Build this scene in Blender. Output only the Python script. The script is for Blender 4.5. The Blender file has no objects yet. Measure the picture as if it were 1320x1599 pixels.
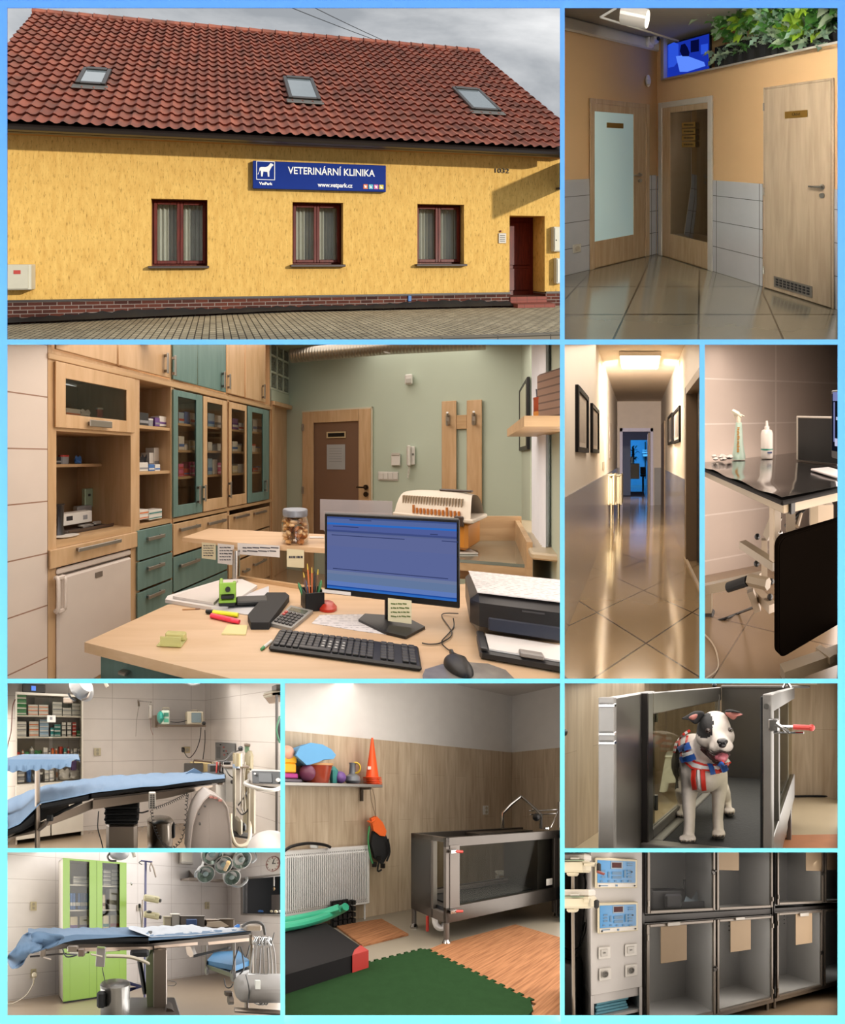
# Ten stage sets behind one blue display board with ten openings, one set per picture of the collage.
# Every set is modelled in its own metric room coordinates (X right, Y into the room, Z up from its floor)
# and stands on its own raked stage deck behind its opening.
import bpy,bmesh,math,random
from mathutils import Matrix,Vector,noise
C=bpy.context.scene.collection
sc=bpy.context.scene
F,CU,CV,CZ=1500.0,660.0,799.5,1.6
YB=2.9 # distance of the display board
PI=math.pi
R=math.radians
rnd=random.Random(7)
V=Vector

class Stage:
 def __init__(s,f,cx,cy,H,rect,marg=(1,1,1,1),S=1.0):
  s.S=S;s.f,s.cx,s.cy,s.H,s.rect,s.marg=f,cx,cy,H,rect,marg
  s.ky=F/f;s.kx=(cx-CU)/f;s.kz=(CV-cy)/f
 def w(s,p):
  X,Y,Z=p
  k=s.S;return V((k*(X+s.kx*Y),k*s.ky*Y,CZ+k*(Z-s.H+s.kz*Y)))
 def inv(s,q):
  k=s.S;Y=q[1]/k/s.ky
  return V((q[0]/k-s.kx*Y,Y,(q[2]-CZ)/k+s.H-s.kz*Y))
 def at(s,u,v,Y): # the point at depth Y seen at (u, v)
  return V(((u-s.cx)*Y/s.f,Y,s.H+(s.cy-v)*Y/s.f))
 def onz(s,u,v,z=0.0): # the point on the level z seen at (u, v)
  return s.at(u,v,(s.H-z)*s.f/(v-s.cy))
 def px(s,p):
  return(s.cx+s.f*p[0]/p[1],s.cy-s.f*(p[2]-s.H)/p[1])
ST=None
def stage(*a,**k):
 global ST
 ST=Stage(*a,**k);return ST

class Plane: # an upright plane; frame axes: along (right), out (towards the viewer), up
 def __init__(s,o,d):
  s.o=V((o[0],o[1]));s.d=V((d[0],d[1])).normalized()
  s.n=V((s.d.y,-s.d.x))
  s.fr=Matrix(((s.d.x,s.n.x,0,s.o.x),(s.d.y,s.n.y,0,s.o.y),(0,0,1,0),(0,0,0,1)))
 def s(s,u,q=0.0):
  a=(u-ST.cx)/ST.f;ox=s.o.x+s.n.x*q;oy=s.o.y+s.n.y*q
  return(a*oy-ox)/(s.d.x-a*s.d.y)
 def z(s,u,v,q=0.0):
  t=s.s(u,q);Y=s.o.y+s.n.y*q+s.d.y*t
  return ST.H+(ST.cy-v)*Y/ST.f
 def p(s,a,q,z):
  return V((s.o.x+s.d.x*a+s.n.x*q,s.o.y+s.d.y*a+s.n.y*q,z))
 def Y(s,u,q=0.0):
  return s.o.y+s.n.y*q+s.d.y*s.s(u,q)
def plane2(u0,Y0,u1,Y1):
 a=ST.at(u0,ST.cy,Y0);b=ST.at(u1,ST.cy,Y1)
 return Plane((a.x,a.y),(b.x-a.x,b.y-a.y))
def frame(p,yaw=0.0,pitch=0.0,roll=0.0):
 return Matrix.Translation(V(p))@Matrix.Rotation(yaw,4,'Z')@Matrix.Rotation(pitch,4,'X')@Matrix.Rotation(roll,4,'Y')

class MB:
 def __init__(s,fr=None):
  s.v=[];s.f=[];s.mi=[];s.k=0
  s.fr=fr.fr if isinstance(fr,Plane) else(fr if fr is not None else Matrix())
 def add(s,vs,fs,m=None):
  M=s.fr@m if m is not None else s.fr
  b=len(s.v);s.v.extend(M@V(p) for p in vs)
  flip=M.to_3x3().determinant()<0
  for f in fs:
   g=[b+i for i in f]
   s.f.append(g[::-1] if flip else g);s.mi.append(s.k)
  return s
 def box(s,x0,x1,y0,y1,z0,z1,b=0.0,m=None):
  if x0>x1:x0,x1=x1,x0
  if y0>y1:y0,y1=y1,y0
  if z0>z1:z0,z1=z1,z0
  b=min(b,(x1-x0)*.45,(y1-y0)*.45,(z1-z0)*.45)
  if b<=0:
   vs=[(x,y,z) for x in(x0,x1) for y in(y0,y1) for z in(z0,z1)]
   return s.add(vs,[(0,1,3,2),(4,6,7,5),(0,4,5,1),(2,3,7,6),(0,2,6,4),(1,5,7,3)],m)
  vs=[];idx={}
  for i,x in enumerate((x0,x1)):
   for j,y in enumerate((y0,y1)):
    for k,z in enumerate((z0,z1)):
     sx,sy,sz=(b if i==0 else-b),(b if j==0 else-b),(b if k==0 else-b)
     idx[i,j,k,0]=len(vs);vs.append((x,y+sy,z+sz))
     idx[i,j,k,1]=len(vs);vs.append((x+sx,y,z+sz))
     idx[i,j,k,2]=len(vs);vs.append((x+sx,y+sy,z))
  g=lambda i,j,k,a:idx[i,j,k,a]
  fs=[]
  for i in(0,1):
   q=[g(i,0,0,0),g(i,1,0,0),g(i,1,1,0),g(i,0,1,0)];fs.append(q if i else q[::-1])
   q=[g(0,i,0,1),g(1,i,0,1),g(1,i,1,1),g(0,i,1,1)];fs.append(q[::-1] if i else q)
   q=[g(0,0,i,2),g(1,0,i,2),g(1,1,i,2),g(0,1,i,2)];fs.append(q if i else q[::-1])
  for i in(0,1):
   for j in(0,1):
    q=[g(i,j,0,0),g(i,j,1,0),g(i,j,1,1),g(i,j,0,1)];fs.append(q if i==j else q[::-1])
    q=[g(i,0,j,0),g(i,0,j,2),g(i,1,j,2),g(i,1,j,0)];fs.append(q if i==j else q[::-1])
    q=[g(0,i,j,1),g(1,i,j,1),g(1,i,j,2),g(0,i,j,2)];fs.append(q if i==j else q[::-1])
    for k in(0,1):
     q=[g(i,j,k,0),g(i,j,k,1),g(i,j,k,2)];fs.append(q if(i+j+k)%2 else q[::-1])
  return s.add(vs,fs,m)
 def bc(s,c,d,b=0.0,m=None):
  return s.box(c[0]-d[0]/2,c[0]+d[0]/2,c[1]-d[1]/2,c[1]+d[1]/2,c[2]-d[2]/2,c[2]+d[2]/2,b,m)
 def lathe(s,prof,c=(0,0,0),n=20,m=None,sx=1.0,sy=1.0,cap=True):
  vs=[];fs=[]
  for r,z in prof:
   for i in range(n):
    a=2*PI*i/n
    vs.append((c[0]+r*sx*math.cos(a),c[1]+r*sy*math.sin(a),c[2]+z))
  for j in range(len(prof)-1):
   for i in range(n):
    k=(i+1)%n
    fs.append((j*n+i,j*n+k,(j+1)*n+k,(j+1)*n+i))
  if cap:
   fs.append(tuple(range(n))[::-1]);o=(len(prof)-1)*n;fs.append(tuple(o+i for i in range(n)))
  return s.add(vs,fs,m)
 def cyl(s,p0,p1,r,r1=None,n=14,m=None):
  return s.tube([p0,p1],[r,r if r1 is None else r1],n,m=m)
 def tube(s,pts,r,n=8,closed=False,m=None,flat=1.0):
  P=[V(p) for p in pts];N=len(P)
  rs=r if isinstance(r,(list,tuple)) else[r]*N
  vs=[];fs=[];up=None
  for i in range(N):
   t=(P[(i+1)%N]-P[i-1]) if closed else(P[min(i+1,N-1)]-P[max(i-1,0)])
   if t.length<1e-9:t=V((0,0,1))
   t.normalize()
   if up is None:up=V((0,0,1)) if abs(t.z)<.9 else V((1,0,0))
   a=t.cross(up)
   if a.length<1e-6:a=t.cross(V((1,.1,0)))
   a.normalize();b=a.cross(t).normalized();up=b
   for k in range(n):
    w=2*PI*k/n+(PI/4 if n==4 else 0)
    vs.append(P[i]+a*(math.cos(w)*rs[i])+b*(math.sin(w)*rs[i]*flat))
  for i in range(N if closed else N-1):
   j=(i+1)%N
   for k in range(n):
    l=(k+1)%n
    fs.append((i*n+k,i*n+l,j*n+l,j*n+k))
  if not closed:
   fs.append(tuple(range(n))[::-1]);fs.append(tuple((N-1)*n+i for i in range(n)))
  return s.add(vs,fs,m)
 def sph(s,c,r,n=14,m=None):
  r=r if isinstance(r,(tuple,list)) else(r,r,r)
  k=max(4,n//2);vs=[];fs=[]
  for j in range(1,k):
   t=PI*j/k
   for i in range(n):
    a=2*PI*i/n
    vs.append((c[0]+r[0]*math.sin(t)*math.cos(a),c[1]+r[1]*math.sin(t)*math.sin(a),c[2]-r[2]*math.cos(t)))
  for j in range(k-2):
   for i in range(n):
    l=(i+1)%n
    fs.append((j*n+i,j*n+l,(j+1)*n+l,(j+1)*n+i))
  b=len(vs);vs+=[(c[0],c[1],c[2]-r[2]),(c[0],c[1],c[2]+r[2])]
  for i in range(n):
   l=(i+1)%n
   fs.append((b,l,i));fs.append((b+1,(k-2)*n+i,(k-2)*n+l))
  return s.add(vs,fs,m)
 def prism(s,poly,a,b,ax='y',m=None): # a polygon swept along one axis from a to b
  def mk(p,t):
   return{'y':(p[0],t,p[1]),'z':(p[0],p[1],t),'x':(t,p[0],p[1])}[ax]
  n=len(poly);vs=[mk(p,a) for p in poly]+[mk(p,b) for p in poly]
  fs=[tuple(range(n)),tuple(range(2*n-1,n-1,-1))]
  for i in range(n):
   j=(i+1)%n;fs.append((i,n+i,n+j,j))
  return s.add(vs,fs,m)
 def quad(s,*ps):
  return s.add(ps,[tuple(range(len(ps)))])
 def grid(s,fn,nu,nv,m=None,thick=0.0):
  vs=[fn(i/nu,j/nv) for j in range(nv+1) for i in range(nu+1)]
  fs=[(j*(nu+1)+i,j*(nu+1)+i+1,(j+1)*(nu+1)+i+1,(j+1)*(nu+1)+i) for j in range(nv) for i in range(nu)]
  return s.add(vs,fs,m)
 def text(s,t,size,m=None,ex=0.002,align='CENTER',width=None,bold=0.0):
  cu=bpy.data.curves.new('t','FONT');cu.body=t;cu.size=size;cu.extrude=ex;cu.align_x=align;cu.align_y='CENTER'
  cu.offset=bold;cu.resolution_u=3
  o=bpy.data.objects.new('t',cu);C.objects.link(o);bpy.context.view_layer.update()
  me=o.evaluated_get(bpy.context.evaluated_depsgraph_get()).to_mesh()
  vs=[v.co.copy() for v in me.vertices];fs=[tuple(p.vertices) for p in me.polygons]
  if width and vs:
   x0=min(v.x for v in vs);x1=max(v.x for v in vs);k=width/max(x1-x0,1e-6)
   vs=[V((v.x*k,v.y,v.z)) for v in vs]
  bpy.data.objects.remove(o);bpy.data.curves.remove(cu)
  vs=[(v.x,v.z,v.y) for v in vs] # upright: x right, z up, the thickness along y
  return s.add(vs,fs,m)
 def put(s,name,mat,parent=None,label=None,cat=None,group=None,kind=None,smooth=None,clip=True,sharp=40,solid=0.0):
  mats=mat if isinstance(mat,(list,tuple)) else[mat]
  me=bpy.data.meshes.new(name)
  me.from_pydata([ST.w(p) for p in s.v],[],s.f)
  me.polygons.foreach_set('material_index',s.mi)
  if clip:me=clip_mesh(me)
  org=V(parent['org']) if parent is not None else base_of(me)
  inv=s.fr.inverted()
  at=me.attributes.new('loc','FLOAT_VECTOR','POINT')
  vals=[]
  for v in me.vertices:
   vals.extend(inv@ST.inv(v.co))
  at.data.foreach_set('vector',vals)
  me.transform(Matrix.Translation(-org))
  for m in mats:me.materials.append(m)
  if smooth or smooth is None:
   me.shade_smooth();me.set_sharp_from_angle(angle=R(sharp))
  o=bpy.data.objects.new(name,me);C.objects.link(o)
  if parent is not None:o.parent=parent
  else:o.location=org
  o['org']=tuple(org)
  if label:o['label']=label
  if cat:o['category']=cat
  if group:o['group']=group
  if kind:o['kind']=kind
  return o

def base_of(me):
 if not len(me.vertices):return V((0,0,0))
 xs=[v.co for v in me.vertices]
 return V(((min(c.x for c in xs)+max(c.x for c in xs))/2,(min(c.y for c in xs)+max(c.y for c in xs))/2,min(c.z for c in xs)))
def clip_mesh(me): # nothing of a set reaches past the partitions of its bay
 u0,v0,u1,v1=ST.rect;a,b,c,d=ST.marg
 u0-=a;v0-=b;u1+=c;v1+=d
 def ray(u,v):return V(((u-CU)/F,1,(CV-v)/F))
 pl=[ray(u0,v0).cross(ray(u0,v1)),ray(u1,v1).cross(ray(u1,v0)),ray(u1,v0).cross(ray(u0,v0)),ray(u0,v1).cross(ray(u1,v1))]
 ctr=ray((u0+u1)/2,(v0+v1)/2);o=V((0,0,CZ))
 pl=[(n if n.dot(ctr)>0 else-n).normalized() for n in pl]
 cut=[n for n in pl if any((v.co-o).dot(n)<-1e-6 for v in me.vertices)]
 if not cut:return me
 bm=bmesh.new();bm.from_mesh(me)
 for n in cut:
  bmesh.ops.bisect_plane(bm,geom=bm.verts[:]+bm.edges[:]+bm.faces[:],dist=1e-6,plane_co=o,plane_no=n,clear_inner=True)
 bm.to_mesh(me);bm.free();return me

def thing(name,label,cat,p=(0,0,0),group=None,kind=None):
 o=bpy.data.objects.new(name,None);C.objects.link(o);o.empty_display_size=.05
 o.location=ST.w(p);o['org']=tuple(o.location)
 if label:o['label']=label
 if cat:o['category']=cat
 if group:o['group']=group
 if kind:o['kind']=kind
 return o
def struct(name,mb,mat,**k):
 return mb.put(name,mat,kind='structure',**k)
def copy_thing(o,d,label=None,group=None): # copies a thing with its parts, moved by d (in room coordinates)
 off=ST.w(d)-ST.w((0,0,0))
 def cp(a,par):
  c=a.copy();C.objects.link(c)
  if par is not None:c.parent=par
  for ch in a.children:cp(ch,c)
  return c
 c=cp(o,None);c.location=o.location+off
 c['org']=tuple(c.location)
 if label:c['label']=label
 if group:c['group']=group
 return c

 # ---------- materials ----------
_M={}
def lin(h):
 if not isinstance(h,str):return tuple(h)+(1,)
 c=[int(h[i:i+2],16)/255 for i in(0,2,4)]
 return tuple(x/12.92 if x<.04045 else((x+.055)/1.055)**2.4 for x in c)+(1,)
def base_mat(key):
 m=bpy.data.materials.new(key);m.use_nodes=True;nt=m.node_tree;nt.nodes.clear()
 out=nt.nodes.new('ShaderNodeOutputMaterial');_M[key]=m
 return m,nt,out
def N(nt,t,**k):
 n=nt.nodes.new('ShaderNode'+t)
 for a,b in k.items():
  if a in n.inputs:n.inputs[a].default_value=b
  else:setattr(n,a,b)
 return n
def coords(nt,scale=(1,1,1),sw='xyz',off=(0,0,0),rot=0.0):
 a=N(nt,'Attribute',attribute_name='loc')
 sx=N(nt,'SeparateXYZ');nt.links.new(a.outputs['Vector'],sx.inputs[0])
 cx=N(nt,'CombineXYZ')
 for i,ch in enumerate(sw):nt.links.new(sx.outputs['xyz'.index(ch)],cx.inputs[i])
 mp=N(nt,'Mapping');nt.links.new(cx.outputs[0],mp.inputs[0])
 mp.inputs['Scale'].default_value=scale;mp.inputs['Location'].default_value=off;mp.inputs['Rotation'].default_value=(0,0,rot)
 return mp.outputs[0]
def bsdf(nt,out,rough=.5,metal=0.0,spec=.5,coat=0.0):
 b=N(nt,'BsdfPrincipled');b.inputs['Roughness'].default_value=rough;b.inputs['Metallic'].default_value=metal
 b.inputs['Specular IOR Level'].default_value=spec;b.inputs['Coat Weight'].default_value=coat
 nt.links.new(b.outputs[0],out.inputs[0]);return b
def bump(nt,b,h,dist=.002,st=.5):
 n=N(nt,'Bump');n.inputs['Distance'].default_value=dist;n.inputs['Strength'].default_value=st
 nt.links.new(h,n.inputs['Height']);nt.links.new(n.outputs[0],b.inputs['Normal'])
def mixc(nt,fac,a,b,mode='MIX'):
 m=N(nt,'Mix',data_type='RGBA',blend_type=mode)
 if isinstance(fac,(int,float)):m.inputs[0].default_value=fac
 else:nt.links.new(fac,m.inputs[0])
 for i,c in((6,a),(7,b)):
  if isinstance(c,(tuple,str)):m.inputs[i].default_value=lin(c)
  else:nt.links.new(c,m.inputs[i])
 return m.outputs[2]
def ramp(nt,src,lo,hi):
 r=N(nt,'MapRange');r.inputs[1].default_value=lo;r.inputs[2].default_value=hi
 nt.links.new(src,r.inputs[0]);return r.outputs[0]
def pl(key,col=None,rough=.5,metal=0.0,var=0.06,vs=6.0,spec=.5,bmp=0.0,coat=0.0): # plain with a little mottling
 if key in _M:return _M[key]
 m,nt,out=base_mat(key);b=bsdf(nt,out,rough,metal,spec,coat)
 nz=N(nt,'TexNoise',Scale=vs,Detail=3.0);nt.links.new(coords(nt),nz.inputs['Vector'])
 c=lin(col);d=tuple(max(0,x*(1-var*2)) for x in c[:3])
 nt.links.new(mixc(nt,nz.outputs[0],c[:3],d),b.inputs['Base Color'])
 if bmp:bump(nt,b,nz.outputs[0],bmp,1.0)
 return m
def wood(key,c1=None,c2=None,rough=.4,sw='xyz',sc_=(14,14,1.2),plank=0.0,coat=0.0):
 if key in _M:return _M[key]
 m,nt,out=base_mat(key);b=bsdf(nt,out,rough,0,.25,coat)
 v=coords(nt,sc_,sw)
 nz=N(nt,'TexNoise',Scale=2.2,Detail=5.0,Distortion=.6);nt.links.new(v,nz.inputs['Vector'])
 col=mixc(nt,ramp(nt,nz.outputs[0],.3,.7),c1,c2)
 if plank:
  br=N(nt,'TexBrick',Scale=1.0);br.inputs['Mortar Size'].default_value=.0025;br.inputs['Brick Width'].default_value=plank*8
  br.inputs['Row Height'].default_value=plank;br.inputs['Color1'].default_value=(1,1,1,1);br.inputs['Color2'].default_value=(.72,.72,.72,1);br.inputs['Mortar'].default_value=(.4,.4,.4,1)
  nt.links.new(coords(nt,(1,1,1),'z'+sw[0]+'y' if sw[0]!='z' else 'xyz'),br.inputs['Vector'])
  col=mixc(nt,1.0,col,br.outputs[0],'MULTIPLY')
 nt.links.new(col,b.inputs['Base Color'])
 return m
def tile(key,col=None,grout=None,w=.6,h=.3,mort=.004,rough=.2,sw='xzy',off=(0,0,0),rot=0.0,stag=0.0,var='',spec=.5,sq=1.0):
 if key in _M:return _M[key]
 m,nt,out=base_mat(key);b=bsdf(nt,out,rough,0,spec)
 br=N(nt,'TexBrick',Scale=1.0,offset=stag,squash=sq);br.inputs['Mortar Size'].default_value=mort;br.inputs['Mortar Smooth'].default_value=.1
 br.inputs['Brick Width'].default_value=w;br.inputs['Row Height'].default_value=h
 br.inputs['Color1'].default_value=lin(col);br.inputs['Color2'].default_value=lin(var or col);br.inputs['Mortar'].default_value=lin(grout)
 nt.links.new(coords(nt,(1,1,1),sw,off,rot),br.inputs['Vector'])
 nz=N(nt,'TexNoise',Scale=3.0,Detail=4.0);nt.links.new(coords(nt),nz.inputs['Vector'])
 nt.links.new(mixc(nt,ramp(nt,nz.outputs[0],.3,.9),br.outputs[0],mixc(nt,.12,br.outputs[0],'000000')),b.inputs['Base Color'])
 bump(nt,b,N_inv(nt,br.outputs['Fac']),.0015,.4)
 return m
def N_inv(nt,o):
 i=N(nt,'Math',operation='SUBTRACT');i.inputs[0].default_value=1;nt.links.new(o,i.inputs[1]);return i.outputs[0]
def glass(key,tint='ffffff',rough=0.02,clear=.85,refl=1.0,haze=None): # thin pane: mostly clear, mirror-like at grazing angles
 if key in _M:return _M[key]
 m,nt,out=base_mat(key)
 t=N(nt,'BsdfTransparent');c=lin(tint);t.inputs[0].default_value=tuple((x*clear)**.5 for x in c[:3])+(1,)
 g=N(nt,'BsdfGlossy');g.inputs['Roughness'].default_value=rough;g.inputs[0].default_value=(1,1,1,1)
 fr=N(nt,'LayerWeight',Blend=.5);pw=N(nt,'Math',operation='POWER');pw.inputs[1].default_value=5;nt.links.new(fr.outputs['Facing'],pw.inputs[0]);mu=N(nt,'Math',operation='MULTIPLY_ADD');mu.inputs[1].default_value=.8*refl;mu.inputs[2].default_value=.022*refl;nt.links.new(pw.outputs[0],mu.inputs[0])
 mx=N(nt,'MixShader');nt.links.new(mu.outputs[0],mx.inputs[0]);nt.links.new(t.outputs[0],mx.inputs[1]);nt.links.new(g.outputs[0],mx.inputs[2])
 last=mx
 if haze:
  d=N(nt,'BsdfDiffuse');d.inputs[0].default_value=lin(haze[0]);m2=N(nt,'MixShader');m2.inputs[0].default_value=haze[1]
  nt.links.new(mx.outputs[0],m2.inputs[1]);nt.links.new(d.outputs[0],m2.inputs[2]);last=m2
 nt.links.new(last.outputs[0],out.inputs[0]);return m
def emit(key,col=None,st=1.0):
 if key in _M:return _M[key]
 m,nt,out=base_mat(key);e=N(nt,'Emission');e.inputs[0].default_value=lin(col);e.inputs[1].default_value=st
 nt.links.new(e.outputs[0],out.inputs[0]);return m

def bay_light(side,ya,yb,power,col='ffffff',inset=.12,w=None,name='bay_fill_lamp',spread=160,px=.6):
# an added fill lamp, unseen because edge-on to the camera, lying flat on the bay's own partition (ceiling, side or floor board), between stage depths ya and yb
 u0,v0,u1,v1=ST.rect;yc=(ya+yb)/2
 dirn={'top':((u0+u1)/2,v0-px),'bottom':((u0+u1)/2,v1+px),'left':(u0-px,(v0+v1)/2),'right':(u1+px,(v0+v1)/2)}[side]
 r=V(((dirn[0]-CU)/F,1,(CV-dirn[1])/F))
 span=((u1-u0) if side in('top','bottom') else(v1-v0))/F*ya*(1-inset*2)
 if w:span*=w
 L=bpy.data.lights.new(name,'AREA');L.shape='RECTANGLE';L.size=span;L.size_y=(yb-ya)*V((0,r.y,r.z)).length*.98
 L.energy=power;L.color=lin(col)[:3];L.spread=R(spread)
 o=bpy.data.objects.new(name,L);C.objects.link(o);o.location=V((0,0,CZ))+r*yc
 if side in('top','bottom'):
  n=V((0,-r.z,1)).normalized()*(-1 if side=='top' else 1);x=V((1,0,0))
  # keep the lamp's long axis on the partition's own ray
  y=r.normalized()
 else:
  n=V((1,-r.x,0)).normalized()*(1 if side=='left' else-1);x=V((0,0,1));y=r.normalized()
 z=-n;y=(y-z*y.dot(z)).normalized();x=y.cross(z).normalized()
 o.matrix_world=Matrix(((x.x,y.x,z.x,o.location.x),(x.y,y.y,z.y,o.location.y),(x.z,y.z,z.z,o.location.z),(0,0,0,1)))
 if side in('top','bottom'):L.size_y=(yb-ya)*r.length*.95
 else:L.size_y=(yb-ya)*r.length*.95
 return o
def lamp(p,power,size=.3,col='ffffff',name='lamp',aim=None,spread=170):
 L=bpy.data.lights.new(name,'AREA');L.shape='DISK';L.size=size;L.energy=power;L.color=lin(col)[:3];L.spread=R(spread)
 o=bpy.data.objects.new(name,L);C.objects.link(o);o.location=ST.w(p)
 if aim is not None:
  o.rotation_euler=(ST.w(aim)-ST.w(p)).to_track_quat('-Z','Y').to_euler()
 return o
ORD=['first','second','third','fourth','fifth','sixth','seventh','eighth','ninth','tenth','eleventh','twelfth','thirteenth','fourteenth','fifteenth','sixteenth','seventeenth','eighteenth','nineteenth','twentieth']
# ---------- shared builders ----------
def wb(mb,pl_,u0,u1,v0,v1,q0,q1,b=0.0): # a box on an upright plane, its front face (at q1) filling these pixels
 q0=.004 if q0==0 and q1>.006 else q0
 um=(u0+u1)/2;mb.box(pl_.s(u0,q1),pl_.s(u1,q1),q0,q1,pl_.z(um,v1,q1),pl_.z(um,v0,q1),b);return mb
def wp(pl_,name,mat,par,u0,u1,v0,v1,q0,q1,b=0.0,**k):
 return wb(MB(pl_),pl_,u0,u1,v0,v1,q0,q1,b).put(name,mat,par,**k)
def wallthing(pl_,name,label,cat,u0,u1,v0,v1,d,mat,parts=(),b=.006,group=None,q0=0.0,body='body'):
 if not parts:return wp(pl_,name,mat,None,u0,u1,v0,v1,q0,q0+d,b,label=label,cat=cat,group=group)
 t=thing(name,label,cat,pl_.p(pl_.s((u0+u1)/2,q0),q0,pl_.z((u0+u1)/2,v1,q0)),group)
 wp(pl_,body,mat,t,u0,u1,v0,v1,q0,q0+d,b)
 for pn,a0,a1,b0,b1,dd,pm in parts:wp(pl_,pn,pm,t,a0,a1,b0,b1,q0+d-.003,q0+dd,.002)
 return t
def text_on(pl_,name,par,st,u,v,h,width,mat,q,**k): # h and width in pixels
 px_=(pl_.s(u+1,q)-pl_.s(u,q));pz=pl_.z(u,v,q)-pl_.z(u,v+1,q)
 m=MB(pl_);m.text(st,h*pz,Matrix.Translation((pl_.s(u,q),q,pl_.z(u,v,q))),.0008,width=width*px_ if width else None,bold=.0)
 return m.put(name,mat,par,**k)
def socket(pl_,u,v,w,h,label,col='e2dccb',two=False,q=0.0):
 t=thing('wall_socket',label,'wall socket',pl_.p(pl_.s(u),q,pl_.z(u,v+h/2)))
 wp(pl_,'faceplate',pl('socket_'+col,col,.35),t,u-w/2,u+w/2,v-h/2,v+h/2,q,q+.012,.004)
 m=MB(pl_);r=abs(pl_.s(u+w*.3)-pl_.s(u))
 for dv in((-h*.22,h*.22) if two else(0,)):
  z=pl_.z(u,v+dv,q);rr=r*(.7 if two else 1)
  m.lathe([(rr,0),(rr,.003),(rr*.8,.003),(rr*.78,.0005)],(0,0,0),16,Matrix.Translation((pl_.s(u,q),q+.0125,z))@Matrix.Rotation(-PI/2,4,'X'))
 m.put('socket_cup',pl('socket_cup','b4ac98',.5),t)
 return t
def leaf(mb,p,d,L,W,up=V((0,0,1)),n=5,kind=0,droop=.5,fold=.25):
 d=d.normalized();side=d.cross(up)
 if side.length<.05:side=d.cross(V((1,0,0)))
 side.normalize();nrm=side.cross(d).normalized();vs=[];fs=[]
 for i in range(n+1):
  t=i/n
  w={0:math.sin(PI*min(1,t**.8))**.8,1:math.sin(PI*t**.55)**.9 if t<1 else 0,2:(1-t)**.5*min(1,t*6),3:(math.sin(PI*t)*(1 if i%2 else.35))}[kind]*W/2
  c=p+d*(L*t*(1-.15*droop*t))-V((0,0,1))*(L*droop*t*t*.6)
  vs+=[c-side*w+nrm*(w*fold),c,c+side*w+nrm*(w*fold)]
 for i in range(n):
  a=i*3;fs+=[(a,a+1,a+4,a+3),(a+1,a+2,a+5,a+4)]
 mb.add(vs,fs)
def coil(a,b,r,turns,sag=0.0,rt=.003):
 A,B=V(a),V(b);d=(B-A);t0=d.normalized();s1=t0.cross(V((0,1,0))).normalized();s2=t0.cross(s1);pts=[]
 for i in range(turns*8+1):
  t=i/(turns*8);w=2*PI*turns*t
  pts.append(A+d*t-V((0,0,1))*(sag*4*t*(1-t))+s1*math.cos(w)*r+s2*math.sin(w)*r)
 return pts
def smoothpath(P,n=6):
 P=[V(p) for p in P];out=[]
 for i in range(len(P)-1):
  p0,p1,p2,p3=P[max(i-1,0)],P[i],P[i+1],P[min(i+2,len(P)-1)]
  for k in range(n):
   t=k/n;out.append(.5*((2*p1)+(p2-p0)*t+(2*p0-5*p1+4*p2-p3)*t*t+(3*p1-p0-3*p2+p3)*t**3))
 return out+[P[-1]]
def cable(name,pts,r,mat,label,cat='cable',n=6,par=None,**k):
 m=MB();m.tube(smoothpath(pts),r,n);return m.put(name,mat,par,label=label,cat=cat,**k)
STEEL=lambda:pl('brushed_steel','8d8a86',.32,1.0,.1,30)
DSTEEL=lambda:pl('dark_steel','5f5b57',.35,1.0,.12,12)
CHROME=lambda:pl('chrome','c8c8c8',.12,1.0,0)
BLACK=lambda:pl('black_plastic','121213',.45,spec=.3)
RUBBER=lambda:pl('black_rubber','0c0c0c',.8)
WHITE=lambda:pl('white_plastic','dedad2',.4)
PAL={'white':'dcd8d0','cream':'d9cba8','blue':'3f6fb0','pale blue':'9db9cf','red':'b8372e','orange':'d8743a','green':'3f8a55','pink':'cf5f8f','yellow':'d8b93c','grey':'8f9093','black':'232327','brown':'7a5236','purple':'6a4a8a','teal':'2f7f7c'}
def hue(c):return pl('pack_'+c.replace(' ','_'),PAL[c],.5,var=.03)
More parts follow.
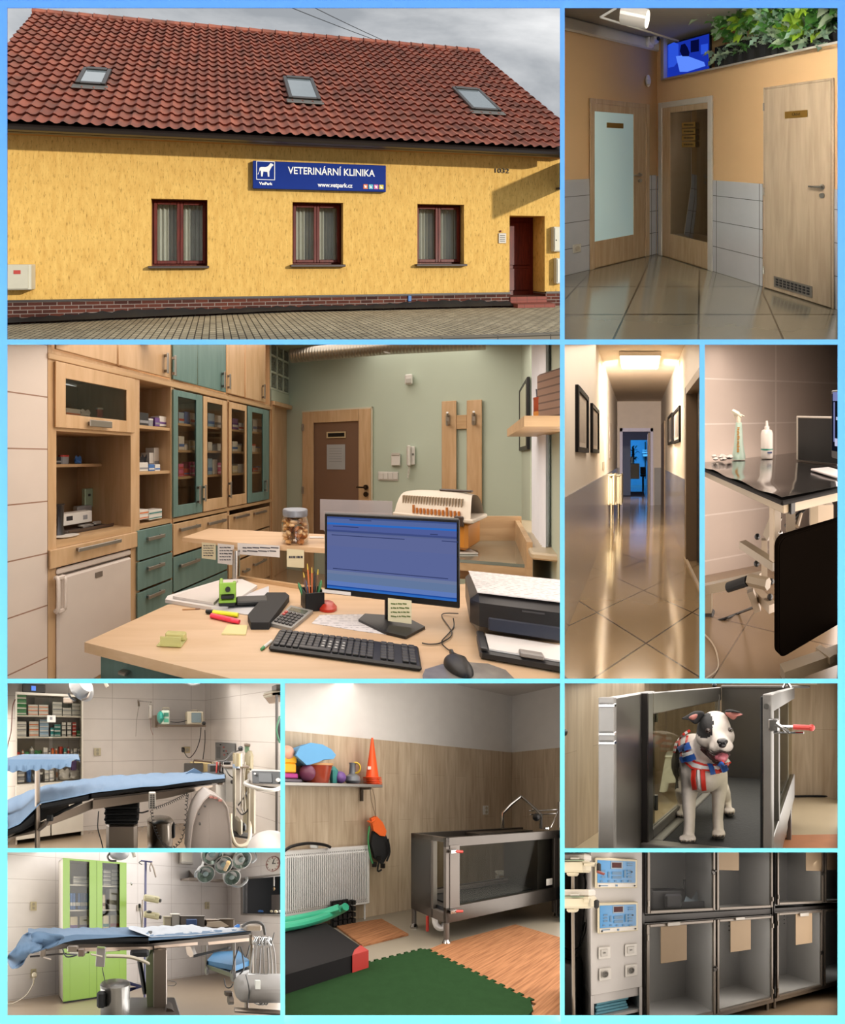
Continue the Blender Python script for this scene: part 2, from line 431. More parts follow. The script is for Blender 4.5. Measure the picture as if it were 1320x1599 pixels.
def packs(P,q,vb,u0,u1,spec,where,group=None,gap=.04,dpt=.1,zb=None):
# spec: list of (relative width, height px, colour, band colour, kind, stack)
 tot=sum(x[0] for x in spec)*(1+gap);u=u0;k=(u1-u0)/tot;n=len(spec);seen=0
 for i,(w,h,c,bnd,kind,stk) in enumerate(spec):
  ua,ub=u,u+w*k;u=ub+w*k*gap;um=(ua+ub)/2
  if c is None:continue
  seen+=1
  z0=P.z(um,vb,q) if zb is None else zb;pz=P.z(um,vb,q)-P.z(um,vb+1,q)
  a,b=P.s(ua,q),P.s(ub,q);hz=h*pz/stk
  for j in range(stk):
   m=MB(P);zz=z0+.0015+j*hz;jit=((i*7+j*5)%5-2)*.002
   if kind=='bottle':
    r=(b-a)/2;m.lathe([(r,0),(r,hz*.68),(r*.5,hz*.8),(r*.45,hz*.84)],((a+b)/2,q-r,zz),14);m.k=1
    m.lathe([(r*.52,hz*.84),(r*.52,hz)],((a+b)/2,q-r,zz),12);m.lathe([(r*1.02,hz*.2),(r*1.02,hz*.55)],((a+b)/2,q-r,zz),14,cap=False)
   elif kind=='tub':
    r=(b-a)/2;m.lathe([(r*.9,0),(r*.95,hz*.8)],((a+b)/2,q-r,zz),16);m.k=1;m.lathe([(r,hz*.8),(r,hz)],((a+b)/2,q-r,zz),16)
   elif kind=='bag':
    m.grid(lambda x,y:(a+(b-a)*(x+.06*math.sin(y*9+i)),q-.03+.03*math.sin(PI*x)*math.sin(PI*min(1,y*1.3+.2)),zz+hz*y*(1-.12*math.sin(x*11+i))),8,6);m.box(a+.1*(b-a),b-.1*(b-a),q-.06,q-.035,zz,zz+hz*.8,.01)
   else:
    m.box(a+jit,b+jit,q-dpt,q,zz,zz+hz*.96,.002);m.k=1
    m.box(a+jit+(b-a)*.0+.001,b+jit-.001,q,q+.0006,zz+hz*.22,zz+hz*(.5 if j%2 else.42))
   pos=ORD[seen-1]+' from left'
   if n==1:pos='single'
   lv='' if stk==1 else(', bottom of its stack' if j==0 else ', top of its stack' if j==stk-1 else ', %s layer up'%ORD[j])
   nm={'bottle':'medicine_bottle','tub':'tub','bag':'plastic_pouch','carton':'carton','binder':'binder','tray':'storage_tray'}[kind]
   m.put(nm,[hue(c),hue(bnd)],label=('%s %s %s%s, %s'%(c,nm.split('_')[-1],pos,lv,where)).replace('single, ',''),cat=nm.replace('_',' '),group=group)
def T3(u,v,Y):return ST.at(u,v,Y)
def pbm(mb,u0,u1,v0,v1,Y,d,b=0.0):
 p,q=ST.at(u0,v0,Y),ST.at(u1,v1,Y);mb.box(p.x,q.x,Y,Y+d,q.z,p.z,b);return mb
def pb(name,u0,u1,v0,v1,Y,d,mat,par=None,b=.006,**k): # a box whose front face, at depth Y, fills these pixels
 return pbm(MB(),u0,u1,v0,v1,Y,d,b).put(name,mat,par,**k)
def tb(name,pts,r,mat,par=None,n=8,sm=0,**k):
 P=[ST.at(*p) for p in pts]
 if sm:P=smoothpath(P,sm)
 m=MB();m.tube(P,r,n);return m.put(name,mat,par,**k)
def th(name,label,cat,u,v,Y,group=None):return thing(name,label,cat,ST.at(u,v,Y),group)
def polyb(name,pts,Y,d,mat,par=None,**k): # a pixel outline at depth Y given thickness d
 m=MB();m.prism([(ST.at(u,v,Y).x,ST.at(u,v,Y).z) for u,v in pts],Y,Y+d,'y');return m.put(name,mat,par,**k)
def interp(tab,x):
 for i in range(len(tab)-1):
  if x<=tab[i+1][0] or i==len(tab)-2:
   a,b=tab[i],tab[i+1];t=(x-a[0])/(b[0]-a[0]);return a[1]+(b[1]-a[1])*t
def drape(name,front,back,Yf,u0,u1,mat,par=None,drop=(4,4),n=60,wr=.004,seed=0,**k):
# cloth over a table: front edge pixels, back edge pixels at the same height, a short hem hanging at the front
 m=MB();vs=[];rr=random.Random(seed);ph=[rr.uniform(0,6) for _ in range(6)]
 rows=9
 for i in range(n+1):
  u=u0+(u1-u0)*i/n;Y=Yf(u);P=ST.at(u,interp(front,u),Y);vb=min(interp(back,u),interp(front,u)-1.0);h=(ST.H-P.z);Yb=h*ST.f/max(vb-ST.cy,1e-3) if vb>ST.cy else Y*1.25
  Yb=min(Yb,Y*1.6);Q=ST.at(u,ST.cy,Yb);Q=V((Q.x,Yb,P.z))
  col=[P+V((0,-.012,-interp([(u0,drop[0]),(u1,drop[1])],u)*Y/ST.f)),P+V((0,-.008,0))]
  for j in range(1,rows):
   t=j/(rows-1);w=wr*(math.sin(i*.9+ph[0]+t*3)+math.sin(i*.37+ph[1]-t*7)+math.sin(i*1.7+ph[2]+9*t)*.5)
   c=P.lerp(Q,t);col.append(c+V((0,0,.012+w)))
  vs.append(col)
 R_=len(vs[0]);m.add([p for c in vs for p in c],[(i*R_+j,(i+1)*R_+j,(i+1)*R_+j+1,i*R_+j+1) for i in range(n) for j in range(R_-1)])
 return m.put(name,mat,par,**k)
def bay_glow(sides,ya,yb,L,col='ffffff',ratio=1.6):
# added, unseen fill lamps: evenly bright panels along the partitions of a bay (top, left, right, bottom), as one ceiling or wall of light
 ya=max(ya,YB+.06);u0,v0,u1,v1=ST.rect;n=max(1,round(math.log(yb/ya)/math.log(ratio)));k=(yb/ya)**(1/n)
 for sd,f in sides.items():
  for i in range(n):
   a,b=ya*k**i,ya*k**(i+1);span=((u1-u0) if sd in('top','bottom') else(v1-v0))/F*a
   bay_light(sd,a,b,PI*L*f*span*.96*(b-a),col,.02,name='bay_fill_panel',spread=180)
BOARD_FILL_W=346
# ---------- the clinic seen from the street ----------
stage(650,443,400,1.35,(11,12,875,530),marg=(70,80,1,1),S=2.0)
FP=Plane((0,10.1),(.986,.165))
stucco,nt,out=base_mat('yellow_stucco');b=bsdf(nt,out,.95,0,.2)
n1=N(nt,'TexNoise',Scale=1.0,Detail=6.0,Roughness=.65);nt.links.new(coords(nt,(9,9,2.6)),n1.inputs['Vector'])
n2=N(nt,'TexNoise',Scale=1.0,Detail=8.0,Roughness=.7);nt.links.new(coords(nt,(26,26,6.5)),n2.inputs['Vector'])
c_=mixc(nt,ramp(nt,n1.outputs[0],.35,.68),'e4bc6c','d0a458');c_=mixc(nt,ramp(nt,n2.outputs[0],.54,.7),c_,'8c682f')
nt.links.new(c_,b.inputs['Base Color']);bump(nt,b,n2.outputs[0],.012,.7)
dark_frame=pl('gutter_brown','2e2724',.45);mahog=wood('mahogany','6d2418','4a150f',.35)
roof_m,nt,out=base_mat('roof_tile');b=bsdf(nt,out,.75,0,.25)
br=N(nt,'TexBrick',Scale=1.0,offset=0.0);br.inputs['Brick Width'].default_value=.27;br.inputs['Row Height'].default_value=.335;br.inputs['Mortar Size'].default_value=0
br.inputs['Color1'].default_value=lin('b26c57');br.inputs['Color2'].default_value=lin('95584a');nt.links.new(coords(nt),br.inputs['Vector'])
nz=N(nt,'TexNoise',Scale=2.0,Detail=5.0);nt.links.new(coords(nt),nz.inputs['Vector'])
nt.links.new(mixc(nt,ramp(nt,nz.outputs[0],.4,.75),br.outputs[0],'7c5448'),b.inputs['Base Color'])
brick_m=tile('plinth_brick','66372a','8d8078',.30,.085,.008,.8,var='40241f',stag=.5,spec=.2)
bld=thing('clinic_building','yellow rendered single-storey building with red tiled roof facing the pavement','building',FP.p(0,0,0))
holes=[(236,324,311,415),(457,536,316,413),(652,725,319,412),(796,851,337,470)]
H4=[]
for u0,u1,v0,v1 in holes:
 um=(u0+u1)/2;H4.append((FP.s(u0),FP.s(u1),FP.z(um,v0),FP.z(um,v1)))
zw=FP.z(443,228);zp=FP.z(443,463);sL,sR=FP.s(-70),FP.s(900)
H4[3]=(H4[3][0],H4[3][1],H4[3][2],.12)
def holed(mb,s0,s1,z0,z1,holes,q=0.0):
 ss=sorted({s0,s1}|{h[i] for h in holes for i in(0,1)});zs=sorted({z0,z1}|{min(max(h[i],z0),z1) for h in holes for i in(2,3)})
 for i in range(len(ss)-1):
  for j in range(len(zs)-1):
   a,c=(ss[i]+ss[i+1])/2,(zs[j]+zs[j+1])/2
   if not any(h[0]<a<h[1] and min(h[2],h[3])<c<max(h[2],h[3]) for h in holes):
    mb.quad((ss[i],q,zs[j]),(ss[i+1],q,zs[j]),(ss[i+1],q,zs[j+1]),(ss[i],q,zs[j+1]))
mb=MB(FP);holed(mb,sL,sR,zp,zw+.25,H4)
for k,(a,c,zt,zb) in enumerate(H4):
 d=-.42 if k==3 else-.24
 zb=max(zb,zp) if k==3 else zb
 mb.quad((a,0,zb),(a,d,zb),(a,d,zt),(a,0,zt));mb.quad((c,0,zb),(c,d,zb),(c,d,zt),(c,0,zt))
 mb.quad((a,0,zt),(c,0,zt),(c,d,zt),(a,d,zt))
 if k<3:mb.quad((a,0,zb),(c,0,zb),(c,d,zb),(a,d,zb))
mb.put('wall',stucco,bld,smooth=False)
mb=MB(FP);g0,g1=H4[3][0],H4[3][1]
for s0,s1 in((sL,g0),(g1,sR)):mb.box(s0,s1,-.55,.03,-.75,zp)
mb.put('plinth',brick_m,bld,smooth=False)
mb=MB(FP);mb.box(sL,g0,.0,.05,zp-.02,zp+.02);mb.box(g1,sR,.0,.05,zp-.02,zp+.02);mb.put('plinth_flashing',dark_frame,bld)
# cornice and gutter under the tiles
mb=MB(FP);mb.box(sL,sR,0,.16,zw-.02,zw+.1,.02);mb.box(sL,sR,0,.3,zw+.1,zw+.28);mb.put('cornice',pl('cornice_cream','a8742e',.8),bld)
QE,ZE=.5,FP.z(443,212,.5)
mb=MB(FP);mb.tube([(sL,.44,ZE-.08),(sR,.44,ZE-.08)],.085,8);mb.box(sL,sR,.3,.42,ZE-.17,ZE-.02);mb.put('gutter',dark_frame,bld)
PIT=R(45)
RM=FP.fr@Matrix(((1,0,0,0),(0,-math.cos(PIT),math.sin(PIT),QE),(0,math.sin(PIT),math.cos(PIT),ZE),(0,0,0,1)))
def roofpt(u,v):
 o=RM.translation;n=(RM.to_3x3()@V((0,0,1)));d=V(((u-ST.cx)/ST.f,1,(ST.cy-v)/ST.f));e=V((0,0,ST.H))
 return RM.inverted()@(e+d*((o-e).dot(n)/d.dot(n)))
ra,rb=roofpt(52,20),roofpt(746,81);TR=(ra.y+rb.y)/2;la,lb=roofpt(13,72),roofpt(875,188)
print('roof',ra,rb,la,lb,TR)
nr=round(TR/.335);rh=TR/nr;tw=.27
def edge(t):k=t/TR;return(la.x+(ra.x-la.x)*(t-la.y)/(ra.y-la.y),lb.x+(rb.x-lb.x)*(t-lb.y)/(rb.y-lb.y))
mb=MB(RM);nc=int((edge(0)[1]-edge(0)[0])/tw*6)
rows=[]
for r_ in range(nr):
 for fr_,h in((0.0,.055),(.12,.05),(1.0,.004)):
  t=(r_+fr_)*rh;e0,e1=edge(t);rows.append([])
  for i in range(nc+1):
   s_=e0+(e1-e0)*i/nc;ph=(s_/tw)%1
   w_=.05*max(0,math.sin(PI*ph*1.9)) if ph<.53 else-.012*math.sin(PI*(ph-.53)/.47)
   rows[-1].append((s_,t-(.03*math.sin(PI*ph) if fr_<.5 else 0),h+w_))
vs_=[p for r_ in rows for p in r_];fs_=[(j*(nc+1)+i,j*(nc+1)+i+1,(j+1)*(nc+1)+i+1,(j+1)*(nc+1)+i) for j in range(len(rows)-1) for i in range(nc)]
mb.add(vs_,fs_);rf=mb.put('roof',roof_m,bld,sharp=30)
mb=MB(RM);e0,e1=ra.x,rb.x;n_=34
for i in range(n_):
 a=e0+(e1-e0)*i/n_;c=e0+(e1-e0)*(i+1.04)/n_
 mb.tube([(a,TR,.0),(a+.03,TR,.0),(c,TR,.0)],[.15,.13,.115],10)
mb.put('ridge_tiles',roof_m,bld)
mb=MB(RM);mb.quad((edge(0)[0],0,-.02),(edge(0)[1],0,-.02),(e1,TR,-.02),(e0,TR,-.02));mb.put('roof_boarding',dark_frame,bld)
for(a,bq,c,d) in(((128,113),(174,115),(168,139),(123,137)),((440,126),(486,128),(501,161),(452,160)),((703,142),(750,145),(776,178),(735,176))):
 P=[roofpt(*x) for x in(a,bq,c,d)];s0=(P[0].x+P[3].x)/2;s1=(P[1].x+P[2].x)/2;t0=(P[2].y+P[3].y)/2;t1=(P[0].y+P[1].y)/2
 mb=MB(RM);w_=.1
 mb.box(s0,s0+w_,t0,t1,-.05,.14,.01);mb.box(s1-w_,s1,t0,t1,-.05,.14,.01);mb.box(s0+w_,s1-w_,t0,t0+w_,-.05,.13,.01);mb.box(s0+w_,s1-w_,t1-w_*1.3,t1,-.05,.16,.01)
 sk=mb.put('roof_window',pl('skylight_grey','38322e',.4),bld)
 mb=MB(RM);mb.box(s0+w_,s1-w_,t0+w_,t1-w_,.11,.125);mb.put('pane',pl('sky_glass','8f9ba0',.05,.0,spec=1.0),sk)
 mb=MB(RM);mb.box(s0-.06,s1+.06,t0-.2,t0-.005,.06,.09,.01);mb.put('flashing',pl('lead','6d6964',.6),sk)
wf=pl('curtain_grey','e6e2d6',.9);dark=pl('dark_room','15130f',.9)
pane_g=glass('window_pane','e6eae6',.02,.92,1.0)
for k,(a,c,zt,zb) in enumerate(H4[:3]):
 mb=MB(FP);q0,q1=-.24,-.17;w_=.07
 mb.box(a,a+w_,q0,q1,zb,zt);mb.box(c-w_,c,q0,q1,zb,zt);mb.box(a+w_,c-w_,q0,q1,zt-w_,zt);mb.box(a+w_,c-w_,q0,q1,zb,zb+w_)
 wn=mb.put('window',mahog,bld)
 m_=(a+c)/2;ww=.075
 for e0,e1 in((a+w_*.6,m_),(m_,c-w_*.6)):
  mb=MB(FP);z0,z1=zb+w_*.6,zt-w_*.6
  mb.box(e0,e0+ww,q0+.02,q1+.03,z0,z1,.008);mb.box(e1-ww,e1,q0+.02,q1+.03,z0,z1,.008);mb.box(e0+ww,e1-ww,q0+.02,q1+.03,z0,z0+ww,.008);mb.box(e0+ww,e1-ww,q0+.02,q1+.03,z1-ww,z1,.008)
  mb.put('sash',mahog,wn)
  mb=MB(FP);mb.box(e0+ww,e1-ww,q0+.05,q0+.056,z0+ww,z1-ww);mb.put('pane',pane_g,wn)
  mb=MB(FP);mb.grid(lambda x,y:(e0+(e1-e0)*x,q0-.05+.02*math.sin(x*38+k),z0+(z1-z0)*y),60,1);mb.put('curtain',wf,wn)
 mb=MB(FP);mb.box(a-.06,c+.04,-.24,.09,zb-.06,zb,.01);mb.put('sill',pl('sill_brown','3a2a26',.5),wn)
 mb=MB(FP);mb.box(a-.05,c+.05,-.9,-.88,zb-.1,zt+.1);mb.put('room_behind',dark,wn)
a,c,zt,zb=H4[3]
mb=MB(FP);mb.box(a,c,-.47,-.42,.25,zt);dr=mb.put('entrance_door',mahog,bld)
mb=MB(FP)
for z0,z1 in((.4,1.0),(1.1,zt-.15)):mb.box(a+.12,c-.12,-.42,-.405,z0,z1,.01)
mb.put('door_panel',mahog,dr)
mb=MB(FP);mb.box(a-.02,c+.04,-.42,.32,-.1,.11,.01);mb.box(a-.02,c+.03,-.42,.05,.1,.27,.01);mb.put('step',tile('step_red','8a4436','5a3328',.3,.09,.006,.7),bld)
# the sign over the middle window
def fsign():
 u0,u1=395,603;s0,s1=FP.s(u0,.08),FP.s(u1,.08);z1,z0=FP.z(499,254.5,.08),FP.z(499,297,.08)
 t=thing('clinic_sign','long blue clinic sign with white lettering over the middle window','sign',FP.p((s0+s1)/2,0,z0))
 bl=pl('sign_blue','0c2f86',.5,spec=.1);wh=pl('sign_white','f2f4f4',.5)
 q=MB(FP);q.box(s0,s1,.01,.08,z0,z1,.008);q.put('board',bl,t)
 px_=(s1-s0)/208;X=lambda u:s0+(u-395)*px_;Z=lambda v:z0+(297-v)*px_
 def tx(name,st,u,v,size,width,m=wh):
  q=MB(FP);q.text(st,size*px_,Matrix.Translation((X(u),.083,Z(v))),.001,width=width*px_ if width else None,bold=.004);q.put(name,m,t)
 tx('lettering','VETERINÁRNÍ KLINIKA',516,269,15,137);tx('web_address','www.vetpark.cz',521,289,9,55);tx('logo_text','VetPark',414,289.5,5.5,20)
 q=MB(FP);w=1.0
 for a_,b_,c_,d_ in((400,428,256,257),(400,428,283,284),(400,401,256,284),(427,428,256,284)):q.box(X(a_),X(b_),.08,.084,Z(d_),Z(c_))
 dog=[(404,272),(405,266),(408,265),(414,265),(418,263),(421,259),(424,259.5),(426,261.5),(423,264),(421,268),(419.5,271),(419.5,279),(417.3,279),(416.5,272),(410.5,271.5),(409.5,279),(407.2,279),(406.8,271),(405.2,270),(403.2,276),(402,276)]
 q.prism([(X(a_),Z(b_)) for a_,b_ in dog],.08,.086,'y');q.put('dog_logo',wh,t)
 for i,cc in enumerate(('e0752e','59b6c8','d05fa0','d8c63a')):
  q=MB(FP);q.box(X(566+i*8.6),X(573+i*8.6),.08,.084,Z(293),Z(286));q.put('colour_square',pl('sq'+cc,cc,.5),t)
  q=MB(FP);q.box(X(568+i*8.6),X(571+i*8.6),.084,.086,Z(291.5),Z(288+i%2));q.box(X(567.4+i*8.6),X(568.5+i*8.6),.084,.086,Z(289.5),Z(287.2));q.put('pictogram',wh,t)
fsign()
q=MB(FP);q.text('1032',.17,Matrix.Translation((FP.s(783),.004,FP.z(783,267))),.01,width=FP.s(794)-FP.s(772));q.put('house_number',pl('number_dark','3b3226',.6),label='dark house number 1032 on the yellow wall right of the sign',cat='house number')
def wallbox(name,u0,u1,v0,v1,d,mat,label,cat,parts=None,b=.012):
 um=(u0+u1)/2;q=MB(FP);q.box(FP.s(u0,d),FP.s(u1,d),0,d,FP.z(um,v1,d),FP.z(um,v0,d),b)
 if not parts:return q.put(name,mat,label=label,cat=cat)
 t=thing(name,label,cat,FP.p(FP.s(um),0,FP.z(um,v1)));q.put('body',mat,t)
 for pn,a0,a1,b0,b1,dd,pm in parts:
  q=MB(FP);um=(a0+a1)/2;q.box(FP.s(a0,dd),FP.s(a1,dd),d-.005,dd,FP.z(um,b1,dd),FP.z(um,b0,dd),.003);q.put(pn,pm,t)
mw=pl('meter_white','cfcbb8',.5)
wallbox('meter_cabinet',2,49,413,453,.22,mw,'white meter cabinet with red label at the left end of the yellow wall','meter cabinet',[('door',3,44,414.5,451,.235,pl('meter_grey','c2bda9',.5)),('warning_label',21,32,422,428,.24,pl('label_red','b5372c',.6))])
wallbox('meter_cabinet',865,884,354,393,.1,mw,'white meter box with keyhole, upper of two by the entrance','meter cabinet',[('door',867,882,356,391,.11,mw),('lock',868.5,870,374,376,.115,dark)])
wallbox('meter_cabinet',869,886,403,443,.1,mw,'white meter box, lower of two by the entrance','meter cabinet',[('door',871,884,405,441,.11,pl('meter_pale','dad6c8',.5))])
wallbox('opening_hours_plaque',779,791,364,380,.02,pl('plaque','c9c3b6',.3),'small pale opening hours plaque left of the entrance door','plaque',[('text_lines',781,789,367+3*i,368.3+3*i,.022,pl('plaque_text','77726a',.6)) for i in range(4)])
wallbox('door_bell',781.5,784,359.5,362.5,.03,pl('bell','8a3a2a',.5),'tiny red bell button above the opening hours plaque','door bell')
wallbox('utility_marker',637.5,643,461,471,.05,pl('marker_blue','2f6fb5',.5),'small blue utility marker on the brick plinth','marker')
# unseen panel outside the frame, put in to cast the shadow beside the house number
q=MB(FP);sp=FP.s(873);q.box(sp,sp+.05,.02,1.35,FP.z(873,296),FP.z(873,254));q.put('shadow_panel',pl('shadow_panel_grey','4a4a4a',.6),label='unseen panel put in to cast a shadow on the yellow wall above the meter boxes',cat='sign',clip=False)
q=MB(FP);q.box(FP.s(868),sp,.0,.1,FP.z(870,296.5),FP.z(870,293.5));q.put('sign_bracket',dark_frame,label='dark bracket on the yellow wall at the right edge',cat='bracket')
# pavement falling gently to the left, kerb and road
gs0=FP.s(11);gz0=FP.z(11,506,0);gs1=FP.s(440)
def gz(s):return gz0*max(0,min(1.6,(gs1-s)/(gs1-gs0)))
pave,nt,out=base_mat('pavement_setts');b=bsdf(nt,out,.85,0,.3)
br=N(nt,'TexBrick',Scale=1.0,offset=.5);br.inputs['Brick Width'].default_value=.2;br.inputs['Row Height'].default_value=.125;br.inputs['Mortar Size'].default_value=.011
br.inputs['Color1'].default_value=lin('c4b698');br.inputs['Color2'].default_value=lin('ad9f83');br.inputs['Mortar'].default_value=lin('3f382c');nt.links.new(coords(nt,(1,1,1),'yxz'),br.inputs['Vector'])
nz=N(nt,'TexNoise',Scale=1.3,Detail=6.0);nt.links.new(coords(nt),nz.inputs['Vector'])
nt.links.new(mixc(nt,ramp(nt,nz.outputs[0],.45,.8),br.outputs[0],mixc(nt,.35,br.outputs[0],'2e2a24')),b.inputs['Base Color']);bump(nt,b,N_inv(nt,br.outputs['Fac']),.01,.5)
KQ=3.55
mb=MB(FP);mb.grid(lambda x,y:(sL+(sR-sL)*x,-.5+(KQ+.5)*y,gz(sL+(sR-sL)*x)),40,6);struct('ground',mb,pave)
kerb=tile('kerb_stone','7d7566','4a453c',1.0,2.0,.012,.8)
mb=MB(FP);mb.grid(lambda x,y:(sL+(sR-sL)*x,[KQ,KQ,KQ+.16,KQ+.16][int(y*3+.5)],gz(sL+(sR-sL)*x)+[.0,.02,.02,-.14][int(y*3+.5)]),40,3);struct('trim_1',mb,kerb)
mb=MB(FP);mb.grid(lambda x,y:(sL+(sR-sL)*x,KQ+.16+3*y,gz(sL+(sR-sL)*x)-.12),40,1);struct('ground',mb,pl('asphalt','5c5a57',.95,bmp=.004,vs=80))
mb=MB(FP);random.seed(3) # dark tarred strip along the foot of the plinth
mb.grid(lambda x,y:(sL+(g0-sL)*x,.03+.14*y+.02*math.sin(x*97),gz(sL+(g0-sL)*x)+.05+(.09+.07*max(0,math.sin((x-.72)*11))+.02*math.sin(x*230))*(1-y)),120,1);mb.put('damp_proof_strip',pl('tar','2a2724',.7),bld)
for k,(a,c) in enumerate(((455,657),(487,652))):
 p0,p1=ST.at(a,10+(0 if k else 2),24),ST.at(c,78-k,34)
 d=(p1-p0);pts=[p0+d*(t/16*2.2)+V((0,0,-.9*(1-(t/8-1)**2)*.5)) for t in range(-3,17)]
 q=MB();q.tube(pts,.022,5);q.put('overhead_cable',pl('cable_black','1c1c1e',.6),label=('upper' if k else 'lower')+' of two overhead cables crossing the cloudy sky behind the roof',cat='cable')
 # sun low from the right, overcast sky
sd=ST.w(FP.fr@V((1.5,1,.62)))-ST.w(FP.fr@V((0,0,0)))
L=bpy.data.lights.new('sun','SUN');L.energy=2.8;L.angle=R(1.5);L.color=(1,.93,.82)
o=bpy.data.objects.new('sun',L);C.objects.link(o);o.rotation_euler=sd.to_track_quat('Z','Y').to_euler()
wd=bpy.data.worlds.new('sky');sc.world=wd;wd.use_nodes=True;nt=wd.node_tree;nt.nodes.clear()
tc=N(nt,'TexCoord');mp=N(nt,'Mapping');mp.inputs['Scale'].default_value=(3.2,3.2,9);mp.inputs['Location'].default_value=(1.4,.3,2.6);nt.links.new(tc.outputs['Generated'],mp.inputs[0])
nz=N(nt,'TexNoise',Scale=1.0,Detail=7.0,Roughness=.55,Distortion=.4);nt.links.new(mp.outputs[0],nz.inputs['Vector'])
c_=mixc(nt,ramp(nt,nz.outputs[0],.38,.62),'a3a8ae','f6f7f8');bg=N(nt,'Background');bg.inputs[1].default_value=1.0;nt.links.new(c_,bg.inputs[0])
wo=N(nt,'OutputWorld');nt.links.new(bg.outputs[0],wo.inputs[0])
# ---------- entrance hall with three doors ----------
stage(570,1095,236,1.45,(882,12,1309,530))
cr_=ST.onz(1026,396);LP=Plane((cr_.x,cr_.y),(1.053,1));RP=Plane((cr_.x,cr_.y),(1.03,-1))
orange=pl('orange_plaster','d6b283',.85,vs=2);tl_w=tile('hall_wall_tile','bcbec2','6b6a66',.62,.305,.004,.25,off=(.1,.0,0));grey_c=pl('hall_ceiling','a09a90',.9)
birch=wood('birch_door','bda586','a88d6a',.42,sc_=(16,16,1.0));birch2=wood('birch_pale','b8a78f','a5927a',.42,sc_=(10,10,.8));alu=pl('alu','a7a49c',.35,.8)
hf=tile('hall_floor','938c78','2c281f',.655,.665,.009,.14,'xyz',(.02,-3.24+.665*5,0),spec=.6)
mb=MB();mb.quad((-6,.9,0),(6,.9,0),(6,9,0),(-6,9,0));struct('floor',mb,hf)
zc=LP.z(1020,62);zt=LP.z(922,279)
mb=MB();mb.quad((-6,.9,zc),(6,.9,zc),(6,9,zc),(-6,9,zc));struct('ceiling',mb,grey_c)
mb=MB(LP);mb.box(-6,.4,-.1,0,0,zc);struct('wall_left',mb,orange)
mb=MB(LP);a,c=LP.s(924),LP.s(1006);mb.box(-6,a,0,.012,0,zt);mb.box(c,-.02,0,.012,0,zt);struct('trim_1',mb,tl_w,smooth=False)
mb=MB(LP);mb.box(-6,.3,0,.05,zc-.16,zc,.02);struct('trim_2',mb,pl('cornice_white','c9c6be',.8))
zn=RP.z(1170,97);s_n=RP.s(1034)
mb=MB(RP);mb.box(0,8,-.1,0,0,zn);mb.box(0,s_n,-.45,0,zn,zc);mb.box(s_n,8,-.5,-.45,zn,zc);mb.box(s_n,8,-.45,0,zn-.04,zn);struct('wall_right',mb,orange,smooth=False)
mb=MB(RP);mb.box(s_n-.01,s_n+.05,-.43,.012,zn,zc);mb.box(s_n-.01,8,-.43,.012,zn,zn+.02);struct('trim_3',mb,pl('niche_white','c4c2ba',.6))
s0,s1,s2,s3=RP.s(1111),RP.s(1192),RP.s(1300),8;zt2=RP.z(1150,284)
mb=MB(RP);mb.box(s0,s1,0,.012,0,zt2);mb.box(s2,s3,0,.012,0,zt2);mb.box(.01,RP.s(1028),0,.012,0,zt2);struct('trim_4',mb,tl_w,smooth=False)
def hdoor(n,P,u0,u1,vt,vb,fw,leafm,framem,glass_=None,gm=None,hand=None,fl=.03):
 t=thing('door_%d'%n,None,None,P.p(P.s((u0+u1)/2),0,0),kind='structure')
 um=(u0+u1)/2;a,c=P.s(u0,fl),P.s(u1,fl);z1=P.z(um,vt,fl);w=fw
 m=MB(P);m.box(a,a+w,0,fl,0,z1,.004);m.box(c-w,c,0,fl,0,z1,.004);m.box(a+w,c-w,0,fl,z1-w,z1,.004);m.put('door_frame',framem,t)
 m=MB(P);a+=w;c-=w;z1-=w
 if glass_:
  g0,g1,gv0,gv1=glass_;ga,gc=P.s(g0,.02),P.s(g1,.02);gz1,gz0=P.z((g0+g1)/2,gv0,.02),P.z((g0+g1)/2,gv1,.02)
  for b4 in((a,ga,.01,z1),(gc,c,.01,z1),(ga,gc,.01,gz0),(ga,gc,gz1,z1)):m.box(b4[0],b4[1],.0,.02,b4[2],b4[3],.003)
  m.put('door_leaf',leafm,t);m=MB(P);m.box(ga,gc,.004,.01,gz0,gz1);m.put('glass_panel',gm,t)
 else:m.box(a,c,0,.035,.01,z1,.004);m.put('door_leaf',leafm,t)
 if hand:
  hu,hv,dr=hand;s_,z_=P.s(hu,.05),P.z(hu,hv,.05);m=MB(P)
  m.cyl((s_,.02,z_),(s_,.045,z_),.025);m.cyl((s_,.03,z_),(s_,.075,z_),.01);m.tube([(s_,.07,z_),(s_+dr*.02,.075,z_),(s_+dr*.12,.07,z_)],.009);m.cyl((s_,.02,z_-.08),(s_,.045,z_-.08),.025)
  m.put('door_handle',alu,t)
 return t
frost,nt,out=base_mat('frosted_glass');b=bsdf(nt,out,.3);b.inputs['Base Color'].default_value=lin('c6dcd8');b.inputs['Emission Color'].default_value=lin('bfe0e0');b.inputs['Emission Strength'].default_value=.22  # faint glow put into the pane in place of the lit room behind
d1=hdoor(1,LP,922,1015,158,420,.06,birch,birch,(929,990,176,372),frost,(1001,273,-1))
brass=pl('brass','b08a3c',.3,.7);txd=pl('engraved','3a2c14',.7)
